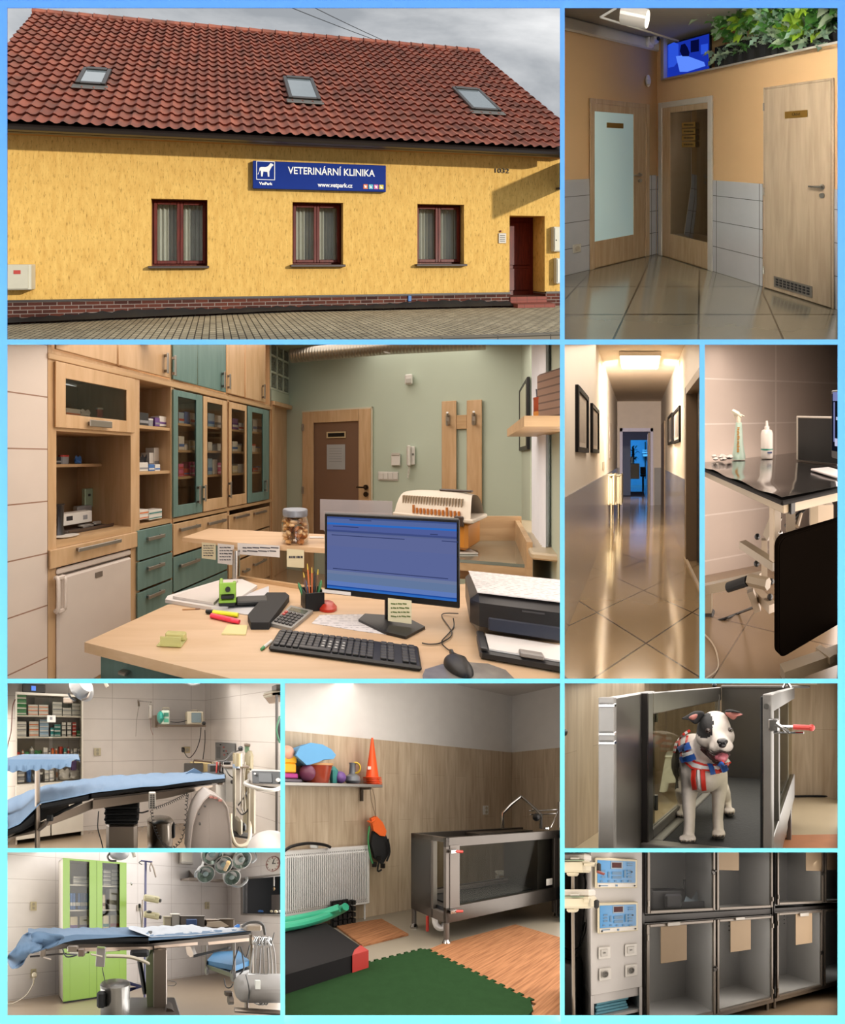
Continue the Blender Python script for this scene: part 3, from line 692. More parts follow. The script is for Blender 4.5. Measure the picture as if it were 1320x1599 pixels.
def plate(P,u0,u1,v0,v1,label,txt,q=.02,w=None,m=brass):
 t=thing('nameplate',label,'nameplate',P.p(P.s((u0+u1)/2,q),q,P.z((u0+u1)/2,v1,q)))
 wp(P,'plate',m,t,u0,u1,v0,v1,q,q+.004,.001)
 if txt=='=':
  m_=MB(P);rr=random.Random(int(v0));x=u0+3
  while x<u1-3:w_=rr.uniform(.6,1.8);wb(m_,P,x,min(x+w_,u1-3),(v0+v1)/2-1.3,(v0+v1)/2+1.2,q+.004,q+.005);x+=w_+.4
  m_.put('worn_lettering',txd,t)
 elif txt:text_on(P,'lettering',t,txt,(u0+u1)/2,(v0+v1)/2,(v1-v0)*.6,w or(u1-u0)*.7,txd,q+.005)
plate(LP,948,974,192,200,'brass nameplate on the frosted glass door','')
dkg=glass('hall_dark_glass','8a8778',.02,.8,1.3)
d2=hdoor(2,RP,1028,1112,155,425,.075,birch,pl('frame_white','c2bfb6',.5),(1047,1105,173,372),dkg)
for i,tx in enumerate('===='):plate(RP,1065,1086,191+10.2*i,199+10.2*i,'%s of the four brass nameplates on the clear glass door'%('topmost','second from top','third from top','lowest')[i],tx,.022)
# the corridor seen through the clear glass door
m=MB(RP);a,c=RP.s(1040),RP.s(1110);m.quad((a,-.1,0),(c,-.1,0),(c,-.1,0),(a,-.1,0))
m=MB(RP);m.box(a-.02,c+.3,-.102,-.1,0,2.1);struct('wall_behind_glass',m,tile('behind_tile','6f6858','423d33',.5,.5,.006,.3))
m=MB(RP)
for i in range(7):m.box(RP.s(1049),RP.s(1056),-.1,-.09,RP.z(1052,225+i*7),RP.z(1052,228+i*7))
m.put('door_blind_reflection',pl('blind_pale','c3c3bb',.6),label='pale slats built as the reflection of a blind in the clear glass door',cat='panel')  # solid pale slats standing in for a reflected blind
d3=hdoor(3,RP,1192,1302,129,468,.022,birch2,birch2,None,None,(1283,292,-1),.03)
plate(RP,1225.6,1261,173,184,'brass nameplate reading Úklid on the plain wooden door','Úklid',.036,12)
m=MB(RP);q=.036;um=1239;a,c=RP.s(1209,q),RP.s(1269,q);z1,z0=RP.z(um,439,q),RP.z(um,456,q);m.box(a,c,q,q+.006,z0,z1,.002);m.put('vent_grille',alu,d3)
m=MB(RP)
for i in range(9):
 for j in range(3):
  x=a+.02+(c-a-.04)*(i+.12)/9;z=z0+.014+(z1-z0-.028)*(j+.15)/3
  m.box(x,x+(c-a-.04)/9*.75,q+.006,q+.0065,z,z+(z1-z0-.028)/3*.7)
m.put('vent_slots',pl('slot_dark','23232c',.6),d3)
m=MB(RP)
for v in(168,298,420):m.cyl((RP.s(1193.5,.03),.04,RP.z(1193,v)-.04),(RP.s(1193.5,.03),.04,RP.z(1193,v)+.04),.008)
m.put('hinge',alu,d3)
socket(LP,901.5,388,13,13,'pale wall socket low on the white tiles left of the frosted door','c9c6b8',q=.012)
t=thing('motion_detector','white motion detector on the orange wall above the door corner','motion detector',LP.p(LP.s(1013),0,LP.z(1013,135)));m=MB(LP);s_,z_=LP.s(1013,.03),LP.z(1013,126,.03)
m.sph((s_,.02,z_),(.04,.035,.085),14);m.put('housing',WHITE(),t);wp(LP,'lens',pl('sensor_lens','b9b7ae',.3),t,1010.5,1016,124,132,.03,.058,.01)
t=thing('dome_camera','white ball camera mounted below the ceiling in the corner','security camera',LP.p(LP.s(1017),0,LP.z(1017,76)));m=MB(LP);s_,z_=LP.s(1017,.08),LP.z(1017,66,.08)
m.box(s_-.06,s_+.05,0,.1,z_-.07,z_+.07,.02);m.put('mount',WHITE(),t);m=MB(LP);m.sph((s_+.03,.12,z_+.03),.062,16);m.put('ball',WHITE(),t);m=MB(LP);m.cyl((s_+.045,.17,z_+.035),(s_+.05,.188,z_+.035),.026);m.put('camera_lens',BLACK(),t)
# ceiling track lamp
p0,p1=ST.at(972,22,3.2),ST.at(1011,30,3.2)
t=thing('track_spotlight','white cylindrical spotlight under the hall ceiling','spotlight',p0);m=MB();m.tube([p0,p1],.085,20);m.put('lamp_barrel',pl('barrel','b9b6b0',.4),t)
m=MB();m.tube([p1-(p1-p0).normalized()*.004,p1+(p1-p0).normalized()*.006],.075,20);m.put('lamp_glass',emit('lamp_glow','fff4e0',2.5),t);m=MB();m.cyl((p0+p1)/2,(p0+p1)/2+V((0,0,.25)),.014);m.put('stem',alu,t)
q0=ST.at(935,22,3.4);a_,b_,c_=ST.at(938,27,3.4),ST.at(1060,64,4.6),ST.at(962,13,3.6)
m=MB();m.tube([a_,b_],.012,4);m.tube([a_,c_],.012,4);m.put('ceiling_track',pl('track_pale','cfccc4',.5),label='thin white lamp track under the hall ceiling',cat='lamp track')
# television in the niche
TP=Plane((RP.o.x-RP.n.x*.05,RP.o.y-RP.n.y*.05),(.9,-.8))
t=thing('television','small wall television with a blue picture in the niche','television',TP.p(TP.s(1075),0,TP.z(1075,117)))
wp(TP,'casing',BLACK(),t,1039.5,1109.5,59,119,-.04,.0,.01)
scr=wp(TP,'screen',emit('screen_blue','1730a8',1.0),t,1042,1107.5,62,115.5,0,.003)
def poly_on(P,name,par,pts,mat,q,d=.002,**k):
 m=MB(P);m.prism([(P.s(u,q),P.z(u,v,q)) for u,v in pts],q,q+d,'y');return m.put(name,mat,par,**k)
c1,c2,c3=emit('scr_light','5f8cff',1.0),emit('scr_mid','2b52d8',1.0),emit('scr_dark','050a3a',1.0)
for nm,pts,mm,qq in(('picture_lamp',[(1044,70),(1053,66),(1060,69),(1060,95),(1053,104),(1044,106)],c2,.004),('picture_table',[(1056,88),(1070,86),(1100,97),(1102,103),(1074,112),(1062,112)],c1,.006),('picture_person',[(1064,70),(1070,68),(1074,74),(1077,82),(1076,88),(1066,88),(1062,80)],c3,.008),('picture_shelf',[(1079,64),(1092,61),(1092,80),(1079,82)],c3,.005),('picture_cabinet',[(1095,70),(1106,68),(1106,84),(1095,85)],c2,.005)):poly_on(TP,nm,scr,pts,mm,qq)
# hanging garden: black pockets and the plants in them
felt=pl('black_felt','16171a',.9)
t=thing('planter_rail','black felt planter with a row of pockets along the niche','planter',RP.p(RP.s(1200),0,RP.z(1200,95)))
m=MB(RP);a,c=RP.s(1108),RP.s(1320);m.box(a,c,-.4,-.1,zn+.02,zn+.3);m.put('trough',felt,t)
for i in range(11):
 x0=a+(c-a)*i/11;x1=a+(c-a)*(i+.95)/11
 m=MB(RP);m.grid(lambda x,y:(x0+(x1-x0)*x,-.1+.05*math.sin(PI*x)*(1-.4*y)+.0,zn+.02+.2*y),5,2);m.put('pocket',felt,t)
LG={k:pl('leaf_'+k,c,.45,var=.12,vs=25,spec=.4) for k,c in(('dark','3c7838'),('mid','66a84e'),('lime','b0d645'),('pale','bcd2b4'),('blue','98b8a2'),('red','8a4234'))}
def plant(u,v,dv,lens,kind,cols,n,W,label,q=-.12,seed=0,spread=1.0):
 rr=random.Random(seed*13+int(u));c=RP.p(RP.s(u,q),q,RP.z(u,v,q));m=MB();px_=c.y/ST.f
 for i in range(n):
  m.k=rr.randrange(len(cols));a=rr.uniform(0,2*PI);el=rr.uniform(-.5,1.2)
  d=V((math.cos(a)*math.cos(el),-abs(math.sin(a))*math.cos(el)*.8-.25,math.sin(el)*dv));
  if kind=='palm':
   hub=c+d.normalized()*rr.uniform(.3,1.0)*lens*px_*26;ax=V((rr.uniform(-1,1),-1.2,rr.uniform(-.3,.8))).normalized()
   s1=ax.cross(V((0,0,1))).normalized();s2=ax.cross(s1)
   m.tube([c,hub],.004,4)
   for j in range(7):
    w=R(-135+45*j)+rr.uniform(-.1,.1);leaf(m,hub,(s1*math.sin(w)-s2*math.cos(w))+ax*.15,lens*(1-.06*abs(j-3)),lens*.36,up=ax,kind=0,droop=.15)
  else:
   st=c+d.normalized()*rr.uniform(.0,.5)*lens*spread+V((rr.uniform(-1,1),rr.uniform(-.3,.3),rr.uniform(-.6,.8)))*lens*.5*spread
   leaf(m,st,d,lens*rr.uniform(.7,1.2),W*rr.uniform(.8,1.2),up=V((rr.uniform(-.3,.3),-1,.4)),kind=kind,droop=rr.uniform(.2,1.0),n=7 if kind==3 else 5)
 t=thing('potted_plant',label,'plant',c);m.put('foliage',[LG[x] for x in cols],t);return t
plant(1127,50,1,.17,'palm',['pale','mid'],9,0,'pale grey-green plant with lobed leaves, tallest at the left end above the television',seed=1)
plant(1128,85,-.6,.16,3,['pale','blue'],30,.07,'silvery fern trailing down beside the television',seed=2)
plant(1152,38,1,.2,0,['mid','dark'],34,.07,'bushy mid green plant at the ceiling, second group from the television',seed=3)
plant(1148,60,.6,.2,0,['red','dark'],12,.06,'small reddish brown leaved plant among the green ones',seed=4)
plant(1155,78,.2,.2,3,['pale','mid'],34,.06,'pale feathery fern hanging over the pockets left of the middle',seed=5)
plant(1175,30,1,.2,0,['mid','lime'],36,.08,'bright green upright plant at the ceiling in the middle of the niche',seed=6)
plant(1180,62,.3,.24,3,['blue','pale'],34,.06,'blue-green fern with long drooping fronds in the middle of the niche',seed=7)
plant(1200,35,1,.22,2,['pale','blue'],30,.05,'silvery strap-leaved plant under the ceiling right of the middle',seed=8)
plant(1208,62,.3,.2,3,['blue','pale'],30,.06,'grey feathery fern drooping right of the middle',seed=9)
plant(1222,42,.8,.2,1,['dark','mid'],26,.13,'dark heart-leaved plant under the ceiling on the right',seed=10)
plant(1244,28,1,.2,'palm',['pale','mid'],8,0,'pale lobed plant near the ceiling between the dark and the lime plants',seed=11)
plant(1240,55,.1,.22,1,['lime','mid'],22,.12,'lime green trailing plant hanging low over the pockets',seed=12)
plant(1265,44,.8,.22,1,['lime','lime','mid'],24,.13,'brightest yellow-green plant near the right end',seed=13)
plant(1285,28,1,.2,0,['dark','mid'],36,.09,'dark green bushy plant near the right end by the ceiling',seed=14)
plant(1300,40,.4,.2,'palm',['pale','blue'],9,0,'pale green lobed plant at the right edge of the niche',seed=15)
plant(1165,20,1,.2,1,['dark','dark','mid'],30,.1,'dark green leafy plant touching the ceiling above the red-leaved one',seed=16)
plant(1222,20,1,.2,0,['dark','mid'],30,.08,'dense dark plant touching the ceiling right of the middle',seed=17)
for k_,(u_,v_,kd_,cl_,lb_) in enumerate(((1118,30,0,['pale','mid'],'pale leafy tuft at the ceiling directly above the lobed plant by the television'),(1138,22,'palm',['pale','mid'],'lobed grey-green plant touching the ceiling left of the bright green one'),(1190,22,0,['lime','mid','pale'],'light green bushy plant touching the ceiling in the middle'),(1208,48,3,['pale','blue'],'frosty fern in front of the dark heart-leaved plant'),(1255,22,1,['mid','lime','dark'],'mixed green plant touching the ceiling between two lobed plants'),(1272,62,3,['pale','blue'],'small frosty fern hanging at the lower right of the pockets'),(1305,20,0,['pale','mid'],'pale bushy plant in the top right corner'),(1232,68,0,['pale','mid'],'pale small-leaved plant drooping below the lime trailing plant'),(1168,48,0,['mid','lime'],'bright small-leaved plant between the red-leaved and blue-green ones'))):
 plant(u_,v_,.6,.21,kd_,cl_,32 if kd_!='palm' else 10,.075 if kd_!=1 else.12,lb_,q=-.04-.02*(k_%3),seed=40+k_)
bay_glow({'top':1,'left':.8,'right':.3},2.3,10.2,.9,'fffaf4')
L=lamp(ST.at(1150,20,2.2),55,.12,'fff4e4','hall_spot',ST.at(1235,120,3.8),70)
# ---------- reception and surgery office ----------
stage(600,443,715,1.45,(11,538,875,1060))
a0=ST.at(215,715,2.8);CP=Plane((a0.x,a0.y),(.512,1))
a0=ST.at(530,715,4.7);BP=Plane((a0.x,a0.y),(1.97,-1))
maple=wood('maple','cfae88','bc9970',.4,sc_=(9,9,1.1));maple_h=wood('maple_edge','c9a880','b4926a',.4,'zyx',(9,9,1.1));mdesk=wood('maple_desk','d2b290','c6a47e',.42,'yzx',(10,10,1.0))
teal=wood('teal_stain','6c8882','5d7a74',.45,sc_=(12,12,1.2));green_w=pl('green_plaster','bac5b2',.85,vs=2);inner=pl('cabinet_inner','ab8a64',.6);hgrey=pl('handle_grey','9a938a',.35,.7)
ct=tile('cabinet_wall_tile','ddcfc4','9a7866',3.0,.3,.004,.25,off=(0,.0,0))
cg=glass('cabinet_glass','d8d6ce',.03,.93,.4)
mb=MB();mb.quad((-4,.8,0),(5,.8,0),(5,8,0),(-4,8,0));struct('floor',mb,tile('rec_floor','a3815f','7a6048',.6,.6,.005,.2,'xyz'))
mb=MB(BP);mb.box(-4,4,-.1,0,0,4);struct('wall_back',mb,green_w)
zc3=BP.z(530,546)+.05
mb=MB();mb.quad((-4,.8,zc3),(5,.8,zc3),(5,8,zc3),(-4,8,zc3));struct('ceiling',mb,pl('rec_ceiling','a9b09a',.9))
mb=MB(CP);s75=CP.s(74,0);mb.box(-4,s75,-.1,0,0,3);struct('wall_left',mb,ct,smooth=False)
sE=CP.s(423)
# --- the fitted cabinets: carcass units ---
zr=CP.z(215,822);zu=CP.z(215,585);ztop=3.0;D=-.6
def carc(name,label,u0,u1,z0,z1,back=True,w=.02,mat=None,top=True):
 t=thing(name,label,'cabinet',CP.p(CP.s((u0+u1)/2),-.3,z0));a,c=CP.s(u0),CP.s(u1);m=MB(CP)
 m.box(a,a+w,D,0,z0,z1,.001);m.box(c-w,c,D,0,z0,z1,.001);m.box(a+w,c-w,D,0,z0,z0+w);m.put('body',mat or maple,t)
 if top:m=MB(CP);m.box(a+w,c-w,D,0,z1-w,z1);m.put('top_panel',maple,t)
 m=MB(CP);m.box(a+w,c-w,D,D+.01,z0+w,z1-w);m.put('back_panel',inner,t)
 return t,a+w,c-w
def vhandle(t,u,v0,v1,q=0.0):
 s_=CP.s(u,q+.03);z1,z0=CP.z(u,v0,q+.03),CP.z(u,v1,q+.03);m=MB(CP);m.box(s_-.012,s_+.012,q+.028,q+.036,z0,z1,.003);m.box(s_-.008,s_+.008,q,q+.03,z0+.01,z0+.03);m.box(s_-.008,s_+.008,q,q+.03,z1-.03,z1-.01);return m.put('handle',hgrey,t)
def hhandle(t,u0,u1,v,q=0.0,hh=.014):
 a,c=CP.s(u0,q+.03),CP.s(u1,q+.03);z=CP.z((u0+u1)/2,v,q+.03);m=MB(CP);m.box(a,c,q+.028,q+.036,z-hh,z+hh,.004);m.box(a+.01,a+.03,q,q+.03,z-.01,z+.01);m.box(c-.03,c-.01,q,q+.03,z-.01,z+.01);return m.put('handle',hgrey,t)
def frontp(t,nm,u0,u1,z0,z1,mat,q=.0,d=.02):
 m=MB(CP);m.box(CP.s(u0,q+d),CP.s(u1,q+d),q,q+d,z0,z1,.003);return m.put(nm,mat,t)
def gdoor(t,u0,u1,z0,z1,g,mat,nm='glass_door'):
 m=MB(CP);a,c=CP.s(u0,.02),CP.s(u1,.02);ga,gc,g0,g1=CP.s(g[0],.02),CP.s(g[1],.02),CP.z((g[0]+g[1])/2,g[3],.02),CP.z((g[0]+g[1])/2,g[2],.02)
 for b4 in((a,ga,z0,z1),(gc,c,z0,z1),(ga,gc,z0,g0),(ga,gc,g1,z1)):m.box(b4[0],b4[1],0,.02,b4[2],b4[3],.002)
 d=m.put(nm,mat,t);m=MB(CP);m.box(ga,gc,.008,.012,g0,g1);m.put('pane',cg,d);return d
 # upper row
ux=[(75,268,[(88,183,maple),(186,266,maple)]),(268,354.5,[(271,308,teal),(310,353,teal)]),(354.5,422,[(355.5,382,maple),(384,415,maple)])]
for(u0,u1,ds),lb in zip(ux,('left of three ceiling-high cupboards, maple doors','middle ceiling-high cupboard with blue-green doors','right ceiling-high cupboard with maple doors by the glass blocks')):
 t,a,c=carc('wall_cupboard',lb,u0,u1,zu,ztop)
 for d0,d1,mm in ds:
  dd=frontp(t,'door',d0,d1,zu+.03,ztop,mm)
  for hu,hv0,hv1 in((262,551,583),(274,555,587),(351,580,606),(359.5,584,608),(413.5,600,623)):
   if d0<hu<d1:vhandle(dd,hu,hv0,hv1,.02)
   # unit A: fridge bay, niche, flap door
t,a,c=carc('tall_cabinet','maple cabinet unit with glazed flap door above the fridge',75,213,0.0,zu,top=False,w=.05)
zn0,zf0=CP.z(150,838),CP.z(150,672)
m=MB(CP);m.box(a,c,D,.0,zn0-.02,zn0+.02);m.box(a,c,D,0,zf0-.02,zf0);m.put('shelf',maple_h,t)
m=MB(CP);m.box(a,CP.s(159,-.3),D,-.3,CP.z(120,729,-.3),CP.z(120,724.5,-.3));m.put('shelf',maple_h,t)
fl=gdoor(t,87.5,211,zf0,CP.z(150,579),(103,198,600,652),maple,'flap_door');hhandle(fl,140,175,662,.02,.022)
dw=frontp(t,'drawer',79,215,CP.z(150,869),CP.z(150,843),maple,.0,.025);hhandle(dw,122,190,851.5,.025,.012)
# unit B: open shelves, drawers below
zb0=CP.z(243,815)
t,a,c=carc('shelf_unit','narrow maple unit with open shelves above blue-green drawers',213,271,0.0,zu,top=False,w=.03)
m=MB(CP)
for v in(668,738):z=CP.z(241,v);m.box(a,c,D,-.01,z-.012,z+.012)
m.box(a,c,D,.0,zb0-.03,zb0);m.put('shelf',maple_h,t)
for v0,v1,hv in((822,867,839),(869,911,884.5),(914,960,928)):
 dd=frontp(t,'drawer',215.5,269.5,CP.z(243,v1)+.002,CP.z(243,v0)-.002,teal);hhandle(dd,232,258,hv,.02,.014)
 # glazed units
def gl(u0,u1,doors,label,drawers):
 t,a,c=carc('glass_cabinet',label,u0,u1,0.0,zu,top=False)
 m=MB(CP);um=(u0+u1)/2
 shz=[CP.z(293,v) for v in(663,704.5,746)]
 for z in shz:m.box(a,c,D,-.03,z-.01,z+.01)
 m.put('shelf',maple_h,t);m=MB(CP);m.box(a-.02,c+.02,D,.01,zb0-.03,zb0);m.put('rail',maple_h,t)
 z1=CP.z(293,608.5+5)
 for u0_,u1_,g,mm,hu,hv0,hv1 in doors:
  dd=gdoor(t,u0_,u1_,zb0+.01,z1,g,mm);vhandle(dd,hu,hv0,hv1,.02)
 for u0_,u1_,v0,v1,mm,hs in drawers:
  um=(u0_+u1_)/2;dd=frontp(t,'drawer',u0_,u1_,CP.z(um,v1),CP.z(um,v0),mm)
  for h in hs:hhandle(dd,h[0],h[1],h[2],.02,.014)
 return shz
shz=gl(269,356.5,[(271.5,316.5,(278.4,306.8,622,787),teal,312.5,758,787),(318,354.5,(324,347.7,630,778),maple,321,757,783)],'glazed cabinet with one blue-green and one maple door',[(271.5,355.5,809,853,maple,[(283,314,824),(327,354,815)]),(271.5,355.5,856,905,teal,[(283,313,879)]),(271.5,355.5,908,955,teal,[])])
gl(356.5,423,[(358.4,385.5,(362,383,640,772),maple,361,752,778),(387.5,420.5,(394,411,645,769),teal,417,749,768)],'glazed cabinet with a maple and a blue-green door by the passage',[(358,421,797,830,maple,[(368,390,806),(399,417,800)]),(358,421,833,865,maple,[]),(358,421,868,915,maple,[(381,391,891),(398,417,878)])])
m=MB(CP);m.box(CP.s(74),CP.s(424),-.62,.012,zu-.035,zu,.004);m.put('cornice_rail',maple_h,label='long maple rail running under the ceiling-high cupboards',cat='rail')
# fridge
fz=CP.z(145,872,-.02)
t=thing('fridge','small white fridge with a handle under the maple drawer','fridge',CP.p(CP.s(145),0,0));fw=pl('fridge_white','d8ccc2',.35)
fa,fc=CP.s(87,.0),CP.s(203,.0);m=MB(CP);m.box(fa,fc,-.55,-.04,.02,fz,.01);m.put('body',fw,t)
m=MB(CP);m.box(fa,fc,-.03,.02,.03,fz-.05,.012);dr=m.put('door',fw,t);m=MB(CP);m.box(fa,fc,-.035,.015,fz-.035,fz,.008);m.put('top_edge',fw,t)
m=MB(CP);q=.05;x0,x1,z0,z1=CP.s(91,q),CP.s(102,q),CP.z(97,953,q),CP.z(97,902,q);m.tube(smoothpath([(x1,.02,z1),(x1,q,z1-.01),(x1,q,(z0+z1)/2),(x1,q,z0+.01),(x1,.02,z0)]),.011,8);m.tube(smoothpath([(x0,.02,z1),(x0,q,z1-.01),(x0,q,z0+.01),(x0,.02,z0)]),.011,8);m.box(x0,x1,.03,.055,z1-.01,z1+.012,.004);m.box(x0,x1,.03,.055,z0-.012,z0+.01,.004);m.put('handle',fw,dr)
wp(CP,'badge',pl('badge','6d625a',.4),dr,149.5,160.5,893,901,.02,.024)
# glass blocks, lintel and passage frame at the cabinet's end
gb=thing('window_1',None,None,CP.p(CP.s(440),0,2),kind='structure');m=MB(CP);x0,x1=sE,CP.s(461);zb1=CP.z(442,612);n=4
gw=pl('block_joint','c9d2c0',.7);m.box(x0,x1,-.08,-.03,zb1-.02,3.1);m.put('joints',pl('joint_shade','a9b4a2',.8),gb)
m=MB(CP)
for i in range(5):x=x0+(x1-x0)*i/4;m.box(x-.012,x+.012,-.03,.0,zb1,3.1)
for i in range(8):z=zb1+.2*i;m.box(x0,x1,-.03,.0,z-.012,z+.012)
m.put('frame',gw,gb);m=MB(CP)
for i in range(4):
 for j in range(7):m.box(x0+(x1-x0)*i/4+.014,x0+(x1-x0)*(i+1)/4-.014,-.03,-.008,zb1+.2*j+.014,zb1+.2*(j+1)-.014,.01)
m.put('glass_blocks',pl('glass_block','7d8074',.12,vs=40,var=.2),gb)
zl=CP.z(445,632);m=MB(CP);m.box(sE,CP.s(464),-.1,.01,zl,zb1-.02);struct('wall_passage',m,green_w)
dt=thing('door_1',None,None,CP.p(CP.s(440),0,0),kind='structure');m=MB(CP);m.box(sE,CP.s(466),-.05,.05,zl-.05,zl+.0,.004);m.box(sE,sE+.06,-.08,.02,0,zl);m.box(CP.s(452),CP.s(458),-.08,.03,0,zl);m.put('door_frame',maple,dt)
m=MB(CP);m.box(sE+.06,CP.s(452),-.06,-.03,0,zl);m.put('door_leaf',maple,dt);m=MB(CP);m.box(CP.s(458),CP.s(470),-.1,-.01,0,zl);struct('wall_passage',m,green_w)
# back door
bronze=pl('bronze_panel','8c6f5c',.25,.35,vs=1.5)
t=thing('door_2',None,None,BP.p(BP.s(527),0,0),kind='structure');zd=BP.z(527,641);a,c,ga,gc,zg=BP.s(472,.03),BP.s(579,.03),BP.s(491),BP.s(561),BP.z(526,659)
m=MB(BP);m.box(a,ga,0,.03,0,zd,.004);m.box(gc,c,0,.03,0,zd,.004);m.box(ga,gc,0,.03,zg,zd);m.put('door_frame',maple,t)
m=MB(BP);m.box(ga,gc,0,.012,.3,zg);m.put('door_leaf',bronze,t)
m=MB(BP);m.box(c,c+.02,0,.02,0,zd+.02);m.box(a-.01,c+.02,0,.02,zd,zd+.02);m.put('architrave',pl('arch_pale','cfc9b2',.7),t)
m=MB(BP)
for v in(761,772):s_,z_=BP.s(571,.05),BP.z(571,v,.05);m.cyl((s_,.03,z_),(s_,.045,z_),.03)
s_,z_=BP.s(571,.05),BP.z(571,761,.05);m.tube([(s_,.04,z_),(s_,.08,z_),(s_-.1,.08,z_)],.01);m.put('door_handle',pl('dark_bronze','4a3c30',.35,.8),t)
m=MB(BP)
for v in(668,765):m.cyl((BP.s(472.5,.04),.04,BP.z(472,v)-.045),(BP.s(472.5,.04),.04,BP.z(472,v)+.045),.012)
m.put('hinge',hgrey,t)
wallthing(BP,'nameplate','black nameplate on the bronze back door','nameplate',510,540,674,684,.008,pl('plate_frame','c9b48c',.4),[('black_insert',512,538,676,682,.01,BLACK())],.001,q0=.013)
wallthing(BP,'notice_sheet','paper notice taped to the bronze back door','notice',510.5,539,694,733,.003,pl('notice_grey','a8a8a6',.6),[('text_line',514,534,700+4*i,701+4*i,.0035,pl('faint_ink','8a8a88',.6)) for i in range(6)],.0005,q0=.013)
wallthing(BP,'motion_detector','white motion detector high on the green wall','motion detector',632,644,584,600,.05,WHITE(),[('lens',634,642,591,598,.06,pl('sensor_lens','b9b7ae',.3))],.012)
wallthing(BP,'intercom_box','small white wall box left of the intercom handset','wall box',611,625,708,727,.03,WHITE(),[('top_cover',611.5,624.5,707,711,.036,pl('cover','c4beb2',.4))],.005)
t=thing('intercom','white intercom handset hanging on the green wall','intercom',BP.p(BP.s(641),0,BP.z(641,728)));wp(BP,'base',WHITE(),t,635,648,697,726,0,.03,.006)
wp(BP,'handset',WHITE(),t,635.5,641,695,728,.03,.065,.012);wp(BP,'buttons',pl('btn','6f6b66',.5),t,643.5,646.5,708,711,.03,.034)
m=MB(BP);x,z=BP.s(640,.03),BP.z(640,728,.03);m.tube(coil((x,.04,z),(x-.02,.03,z-.13),.008,9),.0035,4);m.put('cord',WHITE(),t)
t=thing('light_switch','row of four white switches beside the back door','light switch',BP.p(BP.s(606),0,BP.z(606,751)));wp(BP,'plate',WHITE(),t,590.5,622,736.5,750.5,0,.01,.003)
for i in range(4):wp(BP,'rocker',WHITE(),t,592+7.4*i,598.3+7.4*i,738.5,748.5,.01,.017,.002)
t=thing('coat_rack','maple coat rack of two tall boards on the green wall','coat rack',BP.p(BP.s(721),0,BP.z(721,830)))
for u0,u1,v0 in((690,713,626),(729,753,624.5)):wp(BP,'upright_board',maple,t,u0,u1,v0,832,0,.03,.004)
wp(BP,'cross_board',maple_h,t,713,729,648,670,0,.025,.003)
for u,v in((699.5,654),(740,653)):
 m=MB(BP);x,z=BP.s(u,.03),BP.z(u,v,.03);m.box(x-.02,x+.02,.03,.045,z-.07,z+.05,.008);m.tube([(x,.04,z-.05),(x,.09,z-.07),(x,.1,z-.03)],.012);m.tube([(x,.04,z+.03),(x,.1,z+.06)],.012);m.put('hook',pl('satin','b5b2ac',.3,.8),t)
 # duct with ceiling valve
dm,nt,out=base_mat('duct_foil');b=bsdf(nt,out,.38,.9);b.inputs['Base Color'].default_value=lin('a8a295');wv=N(nt,'TexWave',Scale=9.0);nt.links.new(coords(nt),wv.inputs['Vector']);bump(nt,b,wv.outputs[0],.01,.6)
m=MB(BP);r_=.085;za,zb_=BP.z(462,555,.35),BP.z(606,541,.35);P_=[(BP.s(456,.35),.35,za),(BP.s(606,.35),.35,zb_),(BP.s(760,.35),.35,BP.z(760,532,.35))]
m.tube([P_[0],P_[1],P_[2]],r_,18);t=m.put('ventilation_duct',dm,label='silver ventilation duct running under the ceiling along the green wall',cat='duct')
m=MB();p=ST.at(606,543,4.1);RX=Matrix.Translation(p)@Matrix.Rotation(R(62),4,'X');m.lathe([(.085,0),(.09,.012),(.06,.02),(.055,.0),(.035,.03),(0.001,.034)],(0,0,0),22,RX);m.put('air_valve',WHITE(),label='round white air valve under the silver duct',cat='air valve')
# right wall, window with curtain, picture
cR=BP.p(BP.s(815),0,0);WR=Plane((cR.x,cR.y),(.512,1)) # runs away from the viewer, seen edge-on
WR=Plane((cR.x,cR.y),(-.512*-1,-1*-1));WR.n=V((-WR.d.y,WR.d.x));WR.fr=Matrix(((WR.d.x,WR.n.x,0,WR.o.x),(WR.d.y,WR.n.y,0,WR.o.y),(0,0,1,0),(0,0,0,1)))
sw=lambda u,q=0:WR.s(u,q)
w0,w1=sw(857),sw(828);m=MB(WR);m.box(w1,.1,-.1,0,0,4);m.box(-4,w0,-.1,0,0,4);zsill=.93;m.box(w0,w1,-.1,0,0,zsill);struct('wall_right',m,green_w)
t=thing('window_2',None,None,WR.p((w0+w1)/2,0,zsill),kind='structure');m=MB(WR);m.box(w0,w0+.06,-.3,-.24,zsill,3.4);m.box(w1-.06,w1,-.3,-.24,zsill,3.4);m.put('window_frame',WHITE(),t)
m=MB(WR);m.box(w0,w1,-.29,-.28,zsill,3.4);m.put('pane',emit('daylight_pane','dfe9ff',1.6),t)
m=MB(WR);m.box(w0-.3,w1+.02,-.3,.12,zsill-.04,zsill,.01);m.put('window_sill',pl('sill_stone','bfae90',.4),t)
m=MB(WR);sc0,sc1=sw(856,.02),sw(838,.02);m.grid(lambda x,y:(sc0+(sc1-sc0)*x,.03+.02*math.sin(x*60),zsill+.0+2.4*y),60,2);m.put('curtain',pl('sheer_white','eef0f6',.8),label='white curtain at the bright window on the right',cat='curtain')
t=thing('picture_frame','black framed picture on the right wall behind the shelf','picture',WR.p(sw(817),0,WR.z(817,702)));wp(WR,'frame',BLACK(),t,823,810.5,599,703,0,.025,.004);wp(WR,'print',pl('print_pale','b7b9a0',.4),t,820.5,812.5,606,697,.025,.028)
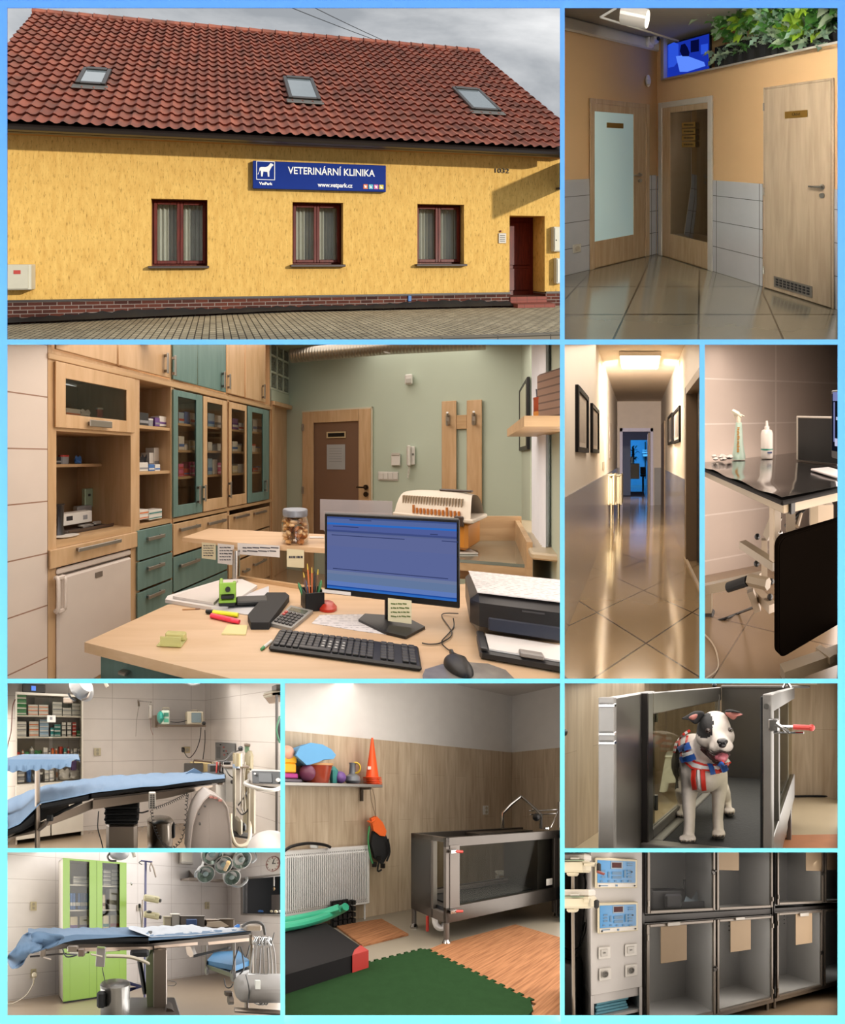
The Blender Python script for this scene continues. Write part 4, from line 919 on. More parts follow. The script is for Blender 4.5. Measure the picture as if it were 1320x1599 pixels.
# shelf at the right with jar and box
shp=[(1.04,1.66),(1.42,2.44),(2.0,2.44),(2.0,1.66)];m=MB();m.prism(shp,1.585,1.632,'z');m.put('wall_shelf',maple_h,label='maple wall shelf at the right edge above the printer',cat='shelf')
def onshelf(u,v,Y):return ST.at(u,v,Y)
t=thing('candy_jar','glass jar with a red and orange label on the wall shelf','jar',(ST.at(846,651,1.9).x,1.9,1.632));x=ST.at(846,651,1.9).x
m=MB();m.lathe([(.028,0),(.034,.01),(.034,.1),(.036,.115)],(x,1.9,1.634),18,cap=True);m.put('glass',pl('jar_red','c2532c',.3,var=.3,vs=30),t);m=MB();m.lathe([(.0345,.01),(.035,.045)],(x,1.9,1.634),18,cap=False);m.put('label_band',pl('jar_amber','d98a2b',.4),t)
m=MB();
for i in range(5):m.cyl((x+.01*(i-2),1.9,1.72),(x+.013*(i-2),1.9+.01*(i%2),1.79-.006*(i%3)),.003,n=6)
m.put('pens',pl('pens_dark','34364a',.4),t)
m=MB();x=ST.at(859,650,1.8).x;m.box(x,x+.2,1.72,1.9,1.634,1.86,.01);m.put('storage_box',tile('woven','9a7a66','6f5648',.2,.035,.004,.8),label='brown ribbed storage box on the wall shelf',cat='box')
m=MB();x=ST.at(812,655,2.3).x;m.lathe([(.012,0),(.012,.012),(.004,.02)],(x+.03,2.38,1.634),10);m.put('bottle_stopper',hue('red'),label='tiny red cap at the far end of the wall shelf',cat='cap')
# table by the window: glass top, wood upstands, basket
zt=.8;TT=[ST.onz(700,872,zt),ST.onz(828,882,zt),ST.onz(810,843,zt),ST.onz(735,843,zt)]
t=thing('side_table','maple table with a grey glass top by the window','table',(TT[0].x,TT[0].y,0));m=MB();m.prism([(p.x,p.y) for p in TT],zt-.02,zt,'z');m.put('glass_top',pl('glass_top','7d8478',.08,spec=.8),t)
m=MB();m.prism([(p.x,p.y) for p in TT],zt-.07,zt-.021,'z');m.put('apron',maple_h,t)
b0,b1,b2=ST.onz(690,843,zt),ST.onz(811,843,zt),ST.onz(832,890,zt)
def wall_strip(m,p,q,z0,z1,th=.03):
 d=(q-p);d.z=0;n=V((d.y,-d.x,0)).normalized()*th;m.add([(p.x,p.y,z0),(q.x,q.y,z0),(q.x,q.y,z1),(p.x,p.y,z1),(p.x+n.x,p.y+n.y,z0),(q.x+n.x,q.y+n.y,z0),(q.x+n.x,q.y+n.y,z1),(p.x+n.x,p.y+n.y,z1)],[(0,1,2,3),(7,6,5,4),(0,4,5,1),(3,2,6,7),(1,5,6,2),(0,3,7,4)])
m=MB();wall_strip(m,b0,b1,.5,zt+.19);m.put('back_board',maple_h,t);m=MB();wall_strip(m,b1,b2,.5,zt+.16);m.put('side_board',maple_h,t)
m=MB();
for p in(TT[0],TT[1]):m.cyl((p.x,p.y+.05,0),(p.x,p.y+.05,zt-.07),.025)
m.put('leg',hgrey,t)
m=MB();p=ST.onz(731,866,zt);m.box(p.x-.06,p.x+.07,p.y,p.y+.2,zt+.001,zt+.012,.002);m.put('paper_pad',pl('paper','d6d0c6',.7),label='white papers on the grey glass table top',cat='papers')
# cat carrier
CZB=ST.H-(835-715)*2.55/600
ca,cb=ST.at(615,800,2.9),ST.at(737,800,2.45);CR=plane2(615,2.9,735,2.55)
t=thing('pet_carrier','white and orange plastic pet carrier behind the monitor','pet carrier',CR.p(CR.s(675),0,CR.z(675,870)))
s0,s1=CR.s(616),CR.s(735);z0,zm,z1=CR.z(735,862),CR.z(735,812),CR.z(675,769)
m=MB(CR);m.grid(lambda x,y:(s0+(s1-s0)*(x+(.5-x)*.12*(1-abs(y-.5)*2)),-.36*y,zm+(z1-zm)*(1-abs(2*y-1)**3)*(1-.1*abs(2*x-1)**4)),14,12);m.box(s0-.01,s1+.02,-.37,.015,zm-.025,zm+.005,.008);top=m.put('top_shell',pl('carrier_white','d9cdbb',.5),t)
m=MB(CR);m.box(s0+.02,s1-.02,-.34,-.005,z0,zm-.025,.02);m.put('base_shell',pl('carrier_orange','d0872f',.5),t)
m=MB(CR)
for i in range(22):x=s0+.05+(s1-s0-.12)*i/21;m.box(x,x+.005,-.075,-.03,zm+(z1-zm)*.45,zm+(z1-zm)*.78)
m.put('air_slots',pl('slot_tan','ad9a80',.6),top);m=MB(CR)
for i in range(13):x=s0+.14+(s1-s0-.22)*i/12;m.box(x,x+.012,-.012,.004,zm+.012,zm+.05+.02*(i%9==0))
m.put('window_slots',pl('slot_orange','c5752a',.6),top);m=MB(CR);m.box(s1-.1,s1-.04,.0,.02,zm-.05,zm+.02,.006);m.box(s0+.28,s0+.5,-.2,-.15,z1-.0,z1+.015,.005);m.put('clip',pl('clip_dark','3f2f26',.5),t)
# brochure holder
HP=plane2(500,2.3,612,2.2);t=thing('brochure_holder','clear plastic brochure holder behind the monitor','brochure holder',HP.p(HP.s(556),0,.95));wp(HP,'back_panel',glass('acrylic','d6cfd0',.1,.75,1.0,('cfc8c8',.35)),t,500,613,781,830,-.02,-.015);wp(HP,'front_panel',_M['acrylic'],t,506,612,800,832,.02,.025)
# raised counter shelf on a chrome post
zs=.955;sp_=[ST.onz(285,839,zs),ST.onz(367,847,zs),ST.onz(520,857,zs),ST.onz(520,835,zs),ST.onz(327,825,zs)]
t=thing('counter_shelf','raised maple counter shelf on a chrome post above the desk','shelf',(ST.onz(369,905,.75).x,ST.onz(369,905,.75).y,.75));m=MB();m.prism([(p.x,p.y) for p in sp_],zs-.028,zs,'z');m.put('shelf_board',mdesk,t)
m=MB();p=ST.onz(369,906,.755);m.cyl((p.x,p.y,.752),(p.x,p.y,zs-.028),.022,n=20);m.lathe([(.05,0),(.05,.006),(.024,.012)],(p.x,p.y,.752),20);m.put('post',CHROME(),t)
SF=Plane((sp_[1].x,sp_[1].y),(sp_[2].x-sp_[1].x,sp_[2].y-sp_[1].y));SF0=Plane((sp_[0].x,sp_[0].y),(sp_[1].x-sp_[0].x,sp_[1].y-sp_[0].y))
ink=pl('ink','3a3a44',.6);cream=pl('note_cream','d9cfae',.8);papw=pl('paper_white','d9d3cf',.8)
def note(P,u0,u1,v0,v1,mat,label,lines=4,q=.004,name='sticky_note',cat='note',imat=None):
 t=thing(name,label,cat,P.p(P.s((u0+u1)/2,q),q,P.z((u0+u1)/2,v1,q)));wp(P,'sheet',mat,t,u0,u1,v0,v1,q,q+.0015)
 m=MB(P);rr=random.Random(int(u0));h=(v1-v0)/(lines+1.5)
 for i in range(lines):
  x=u0+(u1-u0)*.12
  while x<u1-(u1-u0)*.2:
   w=rr.uniform(1.5,(u1-u0)*.25);x2=min(x+w,u1-2);wb(m,P,x,x2,v0+h*(i+.9),v0+h*(i+.9)+max(.8,h*.32),q+.0015,q+.002);x=x2+.8
 m.put('handwriting',imat or ink,t);return t
note(SF0,315,337,848,873,cream,'cream handwritten note hanging at the left end of the counter shelf',5)
note(SF0,340,365.5,850,881,papw,'white handwritten note hanging beside the chrome post',5)
note(SF,371,437,850,868,papw,'wide paper strip hanging from the counter shelf right of the post',2,name='paper_strip',cat='paper strip')
note(SF,448,475,858,886,cream,'blank-looking cream note hanging below the biscuit jar',1)
p=ST.onz(461,848,zs);t=thing('biscuit_jar','glass jar of biscuits with a grey lid on the counter shelf','jar',(p.x,p.y,zs));r=21*p.y/600;hj=46*p.y/600
m=MB();m.lathe([(r*.8,.001),(r,.015),(r*1.03,hj*.6),(r*.92,hj*.85),(r*.82,hj*.93)],(p.x,p.y,zs),26,cap=False);m.put('glass_body',glass('jar_glass','f0ece4',.02,.93,1.2),t)
m=MB();m.lathe([(r*.9,hj*.92),(r*.93,hj*.95),(r*.93,hj*1.13),(r*.88,hj*1.16)],(p.x,p.y,zs),26);m.put('lid',pl('lid_grey','7b7f88',.45),t)
bm_=[pl('biscuit_a','d6a468',.7),pl('biscuit_b','b0713c',.7),pl('biscuit_c','e3c194',.7)];rr=random.Random(5)
for i in range(64):
 a=rr.uniform(0,2*PI);d=r*rr.choice((.35,.68,.7));zz=zs+.015+hj*.74*i/64;m=MB();m.sph((0,0,0),(r*.3,r*.24,r*.15),8,Matrix.Translation((p.x+d*math.cos(a),p.y+d*math.sin(a),zz))@Matrix.Rotation(rr.uniform(0,3),4,'Z')@Matrix.Rotation(rr.uniform(-1,1),4,'X'));m.put('biscuit',bm_[i%3],label='small brown dog biscuit among those filling the glass jar',cat='biscuit',group='biscuits in the glass jar')
m=MB();pp=ST.onz(491,841,zs);m.box(pp.x-.03,pp.x+.06,pp.y,pp.y+.03,zs,zs+.008,.002);m.put('card_stack',papw,label='few white cards lying right of the biscuit jar',cat='cards')
# desk
zd=.75;A=ST.onz(132,1003,zd);A2=ST.onz(330,1052,zd);e=(A2-A);Bk=ST.onz(262,944,zd);lft=(Bk-A)
fr2=A+e*3.2;back=Bk+lft*.42
pts=[A,fr2,ST.onz(930,903,zd),ST.onz(505,921,zd),ST.onz(380,904,zd),ST.onz(340,925,zd),Bk+V((.04,.012,0)),Bk]
t=thing('desk','large maple reception desk with blue-green cabinet front','desk',(A.x+.3,A.y+.3,0));m=MB();m.prism([(p.x,p.y) for p in pts],zd-.038,zd,'z');m.put('desktop',mdesk,t)
n_=V((-e.y,e.x,0)).normalized();A_=A+e.normalized()*.05+n_*.03;m=MB();q4=[A_,A_+e*3,A_+e*3+n_*.5,A_+n_*.5];m.prism([(p.x,p.y) for p in q4],0,zd-.038,'z');m.put('cabinet_body',teal,t)
m=MB();k1,k2=ST.onz(372,903,zd),ST.onz(520,926,zd);wall_strip(m,k1,k2,zd,zd+.02,.02);m.put('edge_strip',maple_h,t)
DF=Plane((A_.x,A_.y),(e.x,e.y));wp(DF,'handle',hgrey,t,183,196,1050,1056,.0,.03,.004)
# monitor
MP=plane2(510,1.69,719,1.52);t=thing('monitor','large black computer monitor showing a blue screen on the desk','monitor',ST.onz(612,978,zd));mz0,mz1=MP.z(615,939),MP.z(615,806);ms0,ms1=MP.s(507),MP.s(718.5)
m=MB(MP);m.box(ms0,ms1,-.035,0,mz0,mz1,.004);m.put('casing',BLACK(),t)
scm,nt,out=base_mat('screen_office');e_=N(nt,'Emission');v=coords(nt,(1,1,1));sx=N(nt,'SeparateXYZ');nt.links.new(v,sx.inputs[0]);crr=N(nt,'ValToRGB');crr.color_ramp.interpolation='CONSTANT';nt.links.new(ramp(nt,sx.outputs[2],mz0,mz1),crr.inputs[0])
st_=[(0,'2f6abc'),(.1,'1c4a9c'),(.115,'5f7ab8'),(.17,'62779c'),(.26,'6d7a9c'),(.3,'5a6698'),(.6,'5d6796'),(.76,'59648e'),(.775,'3f4c80'),(.8,'4f5d98'),(.86,'2a6ac2'),(.885,'55679c'),(.94,'3c4f84'),(1,'3c4f84')]
while len(crr.color_ramp.elements)<len(st_):crr.color_ramp.elements.new(.5)
for e1,(p_,c_) in zip(crr.color_ramp.elements,st_):e1.position=p_;e1.color=lin(c_)
nt.links.new(crr.outputs[0],e_.inputs[0]);nt.links.new(e_.outputs[0],out.inputs[0])
m=MB(MP);m.box(ms0+.012,ms1-.012,0,.002,mz0+.045*.6,mz1-.014);m.put('screen',scm,t)
m=MB(MP);m.box(MP.s(600),MP.s(612),-.05,-.03,zd+.01,mz0+.1,.005);m.put('neck',BLACK(),t)
m=MB();bp=[ST.onz(u,v,zd+.012) for u,v in((560,967),(570,958),(632,962),(664,978),(634,994),(600,986))];m.prism([(p.x,p.y) for p in bp],zd+.001,zd+.012,'z');m.put('base_plate',BLACK(),t)
wp(MP,'label_strip',papw,t,503.5,548,922.5,927.5,.0,.003);m=MB(MP);rr=random.Random(2)
for v,u0,u1 in((838,518,632),(822,520,560),(812,546,580),(845,690,716),(834,672,684),(895,520,700)):wb(m,MP,u0,u1,v,v+1.2,.002,.0026)
m.put('screen_text',emit('scr_text','35406e',.8),t)
note(MP,606,643,936,972,cream,'cream handwritten note stuck below the monitor screen',4,q=.012,imat=pl('ink_green','5b6a38',.6))
# paper, keyboard, mouse, pad, pen
def flat(name,pts,mat,label,cat,th=.002,z=zd,par=None,**k):
 m=MB();P=[ST.onz(u,v,z+th) for u,v in pts];m.prism([(p.x,p.y) for p in P],z+.0008,z+th,'z');return m.put(name,mat,par,label=label,cat=cat,**k)
def lined(key,base,inkc,sc1=90):
 if key in _M:return _M[key]
 m,nt,out=base_mat(key);b=bsdf(nt,out,.8);w=N(nt,'TexWave',Scale=sc1/6,Distortion=0);w.bands_direction='Y';nt.links.new(coords(nt),w.inputs['Vector']);z_=N(nt,'TexNoise',Scale=60.0);nt.links.new(coords(nt),z_.inputs['Vector'])
 mm=N(nt,'Math',operation='MULTIPLY');nt.links.new(ramp(nt,w.outputs[0],.72,.8),mm.inputs[0]);nt.links.new(ramp(nt,z_.outputs[0],.45,.55),mm.inputs[1]);nt.links.new(mixc(nt,mm.outputs[0],base,inkc),b.inputs['Base Color']);return m
form=lined('form_paper','d6d0cf','a6a2a4')
flat('paper_sheet',[(487,973),(500,960),(560,959),(628,962),(628,994),(560,985)],form,'printed form lying between monitor base and keyboard','paper')
KP=[ST.onz(u,v,zd+.022) for u,v in((439,980),(660,1006),(659,1040),(419,1008))]
t=thing('keyboard','black computer keyboard on the desk in front of the monitor','keyboard',KP[3]);kd=(KP[2]-KP[3]);kd.z=0;KD=Plane((KP[3].x,KP[3].y),(kd.x,kd.y));kl=kd.length;kw=.15
m=MB(KD);m.box(0,kl,-kw,0,zd+.001,zd+.018,.006);m.put('case',BLACK(),t);keym=pl('key_black','202022',.5);keyl=pl('key_legend','b9b7b4',.6)
m=MB(KD);l=MB(KD);nx,ny=21,6
for j in range(ny):
 for i in range(nx):
  if(i in(15,18)) and j<6:continue
  x=.012+(kl-.024)*i/nx+(.002 if i<15 else 0);y=-.014-(kw-.03)*j/ny-(.004 if j==5 else 0);w=(kl-.024)/nx*.86
  if j==0 and 3<i<9:
   if i>4:continue
   w=(kl-.024)/nx*4.8
  m.box(x,x+w,y-.017,y,zd+.018,zd+.026,.002)
  if(7<=i<=10 and j in(1,2,3)):l.box(x+w*.3,x+w*.75,y-.012,y-.005,zd+.0262,zd+.0265)
m.put('keys',keym,t);l.put('key_legends',keyl,t)
def rod(name,u0,v0,u1,v1,r,mats,label,cat,z=zd,split=.75,tip=None):
 a,b=ST.onz(u0,v0,z+r),ST.onz(u1,v1,z+r);m=MB();c=a.lerp(b,split);m.tube([a,c],r,10);m.k=1;m.tube([c,b],[r*1.05,r*.8],10);return m.put(name,mats,label=label,cat=cat)
rod('pen',424,1001,408,1014,.006,[hue('white'),hue('green')],'white and green pen lying left of the keyboard','pen')
pad=[(664,1045),(690,1037),(725,1033.5),(762,1036),(790,1046),(806,1062),(806,1075),(664,1075),(660,1055)]
flat('mouse_pad',pad,pl('gel_pad','9c938a',.2,var=.3,vs=20),'glossy patterned gel mouse pad at the front of the desk','mouse pad',.008)
p=ST.onz(727,1056,zd+.01);t=thing('computer_mouse','black computer mouse on the gel mouse pad','mouse',(p.x,p.y,zd+.008));m=MB();m.grid(lambda x,y:(p.x+.042*math.cos(2*PI*x)*math.cos(PI/2*y),p.y+.05+.06*math.sin(2*PI*x)*math.cos(PI/2*y),zd+.009+.036*math.sin(PI/2*y)),24,8);m.put('body',BLACK(),t)
m=MB();m.cyl((p.x-.004,p.y+.1,zd+.035),(p.x+.004,p.y+.1,zd+.035),.01);m.put('wheel',keym,t)
def dz(u,v,h=.006):return ST.onz(u,v,zd+h)
cable('mouse_cable',[dz(729,1040,.02),dz(727,1027),dz(712,1021),dz(697,1012),dz(690,1002),dz(700,990),dz(709,978),dz(708,965,.03)],.0022,BLACK(),'thin black mouse cable curling up behind the desk items')
cable('keyboard_cable',[dz(659,1004),dz(672,1006),dz(690,1003),dz(706,988),dz(690,960),dz(716,958,.02)],.0022,BLACK(),'black keyboard cable crossing the desk beside the printer')
# printer
PP=plane2(735,1.47,875,1.362);ptop=zd+.18;ps=PP.s(735)
t=thing('printer','black multifunction printer with papers at the right edge of the desk','printer',PP.p(ps+.2,0,zd));m=MB(PP);m.box(ps,ps+.5,-.36,0,zd+.03,ptop,.03);m.put('body',pl('printer_black','1b1a1c',.35),t)
m=MB(PP);pe=[PP.p(ps+.012,.13,0),PP.p(ps+.5,.13,0)];m.box(ps+.02,ps+.5,.0,.14,zd+.002,zd+.03,.006);m.box(ps+.02,ps+.045,.0,.14,zd+.03,zd+.045,.004);m.put('paper_tray',pl('tray_black','242324',.4),t)
m=MB(PP);m.box(ps+.05,ps+.5,.0,.125,zd+.031,zd+.037);m.put('blank_paper',papw,t);m=MB(PP);m.box(ps+.14,ps+.21,.112,.14,zd+.032,zd+.05,.004);m.put('paper_stop',pl('stop_grey','8d8782',.4),t)
m=MB(PP);m.box(ps+.06,ps+.5,-.03,.004,zd+.05,zd+.1,.004);m.put('output_slot',pl('slot_shade','2f3340',.3),t);m=MB(PP);m.box(ps+.17,ps+.24,.0,.0025,zd+.137,zd+.143);m.put('brand_line',pl('brand_grey','3a393b',.5),t)
m=MB(PP);m.add([(ps+.012,-.31,ptop+.001),(ps+.5,-.31,ptop+.001),(ps+.5,-.02,ptop+.001),(ps+.025,-.02,ptop+.001),(ps+.012,-.31,ptop+.006),(ps+.5,-.31,ptop+.006),(ps+.5,-.02,ptop+.006),(ps+.025,-.02,ptop+.006)],[(3,2,1,0),(4,5,6,7),(0,1,5,4),(2,3,7,6),(1,2,6,5),(3,0,4,7)]);m.put('document_stack',form,label='printed forms lying on top of the black printer',cat='papers')
# pen holder and pens
p=ST.onz(488,949,zd);t=thing('pen_holder','black cube pen holder left of the monitor','pen holder',(p.x,p.y,zd));w=.045;m=MB(frame((p.x,p.y,zd),.2))
m.box(-w,w,-w,w,.001,.006);
for q4 in((-w,-w+.004,-w,w),(w-.004,w,-w,w),(-w,w,-w,-w+.004),(-w,w,w-.004,w)):m.box(q4[0],q4[1],q4[2],q4[3],.001,.085,.001)
m.put('cube',BLACK(),t)
for i,(du,dv,cc,r_,lb) in enumerate(((-14,-42,'brown',.004,'brown pencil leaning leftmost in the pen holder'),(-8,-56,'orange',.004,'orange pencil, tallest of those in the pen holder'),(-1,-50,'orange',.004,'orange pencil beside the tallest one'),(4,-44,'black',.005,'black pen in the middle of the pen holder'),(9,-47,'brown',.004,'brown pencil at the right of the pen holder'),(14,-30,'green',.008,'green felt pen leaning right in the pen holder'),(-22,-26,'green',.008,'bright green marker leaning far left out of the holder'),(-12,-32,'blue',.007,'blue marker leaning left in the pen holder'),(20,-18,'orange',.004,'short orange pencil leaning right'))):
 a=V((p.x+du*.0012,p.y-.01+.004*i,zd+.01));b=ST.at(488+du,936+dv,p.y-.02+.006*i);m=MB();c=a.lerp(b,.86);m.tube([a,c],r_,7);m.k=1;m.tube([c,b],[r_,r_*.4],7);m.put('pencil' if r_<.0045 else 'felt_pen',[hue(cc),hue('yellow' if cc in('orange','brown') else cc)],label=lb,cat='pencil' if r_<.0045 else 'pen')
p=ST.onz(511,951,zd);m=MB();m.lathe([(.045,0),(.045,.012),(.036,.022),(.03,.03),(0.001,.034)],(p.x,p.y,zd+.001),20);m.put('red_dispenser',pl('stamp_red','b8301c',.35),label='round red stamp lying right of the pen holder',cat='stamp')
# calculator
cq=[ST.onz(u,v,zd+.015) for u,v in((423,973),(455,981),(489,953),(454,945))];t=thing('calculator','grey pocket calculator lying between phone case and keyboard','calculator',cq[0]);m=MB();m.prism([(p.x,p.y) for p in cq],zd+.001,zd+.015,'z');m.put('case',pl('calc_grey','8d8b86',.4),t)
def cal(x,y):return cq[0].lerp(cq[1],x).lerp(cq[3].lerp(cq[2],x),y)
m=MB();P=[cal(.12,.72),cal(.88,.72),cal(.88,.9),cal(.12,.9)];m.prism([(p.x,p.y) for p in P],zd+.015,zd+.017,'z');m.put('display',pl('lcd','5f655c',.2),t)
m=MB();m2=MB()
for i in range(5):
 for j in range(5):
  P=[cal(.08+.175*i,.08+.12*j),cal(.2+.175*i,.08+.12*j),cal(.2+.175*i,.16+.12*j),cal(.08+.175*i,.16+.12*j)];(m2 if i==0 and j>2 else m).prism([(p.x,p.y) for p in P],zd+.015,zd+.021,'z')
m.put('keys',pl('calc_key','2c2b2e',.5),t);m2.put('red_keys',hue('red'),t)
# black case, hole punch, markers, sticky notes, dispenser
cs=[ST.onz(u,v,zd+.03) for u,v in((387,960),(392,972),(420,972),(452,930),(446,925),(417,925))];m=MB();m.prism([(p.x,p.y) for p in cs],zd+.001,zd+.03,'z');m.put('spectacle_case',pl('case_black','0f0e10',.8),label='black padded spectacle case lying beside the calculator',cat='case')
p=ST.onz(352,950,zd);t=thing('hole_punch','lime green and black hole punch standing on the papers','hole punch',(p.x,p.y,zd));fm=frame((p.x,p.y,zd+.012),.12);lime=pl('lime_plastic','86b52c',.4)
m=MB(fm);m.box(-.03,.05,-.02,.1,.001,.03,.006);m.box(.05,.2,-.015,.06,.001,.022,.006);m.put('base',BLACK(),t);m=MB(fm);m.box(-.028,-.012,-.022,.05,.028,.115,.004);m.box(.034,.05,-.022,.05,.028,.1,.004);m.box(-.028,.05,-.024,-.018,.06,.115,.003);m.box(-.03,.05,-.024,-.016,.02,.036,.003);m.put('lever',lime,t);m=MB(fm);m.cyl((.012,-.03,.085),(.012,-.02,.085),.012);m.box(-.02,.042,-.03,.04,.04,.06,.004);m.put('hinge_block',BLACK(),t)
rod('highlighter',330,961,374,971,.011,[pl('neon_pink','f0304f',.4),pl('neon_pink','f0304f',.4)],'neon pink highlighter on the desk','highlighter');rod('highlighter',372,960.5,322,954.5,.010,[pl('neon_yellow','dfe01c',.4),BLACK()],'neon yellow highlighter with black cap behind the pink one','highlighter',split=.78)
flat('sticky_note_pad',[(346,989),(384,990),(387,976),(356,975)],pl('pad_yellow','dbcf96',.8),'pale yellow sticky note pad on the desk','note pad',.006)
p=ST.onz(264,1009,zd);m=MB(frame((p.x,p.y,zd),-.1));m.box(-.045,.05,-.01,.06,.001,.006,.002);m.box(-.03,.05,-.012,-.008,.004,.04,.001);m.box(-.03,.05,.03,.055,.004,.035,.006);m.put('note_dispenser',glass('yellowish','e4e2b0',.1,.95,.6,('d6d49a',.5)),label='small translucent yellow note dispenser near the desk corner',cat='note dispenser')
rod('pencil',285,951.5,312,950.5,.0035,[pl('pencil_tan','b98a58',.5),hue('brown')],'thin pencil lying on the desk near the binder','pencil')
def sheet(name,pts,mat,label,cat,z0,th):
 m=MB();P=[ST.onz(u,v,z0+th) for u,v in pts];m.prism([(p.x,p.y) for p in P],z0,z0+th,'z');return m.put(name,mat,label=label,cat=cat)
sheet('open_binder',[(258,936),(262,930),(345,905),(378,904),(402,914),(356,946),(330,948)],papw,'open binder with white pages at the back left of the desk','binder',zd+.001,.016)
sheet('paper_stack',[(270,931),(345,906),(372,905),(334,941)],pl('paper_warm','cfc6c0',.8),'stack of white pages lying in the open binder','papers',zd+.018,.012)
sheet('paper_stack',[(320,950),(352,940),(420,915),(420,935),(392,960)],pl('paper_cool','c9c8cc',.8),'loose sheets under the hole punch and spectacle case','papers',zd+.001,.004)
# things on the shelves
G='packs in the reception cabinets'
packs(CP,-.2,651,104,190,[(22,13,'white','orange','carton',1),(3,0,None,'','',1),(14,11,'white','black','bag',1),(8,0,None,'','',1),(9,14,'red','white','tub',1),(18,0,None,'','',1),(6,4,'white','grey','tub',1)],'behind the flap door',G)
packs(CP,-.32,725,88,132,[(8,12,'black','grey','carton',1),(14,14,'grey','red','tub',1),(9,0,None,'','',1),(9,12,'blue','black','bag',1)],'small shelf above the coffee tray',G)
packs(CP,-.05,666,219,262,[(15,22,'black','grey','carton',1),(9,12,'grey','white','tub',1),(8,14,'purple','grey','carton',1),(13,16,'white','purple','carton',1)],'open shelf, top',G)
packs(CP,-.02,736,219,250,[(12,14,'white','grey','carton',1),(8,11,'blue','white','carton',1),(7,11,'white','blue','carton',1)],'front row, open shelf, middle',G)
packs(CP,-.13,736,222,258,[(10,24,'black','purple','bag',1),(6,30,'white','grey','carton',1),(8,38,'white','grey','carton',1),(7,34,'yellow','white','bag',1)],'rear row, open shelf, middle',G)
packs(CP,-.03,811,219,254,[(12,15,'white','orange','carton',2),(18,15,'white','teal','carton',2)],'open shelf, bottom',G)
dd=[(279,306,'left teal glass door'),(324.5,347,'left maple glass door'),(362.5,382.5,'right maple glass door'),(394.5,411,'right teal glass door')]
shn=['top shelf','second shelf','third shelf','lowest shelf']
rr=random.Random(11)
sp3=[[('pale blue',18),('blue',20),('white',19)],[('white',22),('white',10),('cream',16)],[('pink',20),('red',12),('pink',22)],[('grey',9),('grey',6)],
 [('pale blue',22),('white',20)],[('white',14),('grey',10),('white',12)],[('pale blue',26),('white',24),('pink',18)],[('white',9),('grey',12)],
 [('purple',18),('white',12)],[('white',16),('cream',12)],[('cream',12),('white',14)],[('white',16),('white',15),('blue',8)],
 [('white',20),('white',22)],[('white',12),('cream',8)],[('red',6),('white',8)],[('white',12),('grey',14)]]
for di,(u0,u1,dn) in enumerate(dd):
 um=(u0+u1)/2
 for j,z in enumerate([shz[0]+.01,shz[1]+.01,shz[2]+.01,zb0+.001]):
  q=-.06;k=CP.Y(um,q);items=sp3[di*4+j]
  packs(CP,q,0,u0+1,u1-1,[(rr.uniform(7,10),h,c,rr.choice(('white','blue','grey','red')),'tub' if(h<13 and rr.random()<.4) else 'carton',2 if c in('pink',) else 1) for c,h in items],shn[j]+', '+dn,G,zb=z)
  # coffee corner in the niche
t=thing('serving_tray','dark tray with small things on the maple niche shelf','tray',CP.p(CP.s(140),-.2,zn0+.02));m=MB(CP);a,c=CP.s(108,-.12),CP.s(178,-.12);m.box(a,c,-.4,-.12,zn0+.021,zn0+.03,.004);m.box(a,c,-.125,-.12,zn0+.03,zn0+.045);m.put('tray_body',pl('tray_brown','3f2f28',.4),t)
wallthing(CP,'carton','long white carton with dark lettering standing behind the tray','carton',99,144,800,818,.08,hue('white'),[('printed_mark',104,114,806,813,.082,hue('black')),('printed_seal',130,137,804,811,.082,hue('grey'))],.003,q0=-.32)
wallthing(CP,'carton','grey open carton behind the long white one','carton',121,144,790,802,.05,hue('grey'),(),.003,q0=-.42)
wallthing(CP,'framed_notice','pale framed notice leaning in the maple niche','notice',160,198,763,812,.012,pl('frame_pale','b9a8a0',.5),[('sheet',166,193,769,807,.014,pl('sheet_pale','cfc4be',.7))]+[('text_line',169,190,774+3.2*i,775+3.2*i,.015,pl('faint_ink','8a8a88',.6)) for i in range(9)],.003,q0=-.35)
wallthing(CP,'carton','mint green tall pack with a dark mark beside the framed notice','carton',133,146,763,792,.04,pl('mint','9fb39a',.5),[('printed_mark',138,142,771,775,.042,hue('black'))],.004,q0=-.45)
m=MB(CP);s_=CP.s(96,-.12);z_=zn0+.02;m.lathe([(.05,0),(.05,.004)],(s_,-.14,z_),20);m.lathe([(.03,.004),(.034,.01),(.022,.06),(.026,.19),(.03,.2)],(s_,-.14,z_),18);m.put('steel_stand',pl('stand_dark','3b3b40',.3,.6),label='dark metal stand on a white plate at the left of the niche',cat='stand')
m=MB(CP);s_=CP.s(106,-.06);m.lathe([(.06,0),(.075,.008),(.07,.008)],(s_,-.07,z_+.001),22,sy=.8);m.put('saucer',hue('white'),label='white saucer at the front edge of the niche shelf',cat='saucer')
m=MB(CP);s_=CP.s(128,-.2);m.box(s_,s_+.08,-.25,-.18,zn0+.031,zn0+.05,.006);m.box(s_+.1,s_+.16,-.24,-.2,zn0+.031,zn0+.06,.01);m.put('spoon_box',pl('steel_small','a7a4a0',.3,.6),label='small shiny tins lying on the dark tray',cat='tin')
bay_glow({'top':1,'right':.9},2.2,11.2,2.1,'fff3e8')
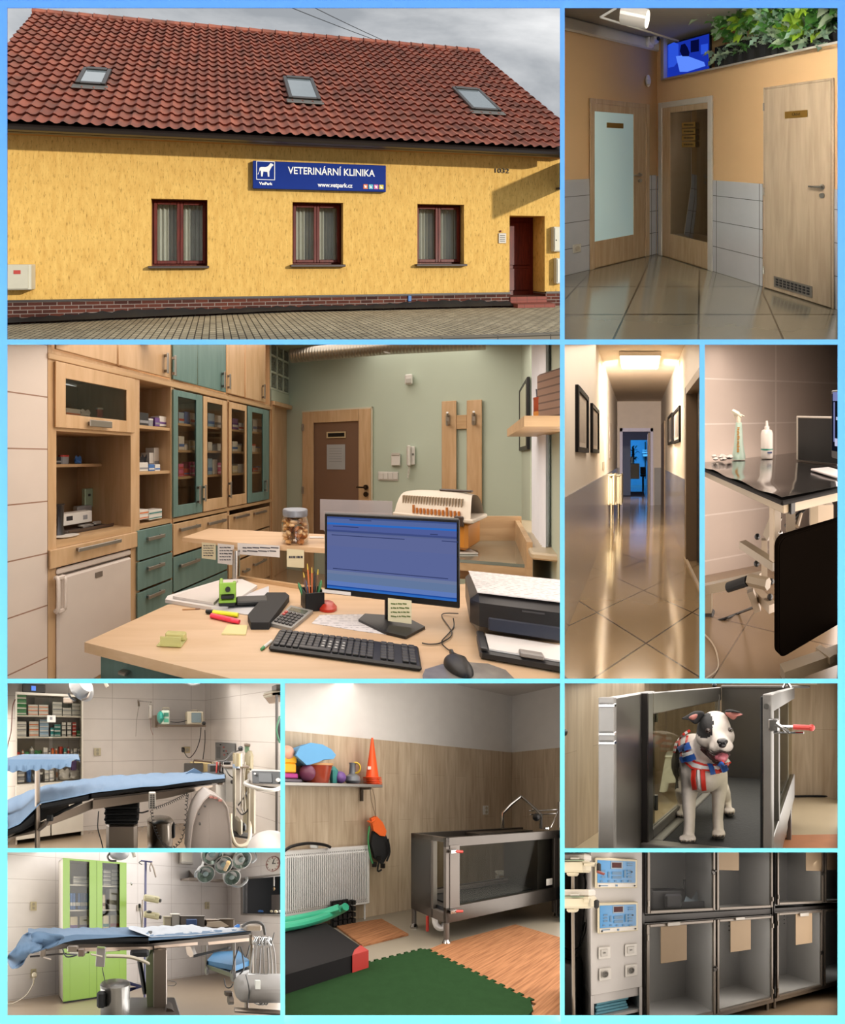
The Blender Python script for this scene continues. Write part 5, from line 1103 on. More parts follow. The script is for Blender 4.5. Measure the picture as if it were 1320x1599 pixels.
# ---------- the long corridor ----------
stage(450,996,713,1.25,(882,538,1093,1060))
XL,XR,YE,ZC=-.52,.6,7.4,2.67
WL=Plane((XL,0),(0,1));WR=Plane((XR,0),(0,-1));WE=Plane((0,YE),(1,0))
cream_w=pl('corridor_cream','dfd4c4',.85,vs=2);dado_m=tile('corridor_dado','a7a19c','80786f',.6,1.2,.003,.16,spec=.5);ctile=tile('corridor_floor','ab916c','3a2a1a',.54,.54,.006,.1,'xyz',(0,0,0),R(45),spec=.55)
mb=MB(frame((.056,1.93,0)));mb.quad((-4,-1.3,0),(4,-1.3,0),(4,14,0),(-4,14,0));struct('floor',mb,ctile)
mb=MB();mb.quad((-3,.8,ZC),(3,.8,ZC),(3,YE,ZC),(-3,YE,ZC));struct('ceiling',mb,pl('corridor_ceiling','d8c8b2',.9))
ZD=.965
mb=MB(WL);mb.box(.8,YE,-.1,0,0,ZC);struct('wall_left',mb,cream_w)
mb=MB(WL);mb.box(.8,YE,0,.012,0,ZD);struct('trim_1',mb,dado_m,smooth=False)
dY0=WR.o.y+WR.d.y*0;yd=ST.at(1072,713,1).x;YD=XR/yd;ydz=2.06
mb=MB(WR);mb.box(-YE,-YD,-.1,0,0,ZC);mb.box(-YD,-YD+1.1,-.1,0,ydz,ZC);mb.box(-YD+1.1,-.8,-.1,0,0,ZC);struct('wall_right',mb,cream_w)
mb=MB(WR);mb.box(-YE,-YD-.02,0,.012,0,ZD);struct('trim_2',mb,dado_m,smooth=False)
d0,d1,dz_=WE.s(972.5),WE.s(1016),WE.z(995,674)
mb=MB(WE);mb.box(-3,d0,-.1,0,0,ZC+.2);mb.box(d1,3,-.1,0,0,ZC+.2);mb.box(d0,d1,-.1,0,dz_,ZC+.2);struct('wall_back',mb,pl('corridor_end','d8c8b8',.85))
mb=MB(WE);mb.box(d1+.1,.6,0,.012,0,ZD);mb.box(XL,d0-.08,0,.012,0,ZD);struct('trim_3',mb,dado_m,smooth=False)
lav=pl('frame_lavender','d6cfe2',.5);dkb=pl('door_brown','54422f',.5);dkk=pl('door_dark','2a2018',.5)
t=thing('door_1',None,None,WE.p(0,0,0),kind='structure');m=MB(WE);m.box(d0-.07,d0,-.1,.03,0,dz_+.09);m.box(d1,d1+.07,-.1,.03,0,dz_+.09);m.box(d0-.07,d1+.07,-.1,.03,dz_,dz_+.09);m.put('door_frame',lav,t)
m=MB();m.box(ST.at(1014.5,0,YE).x-.03,ST.at(1014.5,0,YE).x+.015,YE-.02,YE+.65,0,dz_-.03);m.put('door_leaf',pl('leaf_beige','b09a80',.5),t)
t=thing('door_2',None,None,WR.p(-YD+.4,0,0),kind='structure');m=MB(WR);m.box(-YD-.0,-YD+.1,-.12,.02,0,ydz+.03);m.box(-YD,-YD+1.1,-.12,.02,ydz-.06,ydz+.03);m.put('door_frame',pl('door_frame_brown','7d6850',.5),t);m=MB(WR);m.box(-YD+.1,-YD+1.1,-.14,-.11,0,ydz-.06);m.put('door_leaf',dkk,t)
m=MB(WR);m.box(-YD-.01,-YD+1.1,0,.03,0,.02);struct('trim_4',m,pl('threshold','a08a6c',.4))
y1,y2=XR/ST.at(1039.5,0,1).x,XR/ST.at(1034.5,0,1).x;t=thing('door_3',None,None,WR.p(-(y1+y2)/2,0,0),kind='structure');m=MB(WR);m.box(-y2,-y1,0,.03,0,2.02);m.put('door_frame',pl('door_frame_far','8a7358',.5),t);m=MB(WR);m.box(-y2+.08,-y1-.08,.005,.02,0,1.95);m.put('door_leaf',dkb,t)
y1,y2=XL/ST.at(953,0,1).x,XL/ST.at(955.5,0,1).x;wallthing(WL,'wall_panel','narrow grey panel far down the left corridor wall','panel',953,955.2,660,716,.02,pl('panel_grey','a8998a',.5))
art=[pl('art_grey%d'%i,c,.3,var=.35,vs=9) for i,c in enumerate(('a59a8c','8f8578','8b8780','a39a90'))]
def pict(P,u0,u1,v0,v1,label,k):
 t=thing('picture_frame',label,'picture',P.p(P.s((u0+u1)/2),0,P.z(u0,v1)));ym=u0 if P is WL else u1
 s0,s1=sorted((P.s(u0,.025),P.s(u1,.025)));z1,z0=P.z(ym,v0,.025),P.z(ym,v1,.025);w=.045
 m=MB(P);m.box(s0,s0+w,0,.03,z0,z1,.004);m.box(s1-w,s1,0,.03,z0,z1,.004);m.box(s0+w,s1-w,0,.03,z0,z0+w);m.box(s0+w,s1-w,0,.03,z1-w,z1);m.put('frame',pl('frame_black','120e0c',.6,spec=.1),t)
 m=MB(P);m.box(s0+w,s1-w,0,.01,z0+w,z1-w);m.put('mount',pl('mount_pale','c4b8a8',.6),t);a=(s1-s0)*.2;b=(z1-z0)*.17;m=MB(P);m.box(s0+a,s1-a,.01,.012,z0+b,z1-b);m.put('print',art[k],t)
pict(WL,903,919.6,600,706,'large black framed picture, nearer of two on the left corridor wall',0)
pict(WL,925.5,936,629,707,'large black framed picture, farther of two on the left corridor wall',1)
pict(WR,1043,1049.3,644,693,'small black framed picture, farther of two on the right corridor wall',2)
pict(WR,1051,1061,633,690,'small black framed picture, nearer of two on the right corridor wall',3)
wallthing(WL,'light_switch','small pale switch on the left corridor wall above the radiators','light switch',942.3,944.6,721,734,.012,pl('switch_cream','c9b79e',.5))
rad=pl('radiator_cream','d9cba6',.4)
for k,(ya,u0,u1,lb) in enumerate(((5.0,949,960,'cream radiator, nearer of two on the left corridor wall'),(5.8,960,971.5,'cream radiator, farther of two by the end door'))):
 p0,p1=ST.at(u0,741,ya),ST.at(u1,741,ya);zb=ST.at(u0,789,ya).z;zt_=p0.z;x0,x1=p0.x,p1.x
 t=thing('radiator',lb,'radiator',((x0+x1)/2,ya,0));m=MB();m.box(x0,x0+.045,ya,ya+.5,zb,zt_,.012);m.box(x1-.045,x1,ya,ya+.5,zb,zt_,.012);m.put('panel',rad,t)
 m=MB()
 for i in range(8):m.box(x0+.04,x1-.04,ya+.02+.06*i,ya+.05+.06*i,zb+.03,zt_-.03)
 m.box(x0+.01,x1-.01,ya,ya+.03,zt_-.03,zt_+.005,.004);m.put('fins',rad,t);m=MB();m.cyl(((x0+x1)/2,ya+.02,0),((x0+x1)/2,ya+.02,zb+.02),.014);m.cyl(((x0+x1)/2,ya+.4,0),((x0+x1)/2,ya+.4,zb+.02),.014);m.put('pipe',rad,t)
 # panel lamp
t=thing('ceiling_light','square white panel lamp on the corridor ceiling','ceiling light',(.02,4.1,2.6));m=MB();a,c=ST.at(967,550,3.87).x,ST.at(1033,550,3.87).x;m.box(a,c,3.87,4.45,2.605,2.665,.004);m.put('housing',pl('housing_white','e5d8c6',.5),t);m=MB();m.box(a+.02,c-.02,3.89,4.43,2.598,2.606);m.put('diffuser',emit('panel_glow','fff1dc',28),t)
lamp(V((.03,4.15,2.58)),300,.45,'fff4ea','corridor_fill',V((.03,8.0,.8)),105)  # added lamp under the fixture, aimed to brighten the corridor end
# the blue-lit room beyond the end door
B1=9.2;m=MB();g0,g1,gz=ST.at(985,0,B1).x,ST.at(1013.5,0,B1).x,ST.at(0,687,B1).z;gr=pl('beyond_grey','5f6468',.8)
m.box(-2,g0,B1,B1+.1,0,3.2);m.box(g1,2,B1,B1+.1,0,3.2);m.box(g0,g1,B1,B1+.1,gz,3.2);struct('wall_beyond',m,gr)
m=MB();m.box(-3,3,12.6,12.7,-.1,4);struct('wall_beyond',m,pl('beyond_blue','7fb4d4',.8));m=MB();m.quad((-3,YE,3.0),(3,YE,3.0),(3,12.7,3.0),(-3,12.7,3.0));struct('ceiling',m,gr)
m=MB();m.box(-.8,-.7,YE,B1,0,3.2);m.box(1.0,1.1,YE,12.7,0,3.2);m.box(-1.2,-1.1,B1,12.7,0,3.2);struct('wall_beyond',m,gr)
def fb(u0,u1,v0,v1,Y,d,name,mat,label,cat):
 p,q=ST.at(u0,v0,Y),ST.at(u1,v1,Y);m=MB();m.box(p.x,q.x,Y,Y+d,max(q.z,.001),p.z,.02);return m.put(name,mat,label=label,cat=cat)
fb(984,999,724,748,10.8,.5,'counter',pl('counter_tan','a59a8a',.6),'pale counter in the blue room at the end of the corridor','counter')
t=thing('office_chair','black chair beside the counter in the blue room','chair',(ST.at(1004,0,11.2).x,11.2,0));
p,q=ST.at(1000,729,11.2),ST.at(1009,744,11.2);m=MB();m.box(p.x,q.x,11.2,11.26,q.z+.1,p.z,.02);m.put('backrest',BLACK(),t);m=MB();m.box(p.x,q.x,11.0,11.3,q.z,q.z+.1,.03);m.put('seat',BLACK(),t);m=MB();m.cyl(((p.x+q.x)/2,11.15,0),((p.x+q.x)/2,11.15,q.z),.04);m.put('pedestal',BLACK(),t)
t=thing('potted_plant','dark leafy plant behind the pale counter in the blue room','plant',ST.at(989,724,11.5));m=MB();rr=random.Random(4)
for i in range(22):leaf(m,ST.at(988,712,11.5)+V((rr.uniform(-.08,.12),0,rr.uniform(-.2,.3))),V((rr.uniform(-1,1),-.3,rr.uniform(-.3,1))),.28,.1)
m.put('foliage',pl('dark_leaf','1f2b22',.6),t);m=MB();m.cyl(ST.at(989,724,11.5),ST.at(989,700,11.5),.05);m.put('stem',pl('stem_brown','6b4a38',.7),t)
for i,(u,v) in enumerate(((1008,704),(1007.5,708),(1008.5,713))):
 m=MB();p=ST.at(u,v,12.3);m.box(p.x-.12,p.x+.14,12.3,12.4,p.z,p.z+.05+.03*i,.01);m.put('shelf_item',pl('pale_item','cfe0e8',.5),label='%s pale object hanging on the blue wall'%('upper','middle','lower')[i],cat='shelf item')
m=MB();p=ST.at(1008,690,12.3);m.cyl((p.x,12.35,.3),(p.x,12.35,p.z),.02);m.put('stand_pole',BLACK(),label='thin dark stand against the blue wall',cat='stand')
fb(985,989,713,724,10.7,.1,'white_box',pl('pale_item','cfe0e8',.5),'small pale box standing on the far counter','box')
m=MB();p,q=ST.onz(973,775),ST.onz(1007,768.5);m.box(p.x,ST.onz(1007,775).x,p.y,q.y+.05,.001,.015,.004);m.put('door_mat',pl('mat_navy','23262f',.95),label='dark door mat just beyond the corridor end door',cat='door mat')
lamp(ST.at(1000,690,11.5),110,.5,'58b8ff','blue_lamp',ST.at(1000,713,12.6));lamp(V((.1,8.0,2.8)),110,.4,'d8d4ff','far_lamp',V((.1,8.2,0)))
bay_glow({'top':1,'left':.5,'right':.5},2.3,6.4,1.1,'ffeedd');bay_glow({'top':1},6.4,12.0,3.2,'fff0e2')
# ---------- examination table with black top ----------
stage(500,1205,638,1.25,(1101,538,1309,1060))
p=ST.at(1212,638,2.62);TW=Plane((p.x,p.y),(2.41,1));TZ=.91
wt=tile('exam_wall_tile','b4a298','c9bbb0',1.24,.345,.005,.3,off=(.01,-.0,0));z0=TW.z(1212,595);
wt=tile('exam_wall_tile2','c8b8ad','dccfc6',1.24,.342,.006,.3,off=(0,-z0,0))
mb=MB(TW);mb.box(-4,4,-.1,0,0,3.2);struct('wall_back',mb,wt,smooth=False)
mb=MB(frame((0,0,0),R(16)));mb.quad((-4,0,0),(5,0,0),(5,6,0),(-4,6,0));struct('floor',mb,tile('exam_floor','8c7458','6f5a42',.6,.6,.005,.2,'xyz',(.14,.1,0),R(35)))
A,B,Cc,D=V((.042,1.24,0)),V((.677,1.712,0)),V((.19,2.5,0)),V((-.468,2.01,0))
d1=(B-A).normalized();d2=(D-A).normalized();TF=Matrix(((d1.x,d2.x,0,A.x),(d1.y,d2.y,0,A.y),(0,0,1,0),(0,0,0,1)));w,l=(B-A).length,(D-A).length
t=thing('exam_table','height-adjustable examination table with glossy black top and cream frame','examination table',(A.x+.1,A.y+.5,0))
btop=pl('black_gloss','15110f',.1,spec=.9);crm=pl('cream_paint','9d8c72',.45);crm2=pl('cream_grey','b3a18a',.5)
m=MB(TF)
def topf(x,y):
 X=-.008+w*1.16*x;Y=-.008+(l+.008)*y;e=min(y*12,(1-y)*12,x*12,1);return(X,Y,TZ-.004+.006*math.sin(X*23)*(1-min(1,y*5))*e*1.2+.005*math.sin(Y*21+1)*(1-min(1,x*6)))
m.grid(topf,40,40);n0=len(m.v)
m.put('table_top',btop,t);m=MB(TF);m.box(-.008,w*1.15,-.008,l,TZ-.036,TZ-.016,.008);m.put('padded_edge',pl('edge_black','0e0b0a',.7,spec=.08),t)
m=MB(TF);m.box(.02,.06,.02,l-.02,TZ-.078,TZ-.034,.004);m.put('side_rail',crm,t);m=MB(TF);m.box(.075,w*1.15,.015,.05,TZ-.08,TZ-.031,.004);m.put('front_rail',crm,t)
m=MB(TF);m.box(.05,.078,.01,.05,TZ-.085,TZ-.03,.004);m.put('corner_cap',BLACK(),t)
m=MB(TF);m.box(.03,.07,.1,.14,.6,TZ-.075,.004);m.put('post',crm2,t)
def bar(a,b,wd,mat,nm,k=4,par=None):
 m=MB();m.tube([a,b],wd,k);return m.put(nm,mat,par or t)
P=lambda u,v,Y:ST.at(u,v,Y)
bar(P(1200,838,1.6),P(1213,806,1.55),.03,crm,'bracket');bar(P(1194,842,1.68),P(1194,912,1.68),.022,crm2,'column');bar(P(1160,850,1.75),P(1212,884,1.5),.028,crm,'step_plate')
bar(P(1170,912,1.85),P(1207,950,1.62),.03,crm2,'strut');bar(P(1235,790,1.5),P(1235,830,1.5),.03,crm2,'inner_post');bar(P(1271,775,1.7),P(1271,820,1.7),.03,crm,'inner_post');bar(P(1228,822,1.6),P(1256,795,1.7),.012,BLACK(),'gas_spring',8);bar(P(1245,822,1.6),P(1252,796,1.7),.012,crm2,'gas_spring',8);bar(P(1288,785,2.1),P(1288,822,2.1),.07,crm2,'drive_housing')
for u,v in((1183,838),(1182,880),(1205,908),(1203,932)):m=MB();m.sph(P(u,v,1.66),.016,10);m.put('bolt',BLACK(),t)
# hanging black leaf
HPL=Plane(((A+d2*.015).x,(A+d2*.015).y),(d1.x,d1.y));s0=HPL.s(1212.5);zt_,zb_=HPL.z(1214,838),HPL.z(1210,1029);r=.04
def rrect(x0,x1,z0,z1,r,n=6):
 o=[]
 for cx,cz,a0 in((x1-r,z1-r,0),(x0+r,z1-r,90),(x0+r,z0+r,180),(x1-r,z0+r,270)):
  for i in range(n+1):a=R(a0+90*i/n);o.append((cx+r*math.cos(a),cz+r*math.sin(a)))
 return o
m=MB(HPL);m.prism(rrect(s0,s0+.9,zb_,zt_,r),-.012,.012,'y');m.put('folding_leaf',pl('leaf_black','0a0705',1.0,spec=.0),t);m=MB(HPL);m.prism(rrect(s0+.006,s0+.89,zb_+.006,zt_-.006,r),.012,.014,'y');m.put('leaf_edge',pl('leaf_black','0a0705',1.0,spec=.0),t)
m=MB();m.sph(P(1219,832,1.33),.01,8);m.put('hinge_pin',CHROME(),t)
# floor frame with pedal and castor
FZ=.3;a,b=ST.onz(1101,925,.26),P(1190,902,1.75);m=MB();m.tube([P(1090,922,1.95),P(1192,901,1.72)],.035,4);m.put('floor_beam',crm,t)
bar(P(1107,920,1.95),P(1107,956,1.95),.03,crm,'foot_leg');m=MB();m.tube([P(1138,917,1.72),P(1168,907,1.66)],.026,12);m.put('foot_pedal',RUBBER(),t);m=MB();m.tube([P(1170,905,1.66),P(1200,912,1.6)],.03,6);m.put('pivot',crm,t);bar(P(1172,922,1.7),P(1184,953,1.7),.024,crm2,'support_foot')
m=MB();c=P(1108,972,1.95);m.cyl((c.x-.02,c.y,c.z-.01),(c.x+.02,c.y,c.z-.01),.05,n=18);m.box(c.x-.03,c.x+.03,c.y-.03,c.y+.03,c.z+.02,c.z+.07,.01);m.put('castor',pl('castor_dark','2d2a26',.5),t)
m=MB();a=ST.onz(1219,1052,.08);m.tube([P(1222,1052,1.4),P(1330,1014,1.53)],.036,4);m.put('front_beam',crm,t);bar(P(1278,1014,1.52),P(1300,1030,1.45),.022,crm,'cross_foot')
# things on the table
def onT(u,v):return ST.onz(u,v,TZ+.002)
p=onT(1154,717);t=thing('spray_bottle','pale green spray bottle with orange lettering on the black table','spray bottle',p);k=p.y/500;m=MB()
m.lathe([(10.5*k,0),(10.5*k,6*k),(7.5*k,22*k),(5.5*k,50*k),(4.6*k,57*k),(3.5*k,58*k)],p,20,sy=.7);m.put('bottle',pl('bottle_mint','a8beae',.4),t)
m=MB();m.lathe([(3.4*k,57*k),(3.6*k,64*k),(2.8*k,68*k)],p,14);m.tube([p+V((4*k,0,66*k)),p+V((-2*k,0,71*k)),p+V((-10*k,0,76*k))],[2.2*k,4*k,3*k],8);m.tube([p+V((3*k,0,69*k)),p+V((9*k,0,67*k))],[2*k,.8*k],6);m.tube([p+V((-7*k,0,73*k)),p+V((-6*k,0,62*k))],[1.2*k,.8*k],6);m.put('trigger_head',pl('head_cream','d6cbb2',.4),t)
m=MB();rr=random.Random(3)
for i in range(15):z=(12+i*2.6)*k;m.box(p.x-2.2*k+rr.uniform(0,1)*k*.5,p.x+rr.uniform(.5,2.2)*k,p.y-7.6*k*(1-i*.028),p.y-4*k,p.z+z,p.z+z+1.7*k)
m.put('lettering',pl('letter_ochre','b07a28',.6),t)
p=onT(1198,715);t=thing('gel_bottle','white gel bottle with a green band on the black table','bottle',p);k=p.y/500;m=MB();m.lathe([(9*k,0),(9.5*k,2*k),(9.5*k,38*k),(8*k,43*k),(4*k,45*k)],p,22,sy=.75);m.put('bottle',pl('bottle_white','d8cdc4',.35),t)
m=MB();m.lathe([(4*k,44*k),(4*k,49*k),(2.4*k,50*k),(1.8*k,57*k),(1.2*k,58*k)],p,14);m.put('nozzle',pl('bottle_white','d8cdc4',.35),t);m=MB();m.lathe([(9.7*k,12.5*k),(9.7*k,15*k)],p,22,sy=.75,cap=False);m.put('green_band',pl('band_green','1f7f68',.4),t);m=MB();m.box(p.x+1*k,p.x+8*k,p.y-7.4*k,p.y-4.6*k,p.z+8*k,p.z+10.5*k);m.put('blue_mark',pl('mark_blue','3b4a72',.5),t)
rr=random.Random(8);p=onT(1126,720);t=thing('cotton_swabs','small heap of white cotton swabs at the left of the black table','cotton swabs',p);k=p.y/500
for i in range(16):
 c=p+V((rr.uniform(-14,15)*k,rr.uniform(-6,20)*k*1,rr.uniform(3,8)*k));m=MB();m.sph(c,(4.5*k,4*k,2.6*k),8);m.put('swab',pl('cotton','d6ccc4',.95,var=.2,vs=40),t)
SC=plane2(1243,2.1,1300,1.95);t=thing('tablet_screen','dark flat screen with pale edge standing at the back of the table','screen',SC.p(SC.s(1272),0,TZ));zt_,zb_=SC.z(1272,650),TZ+.002
m=MB(SC);m.box(SC.s(1243.5),SC.s(1312),-.03,0,zb_,zt_,.004);m.put('casing',pl('pale_casing','9d9285',.4),t);m=MB(SC);m.box(SC.s(1247),SC.s(1312),0,.003,zb_+.006,zt_-.012);m.put('dark_panel',pl('screen_off','0d0a09',.5,spec=.1),t)
SD=plane2(1298,1.75,1330,1.6);t=thing('ultrasound_monitor','black monitor with a lit picture cut by the right edge','monitor',SD.p(SD.s(1310),0,TZ));m=MB(SD);a,b=SD.s(1298),SD.s(1345);z1,z0=SD.z(1304,609),SD.z(1304,716);m.box(a,b,-.05,0,z0,z1,.006);m.put('casing',BLACK(),t)
m=MB(SD);m.box(a+.01,b-.01,0,.002,z0+.04,z1-.02);m.put('screen',emit('us_screen','10121c',1.0),t)
m=MB(SD);wb(m,SD,1301,1312,612,626,.002,.003);wb(m,SD,1302,1304,628,690,.002,.003);m.put('screen_menu',emit('us_menu','8086b8',.9),t);m=MB(SD);wb(m,SD,1304,1312,685,697,.0025,.0035);wb(m,SD,1306,1309,651,656,.0025,.0035);m.put('screen_readout',emit('us_read','c9cce8',.9),t)
m=MB(SD);m.box(a-.05,b,-.02,.1,TZ+.001,TZ+.012,.003);m.put('stand_foot',pl('foot_pale','b9b0ae',.4),t);m=MB(SD);m.box(a+.05,a+.1,-.07,-.04,TZ,z0+.1);m.put('neck',BLACK(),t)
cable('floor_cable',[P(1118,970,1.9),ST.onz(1135,965,.01),ST.onz(1155,957,.01),P(1178,948,1.72)],.007,BLACK(),'black cable running from the castor to the table foot')
cable('floor_cable',[ST.onz(1095,985,.01),ST.onz(1112,1003,.01),ST.onz(1120,1022,.01),ST.onz(1120,1045,.01),ST.onz(1098,1062,.01)],.004,pl('cable_cream','b5a184',.5),'thin pale cable curling on the floor at the lower left')
bay_glow({'top':1.3,'right':.9,'left':.2},2.2,7.2,3.3,'fff0e4')
# ---------- operating theatre with the medicine cabinet ----------
stage(450,225,1140,1.45,(11,1067,438,1325))
W6=Plane((0,4.35),(4.4,1));s_=W6.s(320);c6=W6.p(s_,0,0);R6=Plane((c6.x,c6.y),(.5,-1))
wt6=tile('theatre_tile','e8e0d8','c6bcb3',.62,.31,.004,.2,off=(-.14,-.06,0));fl6=pl('theatre_floor','9c866c',.25)
mb=MB(W6);mb.box(-4,s_,-.1,0,0,3);struct('wall_back',mb,wt6,smooth=False);mb=MB(R6);mb.box(0,6,-.1,0,0,3);struct('wall_right',mb,wt6,smooth=False)
mb=MB();mb.quad((-4,.8,0),(4,.8,0),(4,6,0),(-4,6,0));struct('floor',mb,fl6)
wht=pl('white_lacquer','d9d2c4',.35);stl=pl('warm_steel','9a8b7c',.35,.75);stl2=pl('dark_warm_steel','5f554c',.4,.7);blue_c=pl('drape_blue','5a738d',.8,bmp=.002);dev=pl('device_beige','a0957f',.45);dkd=pl('device_dark','3a3632',.5);cuA=pl('cushion_black','0d0e10',.6,spec=.2)
gl6=glass('cabinet_clear','e6e4de',.02,.92,.8)
K6=plane2(25,3.645,131,3.986);k0,k1=K6.s(24),K6.s(130);zt=K6.z(78,1084);D6=-.3
t=thing('medicine_cabinet','white medicine cabinet with glazed upper doors full of packs','cabinet',K6.p((k0+k1)/2,0,0));zz=[K6.z(78,v) for v in(1118.5,1151.5,1181.5,1222)]
m=MB(K6);m.box(k0,k0+.02,D6,0,0,zt);m.box(k1-.03,k1,D6,0,0,zt);m.box(k0,k1,D6,0,zt-.02,zt+.01);m.box(k0+.02,k1-.03,D6,0,zz[3]-.03,zz[3]);m.put('body',wht,t)
m=MB(K6);m.box(k0+.02,k1-.03,D6,D6+.01,0,zt-.02);m.put('back_panel',pl('back_grey','b4ada4',.6),t)
m=MB(K6)
for z in zz[:3]:m.box(k0+.02,k1-.03,D6,-.02,z-.009,z+.009)
m.put('shelf',wht,t);km=(k0+k1)/2
for a,b in((k0,km-.002),(km+.002,k1)):
 m=MB(K6);m.box(a+.004,b-.004,.003,.02,.06,zz[3]-.02,.003);m.put('lower_door',wht,t);m=MB(K6);m.box(a+.02,b-.02,.0,.005,zz[3]+.01,zt-.025);m.put('glass_door',gl6,t)
G='packs in the white medicine cabinet';q=-.06
L4=lambda u0,u1,c,b_,h,stk:[(u1-u0,h,c,b_,'carton',stk)]
def row(j,vb,items,nm):packs(K6,q,vb,items[0][0],items[-1][1] if False else 126,[],nm) if False else None
def cab_row(zsh,vb,items,where):
 prev=items[0][0];spec=[]
 for(a,b,h,c,bd,kd,st) in items:
  if a-prev>.6:spec.append((a-prev,0,None,'','',1))
  spec.append((b-a,h,c,bd,kd,st));prev=b
 packs(K6,q,vb,items[0][0],prev,spec,where,G,gap=.02,zb=zsh+.0095)
cab_row(zz[0],1118,[(26,42,32,'green','white','carton',4),(43.5,59,17,'white','orange','carton',3),(60.5,75.5,17,'white','orange','carton',3),(82,97,22,'white','grey','carton',3),(98,112,13,'white','grey','carton',2),(113,126,20,'white','grey','carton',3)],'top shelf, white cabinet')
cab_row(zz[1],1151,[(26,42,24,'white','grey','carton',3),(45,60,24,'white','orange','carton',3),(61.5,76,27,'pale blue','white','carton',4),(79,84,14,'teal','white','carton',2),(85,95,19,'teal','white','carton',3),(97,103.5,22,'white','black','carton',3),(104.5,111,22,'white','black','carton',3),(113,119,22,'red','white','carton',4),(120,126.5,9,'green','white','carton',1)],'second shelf, white cabinet')
cab_row(zz[2],1181,[(26,32,7,'red','white','carton',1),(33.5,37.5,10,'white','orange','bottle',1),(38.5,45,7,'green','black','carton',1),(46,53,15,'white','grey','bottle',1),(54,66,8,'green','white','bag',1),(68,75,13,'white','grey','carton',1),(76,79,9,'black','white','bottle',1),(80,85,11,'orange','red','tub',1),(86,90,10,'orange','white','tub',1),(91.5,99,13,'red','red','tub',1),(100,104,11,'teal','white','carton',1),(105,109,12,'white','red','bottle',1),(110,114,9,'grey','white','bottle',1),(115,120,10,'white','grey','carton',1),(121,126,10,'white','grey','bottle',1)],'third shelf, white cabinet')
cab_row(zz[3],1222,[(28,39,18,'grey','white','carton',2),(41,49,22,'blue','pale blue','bag',1),(51,58,12,'grey','black','bag',1),(60,68,14,'black','white','tub',1),(70,77,25,'white','grey','carton',3),(78,85,25,'white','grey','carton',2),(87,91,24,'grey','brown','bottle',1),(93,109,16,'white','grey','bag',1),(110,125,14,'white','grey','bag',1)],'lowest shelf, white cabinet')
m=MB(K6);wb(m,K6,111,120,1186,1203,-.1,-.06,.01);m.put('plastic_pouch',hue('purple'),label='purple and blue bag at the right of the lowest cabinet shelf',cat='pouch')
wallthing(K6,'door_sign','small white sign with an emblem on the cabinet doors','sign',73.5,87,1117,1128,.004,hue('white'),[('emblem',78,82,1119.5,1124,.006,hue('grey'))],.001,q0=.006)
t=thing('clock_radio','black clock radio with a lit display on the medicine cabinet','radio',K6.p(K6.s(53),-.1,zt+.01));wp(K6,'case',dkd,t,35,71,1068,1081.5,-.15,-.03,.008);wp(K6,'display',emit('radio_disp','6f9cff',1.0),t,49,56,1071,1078.5,-.03,-.027)
cable('power_cable',[T3(24,1092,3.6),T3(19.5,1105,3.6),T3(17.5,1140,3.62),T3(13,1160,3.62),T3(10,1175,3.62)],.006,pl('cable_brown','5a2a22',.5),'dark red cable hanging down left of the medicine cabinet')
# instrument stand with blue cover
t=th('instrument_stand','instrument stand on a steel post under a blue cover at the left','instrument stand',59,1330,2.2)
tb('post',[(58.5,1197,2.2),(58.5,1340,2.2)],.019,stl,t,12);m=MB();P_=[T3(u,v,2.15) for u,v in((-10,1197),(104,1193))];m.box(P_[0].x,P_[1].x,2.2,2.45,P_[1].z-.0,P_[1].z+.02);m.put('tray',stl,t)
m=MB();cov=[]
for i in range(41):
 u=-5+117*i/40;e=max(0,(u-100)/12)
 f=T3(u,1189+2*e*0,2.15);top=V((f.x,2.15,f.z+.015));bk=V((f.x+.0,2.62-e*.2,f.z+.015));dropv=(1206-8*(u/112)+1.5*math.sin(u*.35))-1189
 cov.append([f+V((0,-.02+.006*math.sin(u*.5),-dropv*2.15/450*(1-e*.2))),f+V((0,-.012,-dropv*.4*2.15/450)),top+V((0,0,-.012*e)),(top+bk)/2+V((0,0,.004*math.sin(u*.2)-.01*e)),bk+V((0,0,-.03*e)),bk+V((0,.02,-.06))])
m.add([p for c in cov for p in c],[(i*6+j,(i+1)*6+j,(i+1)*6+j+1,i*6+j+1) for i in range(40) for j in range(5)]);m.put('blue_cover',blue_c,t)
# operating table
YT=lambda u:2.1+(u-11)/341*.65
t=th('operating_table','operating table with black cushions on a steel column, sloping down to the left','operating table',190,1335,2.6)
front=[(-10,1306),(11,1293),(32,1284),(64,1252.5),(128,1240),(145,1236),(190,1231),(222,1227),(250,1226),(288,1220.5),(322,1217),(352,1214)]
back=[(-10,1262),(11,1251),(16,1249),(65,1229),(126,1218.5),(170,1213),(225,1210),(288,1207),(322,1209),(352,1211)]
def cushion(nm,tab_top,tab_bot,u0,u1,n=16):
 m=MB();vs=[];
 for i in range(n+1):
  u=u0+(u1-u0)*i/n;Y=YT(u);a,b=T3(u,interp(tab_top,u),Y),T3(u,interp(tab_bot,u),Y);w=.5;h=(a.z-b.z)*.3
  vs+=[b+V((0,.02,0)),b+V((0,0,h)),a+V((0,0,-h)),a+V((0,.02,0)),a+V((.12,w,0)),b+V((.12,w,0))]
 fs=[(i*6+j,(i+1)*6+j,(i+1)*6+(j+1)%6,i*6+(j+1)%6) for i in range(n) for j in range(6)]+[tuple(range(6)),tuple(n*6+j for j in range(5,-1,-1))]
 m.add(vs,fs);m.put(nm,cuA,t)
cushion('cushion',front,[(143,1248),(175,1243),(188,1241),(192,1240),(250,1234),(290,1229),(352,1222)],143,352,30)
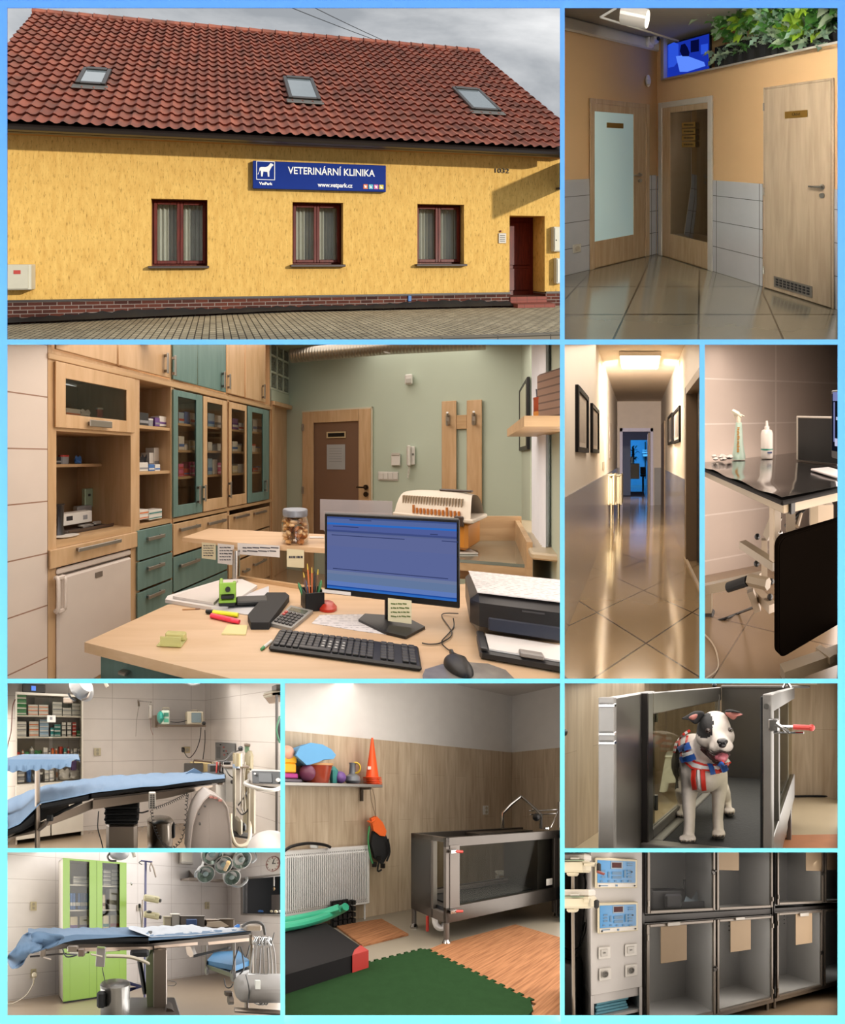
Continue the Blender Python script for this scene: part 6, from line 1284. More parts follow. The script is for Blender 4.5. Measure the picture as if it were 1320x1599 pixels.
cushion('cushion',front,[(64,1266),(100,1259),(137,1251)],64,138);cushion('leg_cushion',front,[(-10,1318),(11,1306),(32,1300),(56,1287)],-8,56)
drape('drape',front,[(a,b+.0) for a,b in back],lambda u:YT(u)-.01,-8,351,blue_c,None,(2,1),90,label='light blue drape spread over the black operating table cushions',cat='drape')
polyb('drape_fold',[(290,1208),(296,1204),(303.5,1200),(310,1203),(318,1208)],3.0,.03,blue_c,None,label='peaked fold of blue drape at the right part of the table',cat='drape')
def slab(nm,pts,Yo,d,mat):
 m=MB();n=len(pts);vs=[T3(u,v,YT(u)+Yo) for u,v in pts]+[T3(u,v,YT(u)+Yo)+V((.05,d,0)) for u,v in pts];m.add(vs,[tuple(range(n))[::-1],tuple(range(n,2*n))]+[(i,(i+1)%n,n+(i+1)%n,n+i) for i in range(n)]);m.put(nm,mat,t)
slab('side_beam',[(145,1249),(190,1243.5),(250,1236),(332,1226),(332,1229),(262,1246),(225,1252),(145,1264)],.03,.3,stl);slab('leg_beam',[(143,1250),(146,1262),(112,1276),(74,1290),(72,1284),(100,1268)],.04,.08,stl);slab('foot_beam',[(11,1309),(56,1296),(56,1301),(24,1307),(11,1316)],.04,.3,stl)
slab('side_rail',[(146,1246.5),(250,1234.5),(332,1224.5),(332,1226),(250,1237),(146,1249.5)],-.01,.03,pl('rail_dark','4a443e',.3,.8));tb('gas_strut',[(77,1277,2.3),(128,1252,2.35)],.014,RUBBER(),t);tb('pivot',[(74,1278,2.25),(82,1277,2.25)],.025,RUBBER(),t)
tb('clamp',[(60,1295,2.2),(70,1287,2.2),(72,1283,2.2)],.02,stl2,t,8)
m=MB()
for i in range(6):pbm(m,162+(i%2)*1.5,217-(i%2)*1.5,1259+4.8*i,1264+4.8*i,2.55+.01*(i%2),.4,.012)
m.put('bellows',RUBBER(),t);pb('column',165,214,1286,1345,2.57,.34,stl,t,.03)
pb('end_bracket',340,349,1222,1226,2.8,.2,stl,t)
tb('power_cable',[(154,1267,2.7),(153,1280,2.72),(153,1295,2.75),(158,1313,2.8),(162,1330,2.8)],.006,BLACK(),t,6,5)
t2=th('table_remote','grey hand remote hanging on the operating table rail','remote control',238,1264,2.45);pb('case',232,243.5,1237,1264,2.45,.03,pl('remote_grey','a39c92',.4),t2,.008)
m=MB()
for i in range(7):
 for j in range(2):pbm(m,234.5+j*4,237.5+j*4,1240.5+i*3.2,1242.8+i*3.2,2.447,.003)
m.put('buttons',dkd,t2);pts=coil(T3(243,1262,2.45),T3(293,1239,2.6),.011,17,.01);m=MB();m.tube(pts,.0032,5)
lp=smoothpath([T3(237,1266,2.45),T3(240,1285,2.45),T3(246,1303,2.45),T3(256,1318,2.45),T3(268,1324,2.45),T3(282,1312,2.5),T3(289,1285,2.52),T3(291,1255,2.55),T3(293,1240,2.6)],30);n=len(lp)
q_=[]
for i,p in enumerate(lp):a=i*.8;q_.append(p+V((math.cos(a)*.011,math.sin(a)*.011,math.sin(a*1.0)*.006)))
m.tube(q_,.0032,5);m.put('coiled_cord',BLACK(),t2);tb('cord',[(214,1268,2.5),(222,1269,2.46),(232,1266,2.45)],.007,BLACK(),t2,5,6)
def bin_(u,v0,w,Y,label,col=None):
 p=ST.at(u,v0,Y);k=Y/ST.f;r=w/2*k;t=thing('pedal_bin',label,'bin',(p.x,Y,0));m=MB();m.lathe([(r*.97,.01),(r,.02),(r,p.z-.05),(r*.98,p.z-.045)],(p.x,Y,0),30);m.put('body',col or pl('bin_steel','8c8276',.22,.85),t)
 m=MB();m.lathe([(r*1.03,p.z-.05),(r*1.03,p.z-.03),(r*.9,p.z-.012),(r*.4,p.z),(0.001,p.z)],(p.x,Y,0),30);m.put('lid',col or _M['bin_steel'],t);m=MB();m.lathe([(r*1.02,0),(r*1.02,.02)],(p.x,Y,0),30);m.put('base_ring',RUBBER(),t);return t,p,r
b_,p,r=bin_(250,1276,40,2.9,'steel pedal bin standing behind the coiled cord under the table');m=MB();m.box(p.x+r*.9,p.x+r*1.15,2.85,2.95,p.z-.2,p.z-.05,.02);m.put('hinge_handle',RUBBER(),b_)
# white suction unit
t=th('suction_unit','large rounded white medical unit standing on the floor under the table end','medical device',330,1335,2.35);wd=pl('unit_white','978c84',.45)
prof=[(296,1340),(298,1310),(301,1286),(308,1264),(318,1249),(328,1240),(334,1241),(350,1250),(356,1259),(360,1285),(364,1340)]
m=MB();Y0=2.35;n=len(prof);vs=[];
for k_,(dy,sc_) in enumerate(((.03,.93),(0,.97),(0.0,1.0),(.3,1.0),(.34,.95))):
 cx=sum(ST.at(u,v,Y0).x for u,v in prof)/n
 for u,v in prof:p=ST.at(u,v,Y0);vs.append((cx+(p.x-cx)*sc_,Y0+dy,.0+max(0,p.z)*(sc_**.5)))
m.add(vs,[(k_*n+i,k_*n+(i+1)%n,(k_+1)*n+(i+1)%n,(k_+1)*n+i) for k_ in range(4) for i in range(n)]+[tuple(range(n))[::-1],tuple(range(4*n,5*n))]);m.put('body',wd,t)
for a in((327,333,1243,1247),(333,340,1244.5,1248),(341,347,1248,1252)):pb('control',*a,2.345,.02,pl('control_rose','8a5a50',.5),t,.003)
for a in((319,322,1258,1261),(311,314,1285,1289),(309,312,1270,1273)):pb('knob',*a,2.335,.02,dkd,t,.003)
pb('seam',327,327.8,1268,1335,2.347,.01,pl('seam','9a8e86',.5),t);tb('hose',[(360,1270,2.5),(361,1300,2.45),(370,1320,2.4),(388,1315,2.45),(391,1285,2.6),(391,1240,2.8)],.016,pl('hose_cream','c4b8a0',.4),t,10,6)
# back wall shelf with two devices
S6=W6;t=thing('wall_shelf','steel wall shelf carrying a green and a grey device','shelf',W6.p(W6.s(282),0,W6.z(282,1135)));wp(W6,'board',stl,t,246,322,1131.5,1135,0,.24,.003);wp(W6,'side_bracket',stl,t,242,247,1117,1136,0,.2,.002)
t=th('infusion_pump','green medical device with a handle on the wall shelf','medical device',255,1131,4.0);pb('body',252,265,1109,1131,3.98,.15,pl('green_dev_pale','b9c4b2',.5),t,.01);pb('screen',256,263.5,1113,1119,3.975,.01,pl('dev_green','2f6e58',.3),t,.002);pb('keypad',256,263.5,1122,1128,3.975,.01,pl('dev_green2','3f8a70',.4),t,.002)
m=MB();c=T3(251,1120,4.02);m.sph(c,(.055,.07,.09),14);m.put('dome',pl('dev_teal','2f9080',.4),t);tb('handle',[(254,1110,4.02),(254,1105.5,4.02),(264,1105.5,4.02),(264,1110,4.02)],.008,dev,t)
t=th('patient_monitor','small beige patient monitor at the right of the wall shelf','monitor',305,1131,4.0);pb('casing',292,318,1111,1131,3.98,.2,dev,t,.01);pb('screen',299,314.5,1113,1128.5,3.972,.01,pl('mon_grey','5a6668',.15),t,.003);tb('handle',[(299,1112,4.05),(300,1109,4.05),(308,1109,4.05),(309,1112,4.05)],.007,dev,t)
m=MB();m.sph(T3(318.5,1129.5,3.95),.03,8);m.put('gauge',BLACK(),label='small black gauge at the right end of the wall shelf',cat='gauge')
cable('device_cable',[T3(266,1127,4.0),T3(278,1128,4.0),T3(292,1125,4.0)],.006,BLACK(),'black cable between the two devices on the wall shelf')
cable('device_cable',[T3(314,1136,4.15),T3(312,1155,4.2),T3(306,1172,4.2),T3(297,1183,4.2),T3(291,1180,4.2),T3(286,1170,4.2)],.007,dkd,'dark cable sagging from the shelf to the wall socket')
cable('device_cable',[T3(320,1140,4.2),T3(320,1160,4.25),T3(317,1186,4.25)],.007,dkd,'dark cable hanging straight down under the wall shelf')
socket(W6,152.5,1174,11,12,'cream double socket on the tiled wall right of the cabinet','cfc4a6',True);socket(W6,292,1171,10,10,'cream socket with plugs below the wall shelf','cfc09a');pb('plug',284,289,1167,1175,4.2,.06,BLACK(),None,.01,label='black plug in the socket below the wall shelf',cat='plug')
t=th('drip_hook','chrome drip hook arm on the tiled wall','drip hook',226,1100,4.2);tb('arm',[(216,1094,4.25),(236,1096.5,4.0)],.01,CHROME(),t);tb('bracket',[(216,1093,4.27),(217,1103,4.25)],.015,stl,t);cable('drip_line',[T3(217,1104,4.2),T3(214,1120,4.2),T3(212,1150,4.2)],.004,pl('tube_pale','a89d92',.4),'thin pale drip line hanging from the chrome hook')
t=th('drip_bag','clear drip bag hanging left of the wall shelf','drip bag',236,1140,4.1);pb('bag',232,238,1100,1122,4.1,.03,glass('bag_clear','ddd6cc',.1,.8,1,('cfc8bd',.4)),t,.01);tb('line',[(235,1122,4.1),(236,1140,4.1),(239,1148,4.1)],.004,pl('line_red','a3786a',.5),t)
# surgical lamp at the top
t=th('surgical_lamp','round surgical lamp head cut by the top of the picture','surgical lamp',124,1060,3.0);c=T3(127,1077,2.9);M_=Matrix.Translation(c)@Matrix.Rotation(R(55),4,'Y')@Matrix.Rotation(R(35),4,'X')
m=MB();m.lathe([(.001,.1),(.08,.09),(.13,.03),(.14,0),(.12,-.005)],(0,0,0),26,M_,cap=False);m.put('housing',pl('lamp_pale','8f8c88',.35),t);m=MB();m.lathe([(.001,.012),(.1,.008),(.12,-.004)],(0,0,0),26,M_,cap=False);m.put('reflector',pl('reflector','6a6a68',.25,.5),t)
tb('handle',[(107,1083,2.8),(111,1090,2.78),(118,1094,2.78)],.011,BLACK(),t,8,4);tb('handle',[(128,1093,2.8),(136,1090,2.8),(140,1080,2.85)],.011,stl,t,8,4);pb('joint',98,113,1089,1098,3.4,.05,stl,t,.01)
tb('ceiling_tube_end',[(162,1062,3.2),(168,1073,3.2)],.02,dev,None,label='short lamp arm end reaching in from the top',cat='lamp arm')
tb('surgical_lamp',[(290,1066,3.2),(300,1069.5,3.2),(312,1067,3.2)],.012,pl('lamp_pale','8f8c88',.35),None,8,4,label='rim of a second lamp just touching the top edge',cat='surgical lamp')
# anaesthesia corner
t=th('concentrator','beige table-top device with a dark grille behind the drape fold','medical device',313,1208,3.9);pb('body',300,334,1191,1212,3.9,.2,pl('dev_straw','c9b383',.5),t,.01);pb('dark_front',288,318,1192,1212,3.85,.05,dkd,t,.01);tb('handle',[(302,1191,3.85),(303,1187,3.85),(330,1190,3.85),(331,1194,3.85)],.012,pl('handle_brown','4a3628',.5),t)
t=thing('fuse_panel','grey electrical wall panel with rows of switches','electrical panel',R6.p(R6.s(351),0,R6.z(351,1188)));wp(R6,'door',pl('panel_g','7d7f80',.4,.3),t,336,366,1160,1189,0,.03,.004)
for i,(u,v) in enumerate(((343,1162),(348,1166),(348,1172),(352,1172),(354,1176),(349,1178),(354,1182))):wp(R6,'switch',hue('red') if i%2 else BLACK(),t,u,u+1.6,v,v+1.6,.03,.04)
wp(R6,'label_field',pl('panel_dark','5f6264',.5),t,338,344,1166,1184,.03,.032)
t=th('anaesthesia_cart','white anaesthesia cart behind the end of the operating table','medical cart',365,1300,3.0);pb('cabinet',352,366,1200,1252,3.0,.4,pl('cart_white','c9c2b8',.5),t);pb('side',366,376,1201,1256,3.05,.4,pl('cart_side','b3a99c',.5),t);m=MB();m.sph(T3(363,1221,2.98),.022,10);m.put('lock_knob',BLACK(),t);pb('shelf',350,390,1196,1200,2.98,.5,stl,t)
for u in(366,389):tb('frame_post',[(u,1180+(u-366),2.9),(u,1305,2.9)],.017,dev,t)
tb('base',[(352,1300,2.8),(392,1306,2.8)],.03,dkd,t);
for u in(358,392):m=MB();m.sph(T3(u,1310,2.75),.035,10);m.put('castor',BLACK(),t)
for k_,(u,v0,v1,mm,lb) in enumerate(((371,1176,1196,pl('vap_glass','a9966f',.2),'clear amber absorber canister on the cart'),(369,1193,1199,pl('vap_blue','8a97a6',.3),'pale blue valve block on the cart'))):
 m=MB();p=T3(u,v1,2.85);m.lathe([(.045-.01*k_,0),(.045-.01*k_,(v1-v0)*2.85/450)],p,16);m.put('canister',mm,label=lb,cat='canister')
t=th('oxygen_cylinder','tall beige gas cylinder with a green top in the corner','gas cylinder',390,1300,3.3);tb('cylinder',[(386,1300,3.3),(389,1180,3.3),(389,1172,3.3)],[.05,.05,.03],pl('cyl_beige','8f8468',.45),t,14);pb('valve',384,390,1162,1176,3.28,.05,pl('valve_green','5f7a5c',.5),t,.01);tb('valve_wheel',[(382,1163,3.28),(390,1164,3.28)],.018,stl,t)
m=MB();m.sph(T3(376,1169,3.1),.03,10);m.put('breathing_bag',BLACK(),label='round black valve ball above the anaesthesia cart',cat='valve')
for i,pts in enumerate((((374,1172,3.1),(362,1176,3.05),(352,1187,3.0),(340,1188,3.0)),((352,1200,2.95),(358,1210,2.9),(366,1216,2.9)),((378,1186,3.1),(379,1220,3.0),(377,1262,2.95)),((383,1190,3.1),(381,1225,3.0),(383,1268,2.95),(377,1262,2.9)),((392,1200,3.0),(386,1235,3.0),(372,1258,2.95)),((385,1240,3.0),(388,1262,2.9),(378,1272,2.9),(370,1262,2.9)))):
 cable('breathing_hose',[T3(*p) for p in pts],.007,[dkd,dkd,dev,dev,dkd,dkd][i],['dark hose arching to the wall panel','short dark hose at the cart corner','straight pale hose beside the cart','pale hose looping low beside the cart','dark hose crossing behind the cart posts','dark hose loop under the ventilator'][i],'hose')
t=th('tap_block','dark block of valves and taps behind the table end','valve block',345,1205,3.1);pb('block',347,361,1189,1197,3.1,.1,BLACK(),t,.01);pb('taps',327,350,1194,1210,3.2,.1,dkd,t,.01)
for i,u in enumerate((338,343,347)):tb('tap',[(u,1212,3.08),(u+1,1190,3.08)],.01,[hue('red'),CHROME(),CHROME()][i],t)
pb('small_pump',373,380,1280,1306,2.7,.15,dev,None,.02,label='small beige pump standing on the floor beside the cart',cat='pump');pb('pump_motor',377,386,1286,1300,2.8,.1,BLACK(),None,.02,label='small black motor beside the beige pump',cat='motor')
# ventilator on its trolley
t=th('ventilator','grey ventilator with dark screen and white bar handle on a trolley','ventilator',415,1300,2.5);M_=frame(T3(415,1214,2.5),R(-12),R(-18));k_=2.5/450
m=MB(M_);m.box(-22*k_,25*k_,0,.22,-13*k_,13*k_,.02);m.put('casing',pl('vent_grey','a9a39c',.45),t);m=MB(M_);m.box(-20*k_,24*k_,-.006,.002,-10*k_,10*k_,.006);m.put('front_panel',pl('vent_dark','3a3c3e',.35),t);m=MB(M_);m.box(-11*k_,9*k_,-.009,0,-8*k_,7*k_,.003);m.put('screen',pl('vent_screen','55585a',.15),t)
m=MB(M_);m.cyl((17*k_,-.03,-4*k_),(17*k_,0,-4*k_),3*k_);m.cyl((-16*k_,-.015,5*k_),(-16*k_,0,5*k_),1.5*k_);m.put('knob',WHITE(),t)
tb('bar_handle',[(389,1219,2.6),(383,1223,2.45),(389,1227,2.4),(415,1233,2.35),(430,1233,2.35),(442,1228,2.4)],.016,pl('bar_white','aaa59c',.35),t,10,5);tb('post',[(395,1230,2.6),(395,1300,2.6)],.025,dev,t);pb('base',400,440,1228,1236,2.5,.2,stl,t,.02)
tb('corner_post',[(432.5,1085,2.9),(432.5,1304,2.9)],.016,pl('post_dark','4a433c',.5),None,8,label='dark upright post at the right edge of the theatre',cat='post')
t=th('wall_cabinet_corner','beige stepped wall unit at the upper right edge','wall unit',432,1100,2.9);pb('top',424,445,1078,1087,2.9,.2,dev,t,.01);polyb('bottom',[(423,1082),(445,1080),(445,1096),(434,1096)],2.9,.2,pl('unit_brown','8f7a66',.5),t);pb('vent',431,445,1069,1078,2.95,.1,pl('vent_brown','6a6158',.5),t)
m=MB();m.sph(T3(437,1140,2.8),(.03,.05,.12),12);m.put('hanging_bag',BLACK(),label='black bag hanging at the right edge of the theatre',cat='bag');tb('green_strap',[(437,1118,2.75),(432,1140,2.75),(437,1160,2.75)],.008,pl('strap_green','2f6a48',.6),None,6,5,label='green strap hanging round the black bag',cat='strap')
m=MB();m.sph(T3(436,1345,2.0),(.2,.3,.19),24);m.put('round_cover',pl('cover_pale','a39d97',.4),label='pale rounded machine cover at the lower right corner',cat='machine cover')
bay_glow({'top':1,'right':1.3,'left':.9},2.3,13.4,2.9,'fffaf5')
# ---------- rehabilitation room ----------
stage(720,660,1250,1.45,(445,1067,875,1586))
g=ST.onz(642,1420);W7=Plane((g.x,g.y),(1.285,1));s7=W7.s(800);c7=W7.p(s7,0,0);R7=Plane((c7.x,c7.y),(.829,-1))
zd7,zc7=W7.z(800,1175),W7.z(800,1087)
woodt,nt,out=base_mat('wood_look_tile');b=bsdf(nt,out,.45,0,.4)
nz=N(nt,'TexNoise',Scale=2.0,Detail=6.0,Distortion=.5);nt.links.new(coords(nt,(9,9,.8)),nz.inputs['Vector']);br=N(nt,'TexBrick',Scale=1.0,offset=.5);br.inputs['Brick Width'].default_value=1.2;br.inputs['Row Height'].default_value=.2;br.inputs['Mortar Size'].default_value=.0015
br.inputs['Color1'].default_value=(1,1,1,1);br.inputs['Color2'].default_value=(.9,.88,.86,1);br.inputs['Mortar'].default_value=(.6,.56,.5,1);nt.links.new(coords(nt,(1,1,1),'zxy'),br.inputs['Vector'])
nt.links.new(mixc(nt,1.0,mixc(nt,ramp(nt,nz.outputs[0],.3,.7),'c9b9a2','ab9880'),br.outputs[0],'MULTIPLY'),b.inputs['Base Color'])
whitew=pl('gym_white','d9d7d4',.9)
mb=MB(W7);mb.box(-5,s7,-.1,0,0,zd7);struct('wall_back',mb,woodt);mb=MB(W7);mb.box(-5,s7+.05,-.1,-.006,zd7,zc7);struct('wall_back',mb,whitew)
mb=MB(R7);mb.box(0,8,-.1,0,0,zd7);struct('wall_right',mb,woodt);mb=MB(R7);mb.box(-.1,8,-.1,-.006,zd7,zc7);struct('wall_right',mb,whitew)
mb=MB();mb.quad((-6,.8,zc7),(6,.8,zc7),(6,9,zc7),(-6,9,zc7));struct('ceiling',mb,pl('gym_ceiling','cfccc8',.9));mb=MB();mb.quad((-6,.8,0),(6,.8,0),(6,9,0),(-6,9,0));struct('floor',mb,pl('gym_floor','938b7c',.4))
# radiator
zr1,zr0=W7.z(512,1325,.12),W7.z(512,1422,.12);ra_,rb_=W7.s(380,.12),W7.s(579,.12);rw=pl('radiator_white','dcdcdc',.35)
t=thing('radiator','white panel radiator on the wood-look wall below the shelf','radiator',W7.p((ra_+rb_)/2,.06,zr0));m=MB(W7);m.box(ra_,rb_,.02,.1,zr0,zr1,.008);m.put('panel',rw,t)
m=MB(W7);n=60
for i in range(n):x=ra_+.03+(rb_-ra_-.06)*(i+.5)/n;m.box(x-.007,x+.007,.1,.118,zr0+.06,zr1-.07,.004)
m.put('ribs',rw,t);m=MB(W7)
for i in range(n*1):x=ra_+.03+(rb_-ra_-.06)*(i+.5)/n;m.box(x-.006,x+.006,.1,.102,zr1-.055,zr1-.04);m.box(x-.006,x+.006,.1,.102,zr0+.03,zr0+.042)
m.put('slots',pl('slot_grey','8f8f8f',.6),t);m=MB(W7);m.cyl((rb_-.05,.06,zr0),(rb_-.05,.06,.0),.012);m.put('pipe',rw,t)
# shelf with toys
zs7=W7.z(560,1224,.3)
t=thing('wall_shelf','steel wall shelf of rehabilitation toys','shelf',W7.p(W7.s(520),0,zs7-.03));m=MB(W7);m.box(W7.s(400),W7.s(598,.3),0,.3,zs7-.035,zs7,.003);m.put('board',pl('shelf_steel','a9a7a4',.3,.8),t);m=MB(W7);x=W7.s(569,.1);m.box(x,x+.03,0,.22,zs7-.06,zs7-.035);m.box(x,x+.03,0,.03,zs7-.2,zs7-.035);m.put('bracket',stl2,t)
def on7(u,q=.15):s_=W7.s(u,q);return W7.p(s_,q,zs7+.001)
k7=on7(560).y/720
G7=None
orc=pl('cone_orange','f0541e',.45);
for j in range(5):
 p=on7(583-.4*j);z=.02*j+.0;m=MB();fr_=frame((p.x,p.y,p.z+z));m=MB(fr_);m.lathe([(15*k7,0),(15*k7,.008),(10.5*k7,.012),(10.3*k7,.02),(1.6*k7,(62 if j<4 else 64)*k7-.0),(1.2*k7,64*k7)] if j==4 else[(15*k7,0),(15*k7,.008),(10.5*k7,.012),(9.3*k7,8*k7)],(0,0,0),24);
 if j==4:
  t=thing('training_cone','orange training cone with a white label, topmost of the nested stack','training cone',(p.x,p.y,p.z+z));m.put('cone',orc,t);m=MB(fr_);m.box(-6*k7,-1*k7,-8.7*k7,-6.0*k7,13*k7,18*k7);m.put('label',hue('white'),t)
 else:m.put('training_cone',orc,label='orange training cone, %s of the nested stack below the top one'%('lowest','second lowest','middle','second highest')[j],cat='training cone')
def tball(name,u,v,r,mat,label,cat,q=.15,sc=(1,1,1)):
 m=MB();p=W7.p(W7.s(u,q),q,W7.z(u,v,q));m.sph((p.x,p.y,p.z),(r*k7*sc[0],r*k7*sc[1],r*k7*sc[2]),20);return m.put(name,mat,label=label,cat=cat)
t=thing('kettle_bottle','grey round bottle with handle and yellow ring left of the cones','bottle',on7(551));p=on7(551);m=MB();m.lathe([(9*k7,0),(12.5*k7,5*k7),(11*k7,12*k7),(6*k7,16*k7),(5*k7,30*k7),(6*k7,33*k7)],p,20);m.put('body',pl('bottle_grey','6b7076',.4),t);m=MB();m.tube([p+V((k7*(5+7*math.cos(a)),-.02,k7*(25+8*math.sin(a)))) for a in[i*PI/8 for i in range(16)]],1.6*k7,6,True);m.put('ring',pl('ring_yellow','c9a72c',.4),t)
tball('ball',531,1214,9.5,hue('purple'),'purple ball beside the grey bottle','ball');p=on7(521);m=MB();m.lathe([(5*k7,0),(7*k7,20*k7),(2*k7,26*k7)],p,12);m.put('teal_bottle',hue('teal'),label='teal bottle between the tub and the purple ball',cat='bottle')
t=thing('toy_tub','translucent tub of orange and purple toys under the blue cushion','tub',on7(494));p=on7(494);m=MB();m.lathe([(18*k7,0),(24*k7,28*k7)],p,22,sy=.5);m.put('tub',pl('tub_orange','a8452f',.25,var=.3,vs=12),t);m=MB();m.lathe([(25*k7,26*k7),(25*k7,29*k7)],p,22,sy=.5);m.put('rim',pl('rim_tan','b98a5a',.4),t);
tball('toy',480,1207,12,pl('toy_violet','6a3550',.4),'dark purple toy showing through the left of the tub','toy',.22,(1,.4,1));tball('toy',506,1200,6,hue('yellow'),'yellow toy sticking out of the tub','toy',.2)
m=MB(W7);q=.12;cs=W7.s(485,q)
kz=k7
m.prism([(cs+x*kz,zs7+z*kz) for x,z in((-30,38),(-24,50),(-8,57),(10,56),(24,50),(32,42),(28,36),(12,34),(4,30),(-8,26),(-14,25),(-20,30))],.02,.26,'y');m.put('balance_cushion',pl('foam_blue','5f9fd0',.7),label='light blue curved foam cushion lying on the toy tub',cat='cushion')
for i,(z0,z1,x1,cc,lb) in enumerate(((27,40,464,'f0b020','yellow foam block, upper of two at the left end'),(14,27,463,'f0b020','yellow foam block, lower of two at the left end'),(6,13,466,'b03a8a','magenta foam pad under the yellow blocks'),(0,5,473,'77707c','flat grey disc under the magenta pad'))):m=MB(W7);m.box(W7.s(425,.2),W7.s(x1,.2),.03,.2,zs7+z0*k7+.001,zs7+z1*k7,.01);m.put('foam_block' if i<3 else 'disc',pl('foam'+cc,cc,.6),label=lb,cat='foam block' if i<3 else 'disc')
tball('ball',448,1176,11,pl('ball_skin','d0a08a',.6),'pale pink ball behind the yellow blocks','ball',.15)
# harness on a cord, hose, socket
t=thing('dog_harness','orange and black dog life vest hanging from the shelf on a cord','dog vest',W7.p(W7.s(592,.1),.1,W7.z(592,1362,.1)))
def hv(u,v,q=.08):return W7.p(W7.s(u,q),q,W7.z(u,v,q))
m=MB();
vo=[(580,1278),(588,1274),(598,1284),(604,1298),(602,1306),(594,1305),(584,1297)];
def poly7(nm,pts,q,d,mat,par):m=MB(W7);m.prism([(W7.s(u,q),W7.z(u,v,q)) for u,v in pts],q-d,q,'y');return m.put(nm,mat,par)
poly7('orange_panel',vo,.12,.05,pl('vest_orange','ee6a28',.7),t);poly7('black_panel',[(584,1298),(594,1306),(603,1304),(609,1318),(607,1335),(598,1350),(586,1340),(580,1318)],.1,.05,pl('vest_black','17171a',.8),t)
for i,pts in enumerate((((577,1290),(575,1310),(578,1335),(582,1348)),((606,1310),(609,1330),(604,1345)),((592,1345),(590,1360),(596,1358)),((574,1282),(580,1284),(586,1280)))):m=MB();m.tube(smoothpath([hv(*p,.13) for p in pts],4),.012,5);m.put('strap',[hue('green'),pl('vest_black','17171a',.8),pl('vest_black','17171a',.8),pl('vest_orange','ee6a28',.7)][i],t)
for i,(u,v) in enumerate(((585,1350),(598,1352),(592,1340))):m=MB();m.box(*(lambda p:(p.x-.03,p.x+.03,p.y-.02,p.y+.02,p.z-.03,p.z+.03))(hv(u,v,.12)),.008);m.put('buckle',BLACK(),t)
m=MB();m.tube([hv(578,1231,.2),hv(580,1250,.15),hv(587,1276,.12)],.004,5);m.tube([hv(582,1231,.2),hv(586,1250,.15),hv(587,1276,.12)],.004,5);m.put('cord',pl('cord_tan','7d6a58',.6),t)
cable('hose',[hv(440,1332,.1),hv(455,1322,.12),hv(480,1317,.14),(hv(505,1319,.14)),hv(516,1323,.12)],.018,BLACK(),'black hose lying on top of the radiator','hose',8);m=MB();p=hv(490,1322,.08);m.box(p.x-.04,p.x+.05,p.y-.02,p.y+.02,p.z-.02,p.z+.04,.01);m.put('valve',rw,label='small white valve on top of the radiator',cat='valve')
socket(W7,759,1265,8.5,14,'white double socket on the wood-look wall above the tub','d5d3cf',True)
# treadmill tub
st7=pl('tub_steel','58524d',.3,.8,.12,8);st7l=pl('tub_steel_light','6f6964',.5,.6);tg=glass('tub_glass','e6e8e0',.1,.95,.12)
TF=Plane((ST.onz(700,1475).x,ST.onz(700,1475).y),(1.285,1));f0=TF.s(696.5);f1=TF.s(869);zt7,zb7=TF.z(697,1308),TF.z(704,1441)
bl=ST.at(642,1301,5.28);fl_=TF.p(f0,0,0);e2=(V((bl.x,bl.y,0))-fl_);dp=e2.length;SL=Plane((bl.x,bl.y),(-e2.x,-e2.y)) # side plane, from back to front
t=thing('treadmill_tub','stainless underwater treadmill tub with glass sides on legs','treadmill tub',TF.p((f0+f1)/2,-.4,0))
Mt=Matrix(((TF.d.x,e2.x/dp,0,fl_.x),(TF.d.y,e2.y/dp,0,fl_.y),(0,0,1,0),(0,0,0,1)));L=f1-f0 # x along the front, y depth, z up
def tub(nm,x0,x1,y0,y1,z0,z1,mat,b=.004,par=None):m=MB(Mt);m.box(x0,x1,y0,y1,z0,z1,b);return m.put(nm,mat,par or t)
wd_=TF.s(718)-f0
tub('front_top_rail',0,L+.1,0,.05,zt7-.1,zt7,st7);tub('front_bottom_beam',.0,L+.1,0,.05,zb7,zb7+.16,st7);tub('front_post',0,.05,0,.05,0.06,zt7,st7l);tub('door_stile',.05,wd_,-.005,.045,zb7+.14,zt7-.08,st7l);tub('right_post',L-.04,L+.06,0,.05,.06,zt7-.05,st7l)
tub('front_glass',wd_,L,.02,.028,zb7+.14,zt7-.1,tg,0);tub('back_top_rail',0,L+.1,dp-.05,dp,zt7-.1,zt7,st7);tub('back_bottom_rail',0,L+.1,dp-.05,dp,zb7,zb7+.2,st7);tub('back_glass',.05,L,dp-.03,dp-.025,zb7+.2,zt7-.1,tg,0)
tub('left_panel',0,.03,dp*.38,dp,zb7,zt7,pl('panel_dark_steel','3f3b39',.35,.7));tub('left_top_rail',0,.05,0,dp,zt7-.05,zt7,st7);tub('left_post',-.0,.06,dp*.34,dp*.4,zb7,zt7,st7l);tub('left_sill',0,.05,0,dp,zb7,zb7+.1,st7l)
tub('tray',.05,L,.05,dp-.05,zb7+.08,zb7+.14,pl('tray_dark','35363a',.35,.3));tub('belt',.15,L-.1,.15,dp-.15,zb7+.14,zb7+.155,RUBBER());tub('inner_rail',.1,L-.1,dp-.16,dp-.1,zb7+.16,zb7+.2,st7l);tub('top_tray',L*.45,L,dp*.55,dp-.05,zt7-.05,zt7-.02,st7);tub('end_wall',L-.3,L,.06,dp-.05,zb7+.14,zt7-.04,pl('panel_dark_steel','3f3b39',.35,.7));tub('label',L-.2,L-.08,-.003,.0,zb7+.2,zb7+.28,hue('white'))
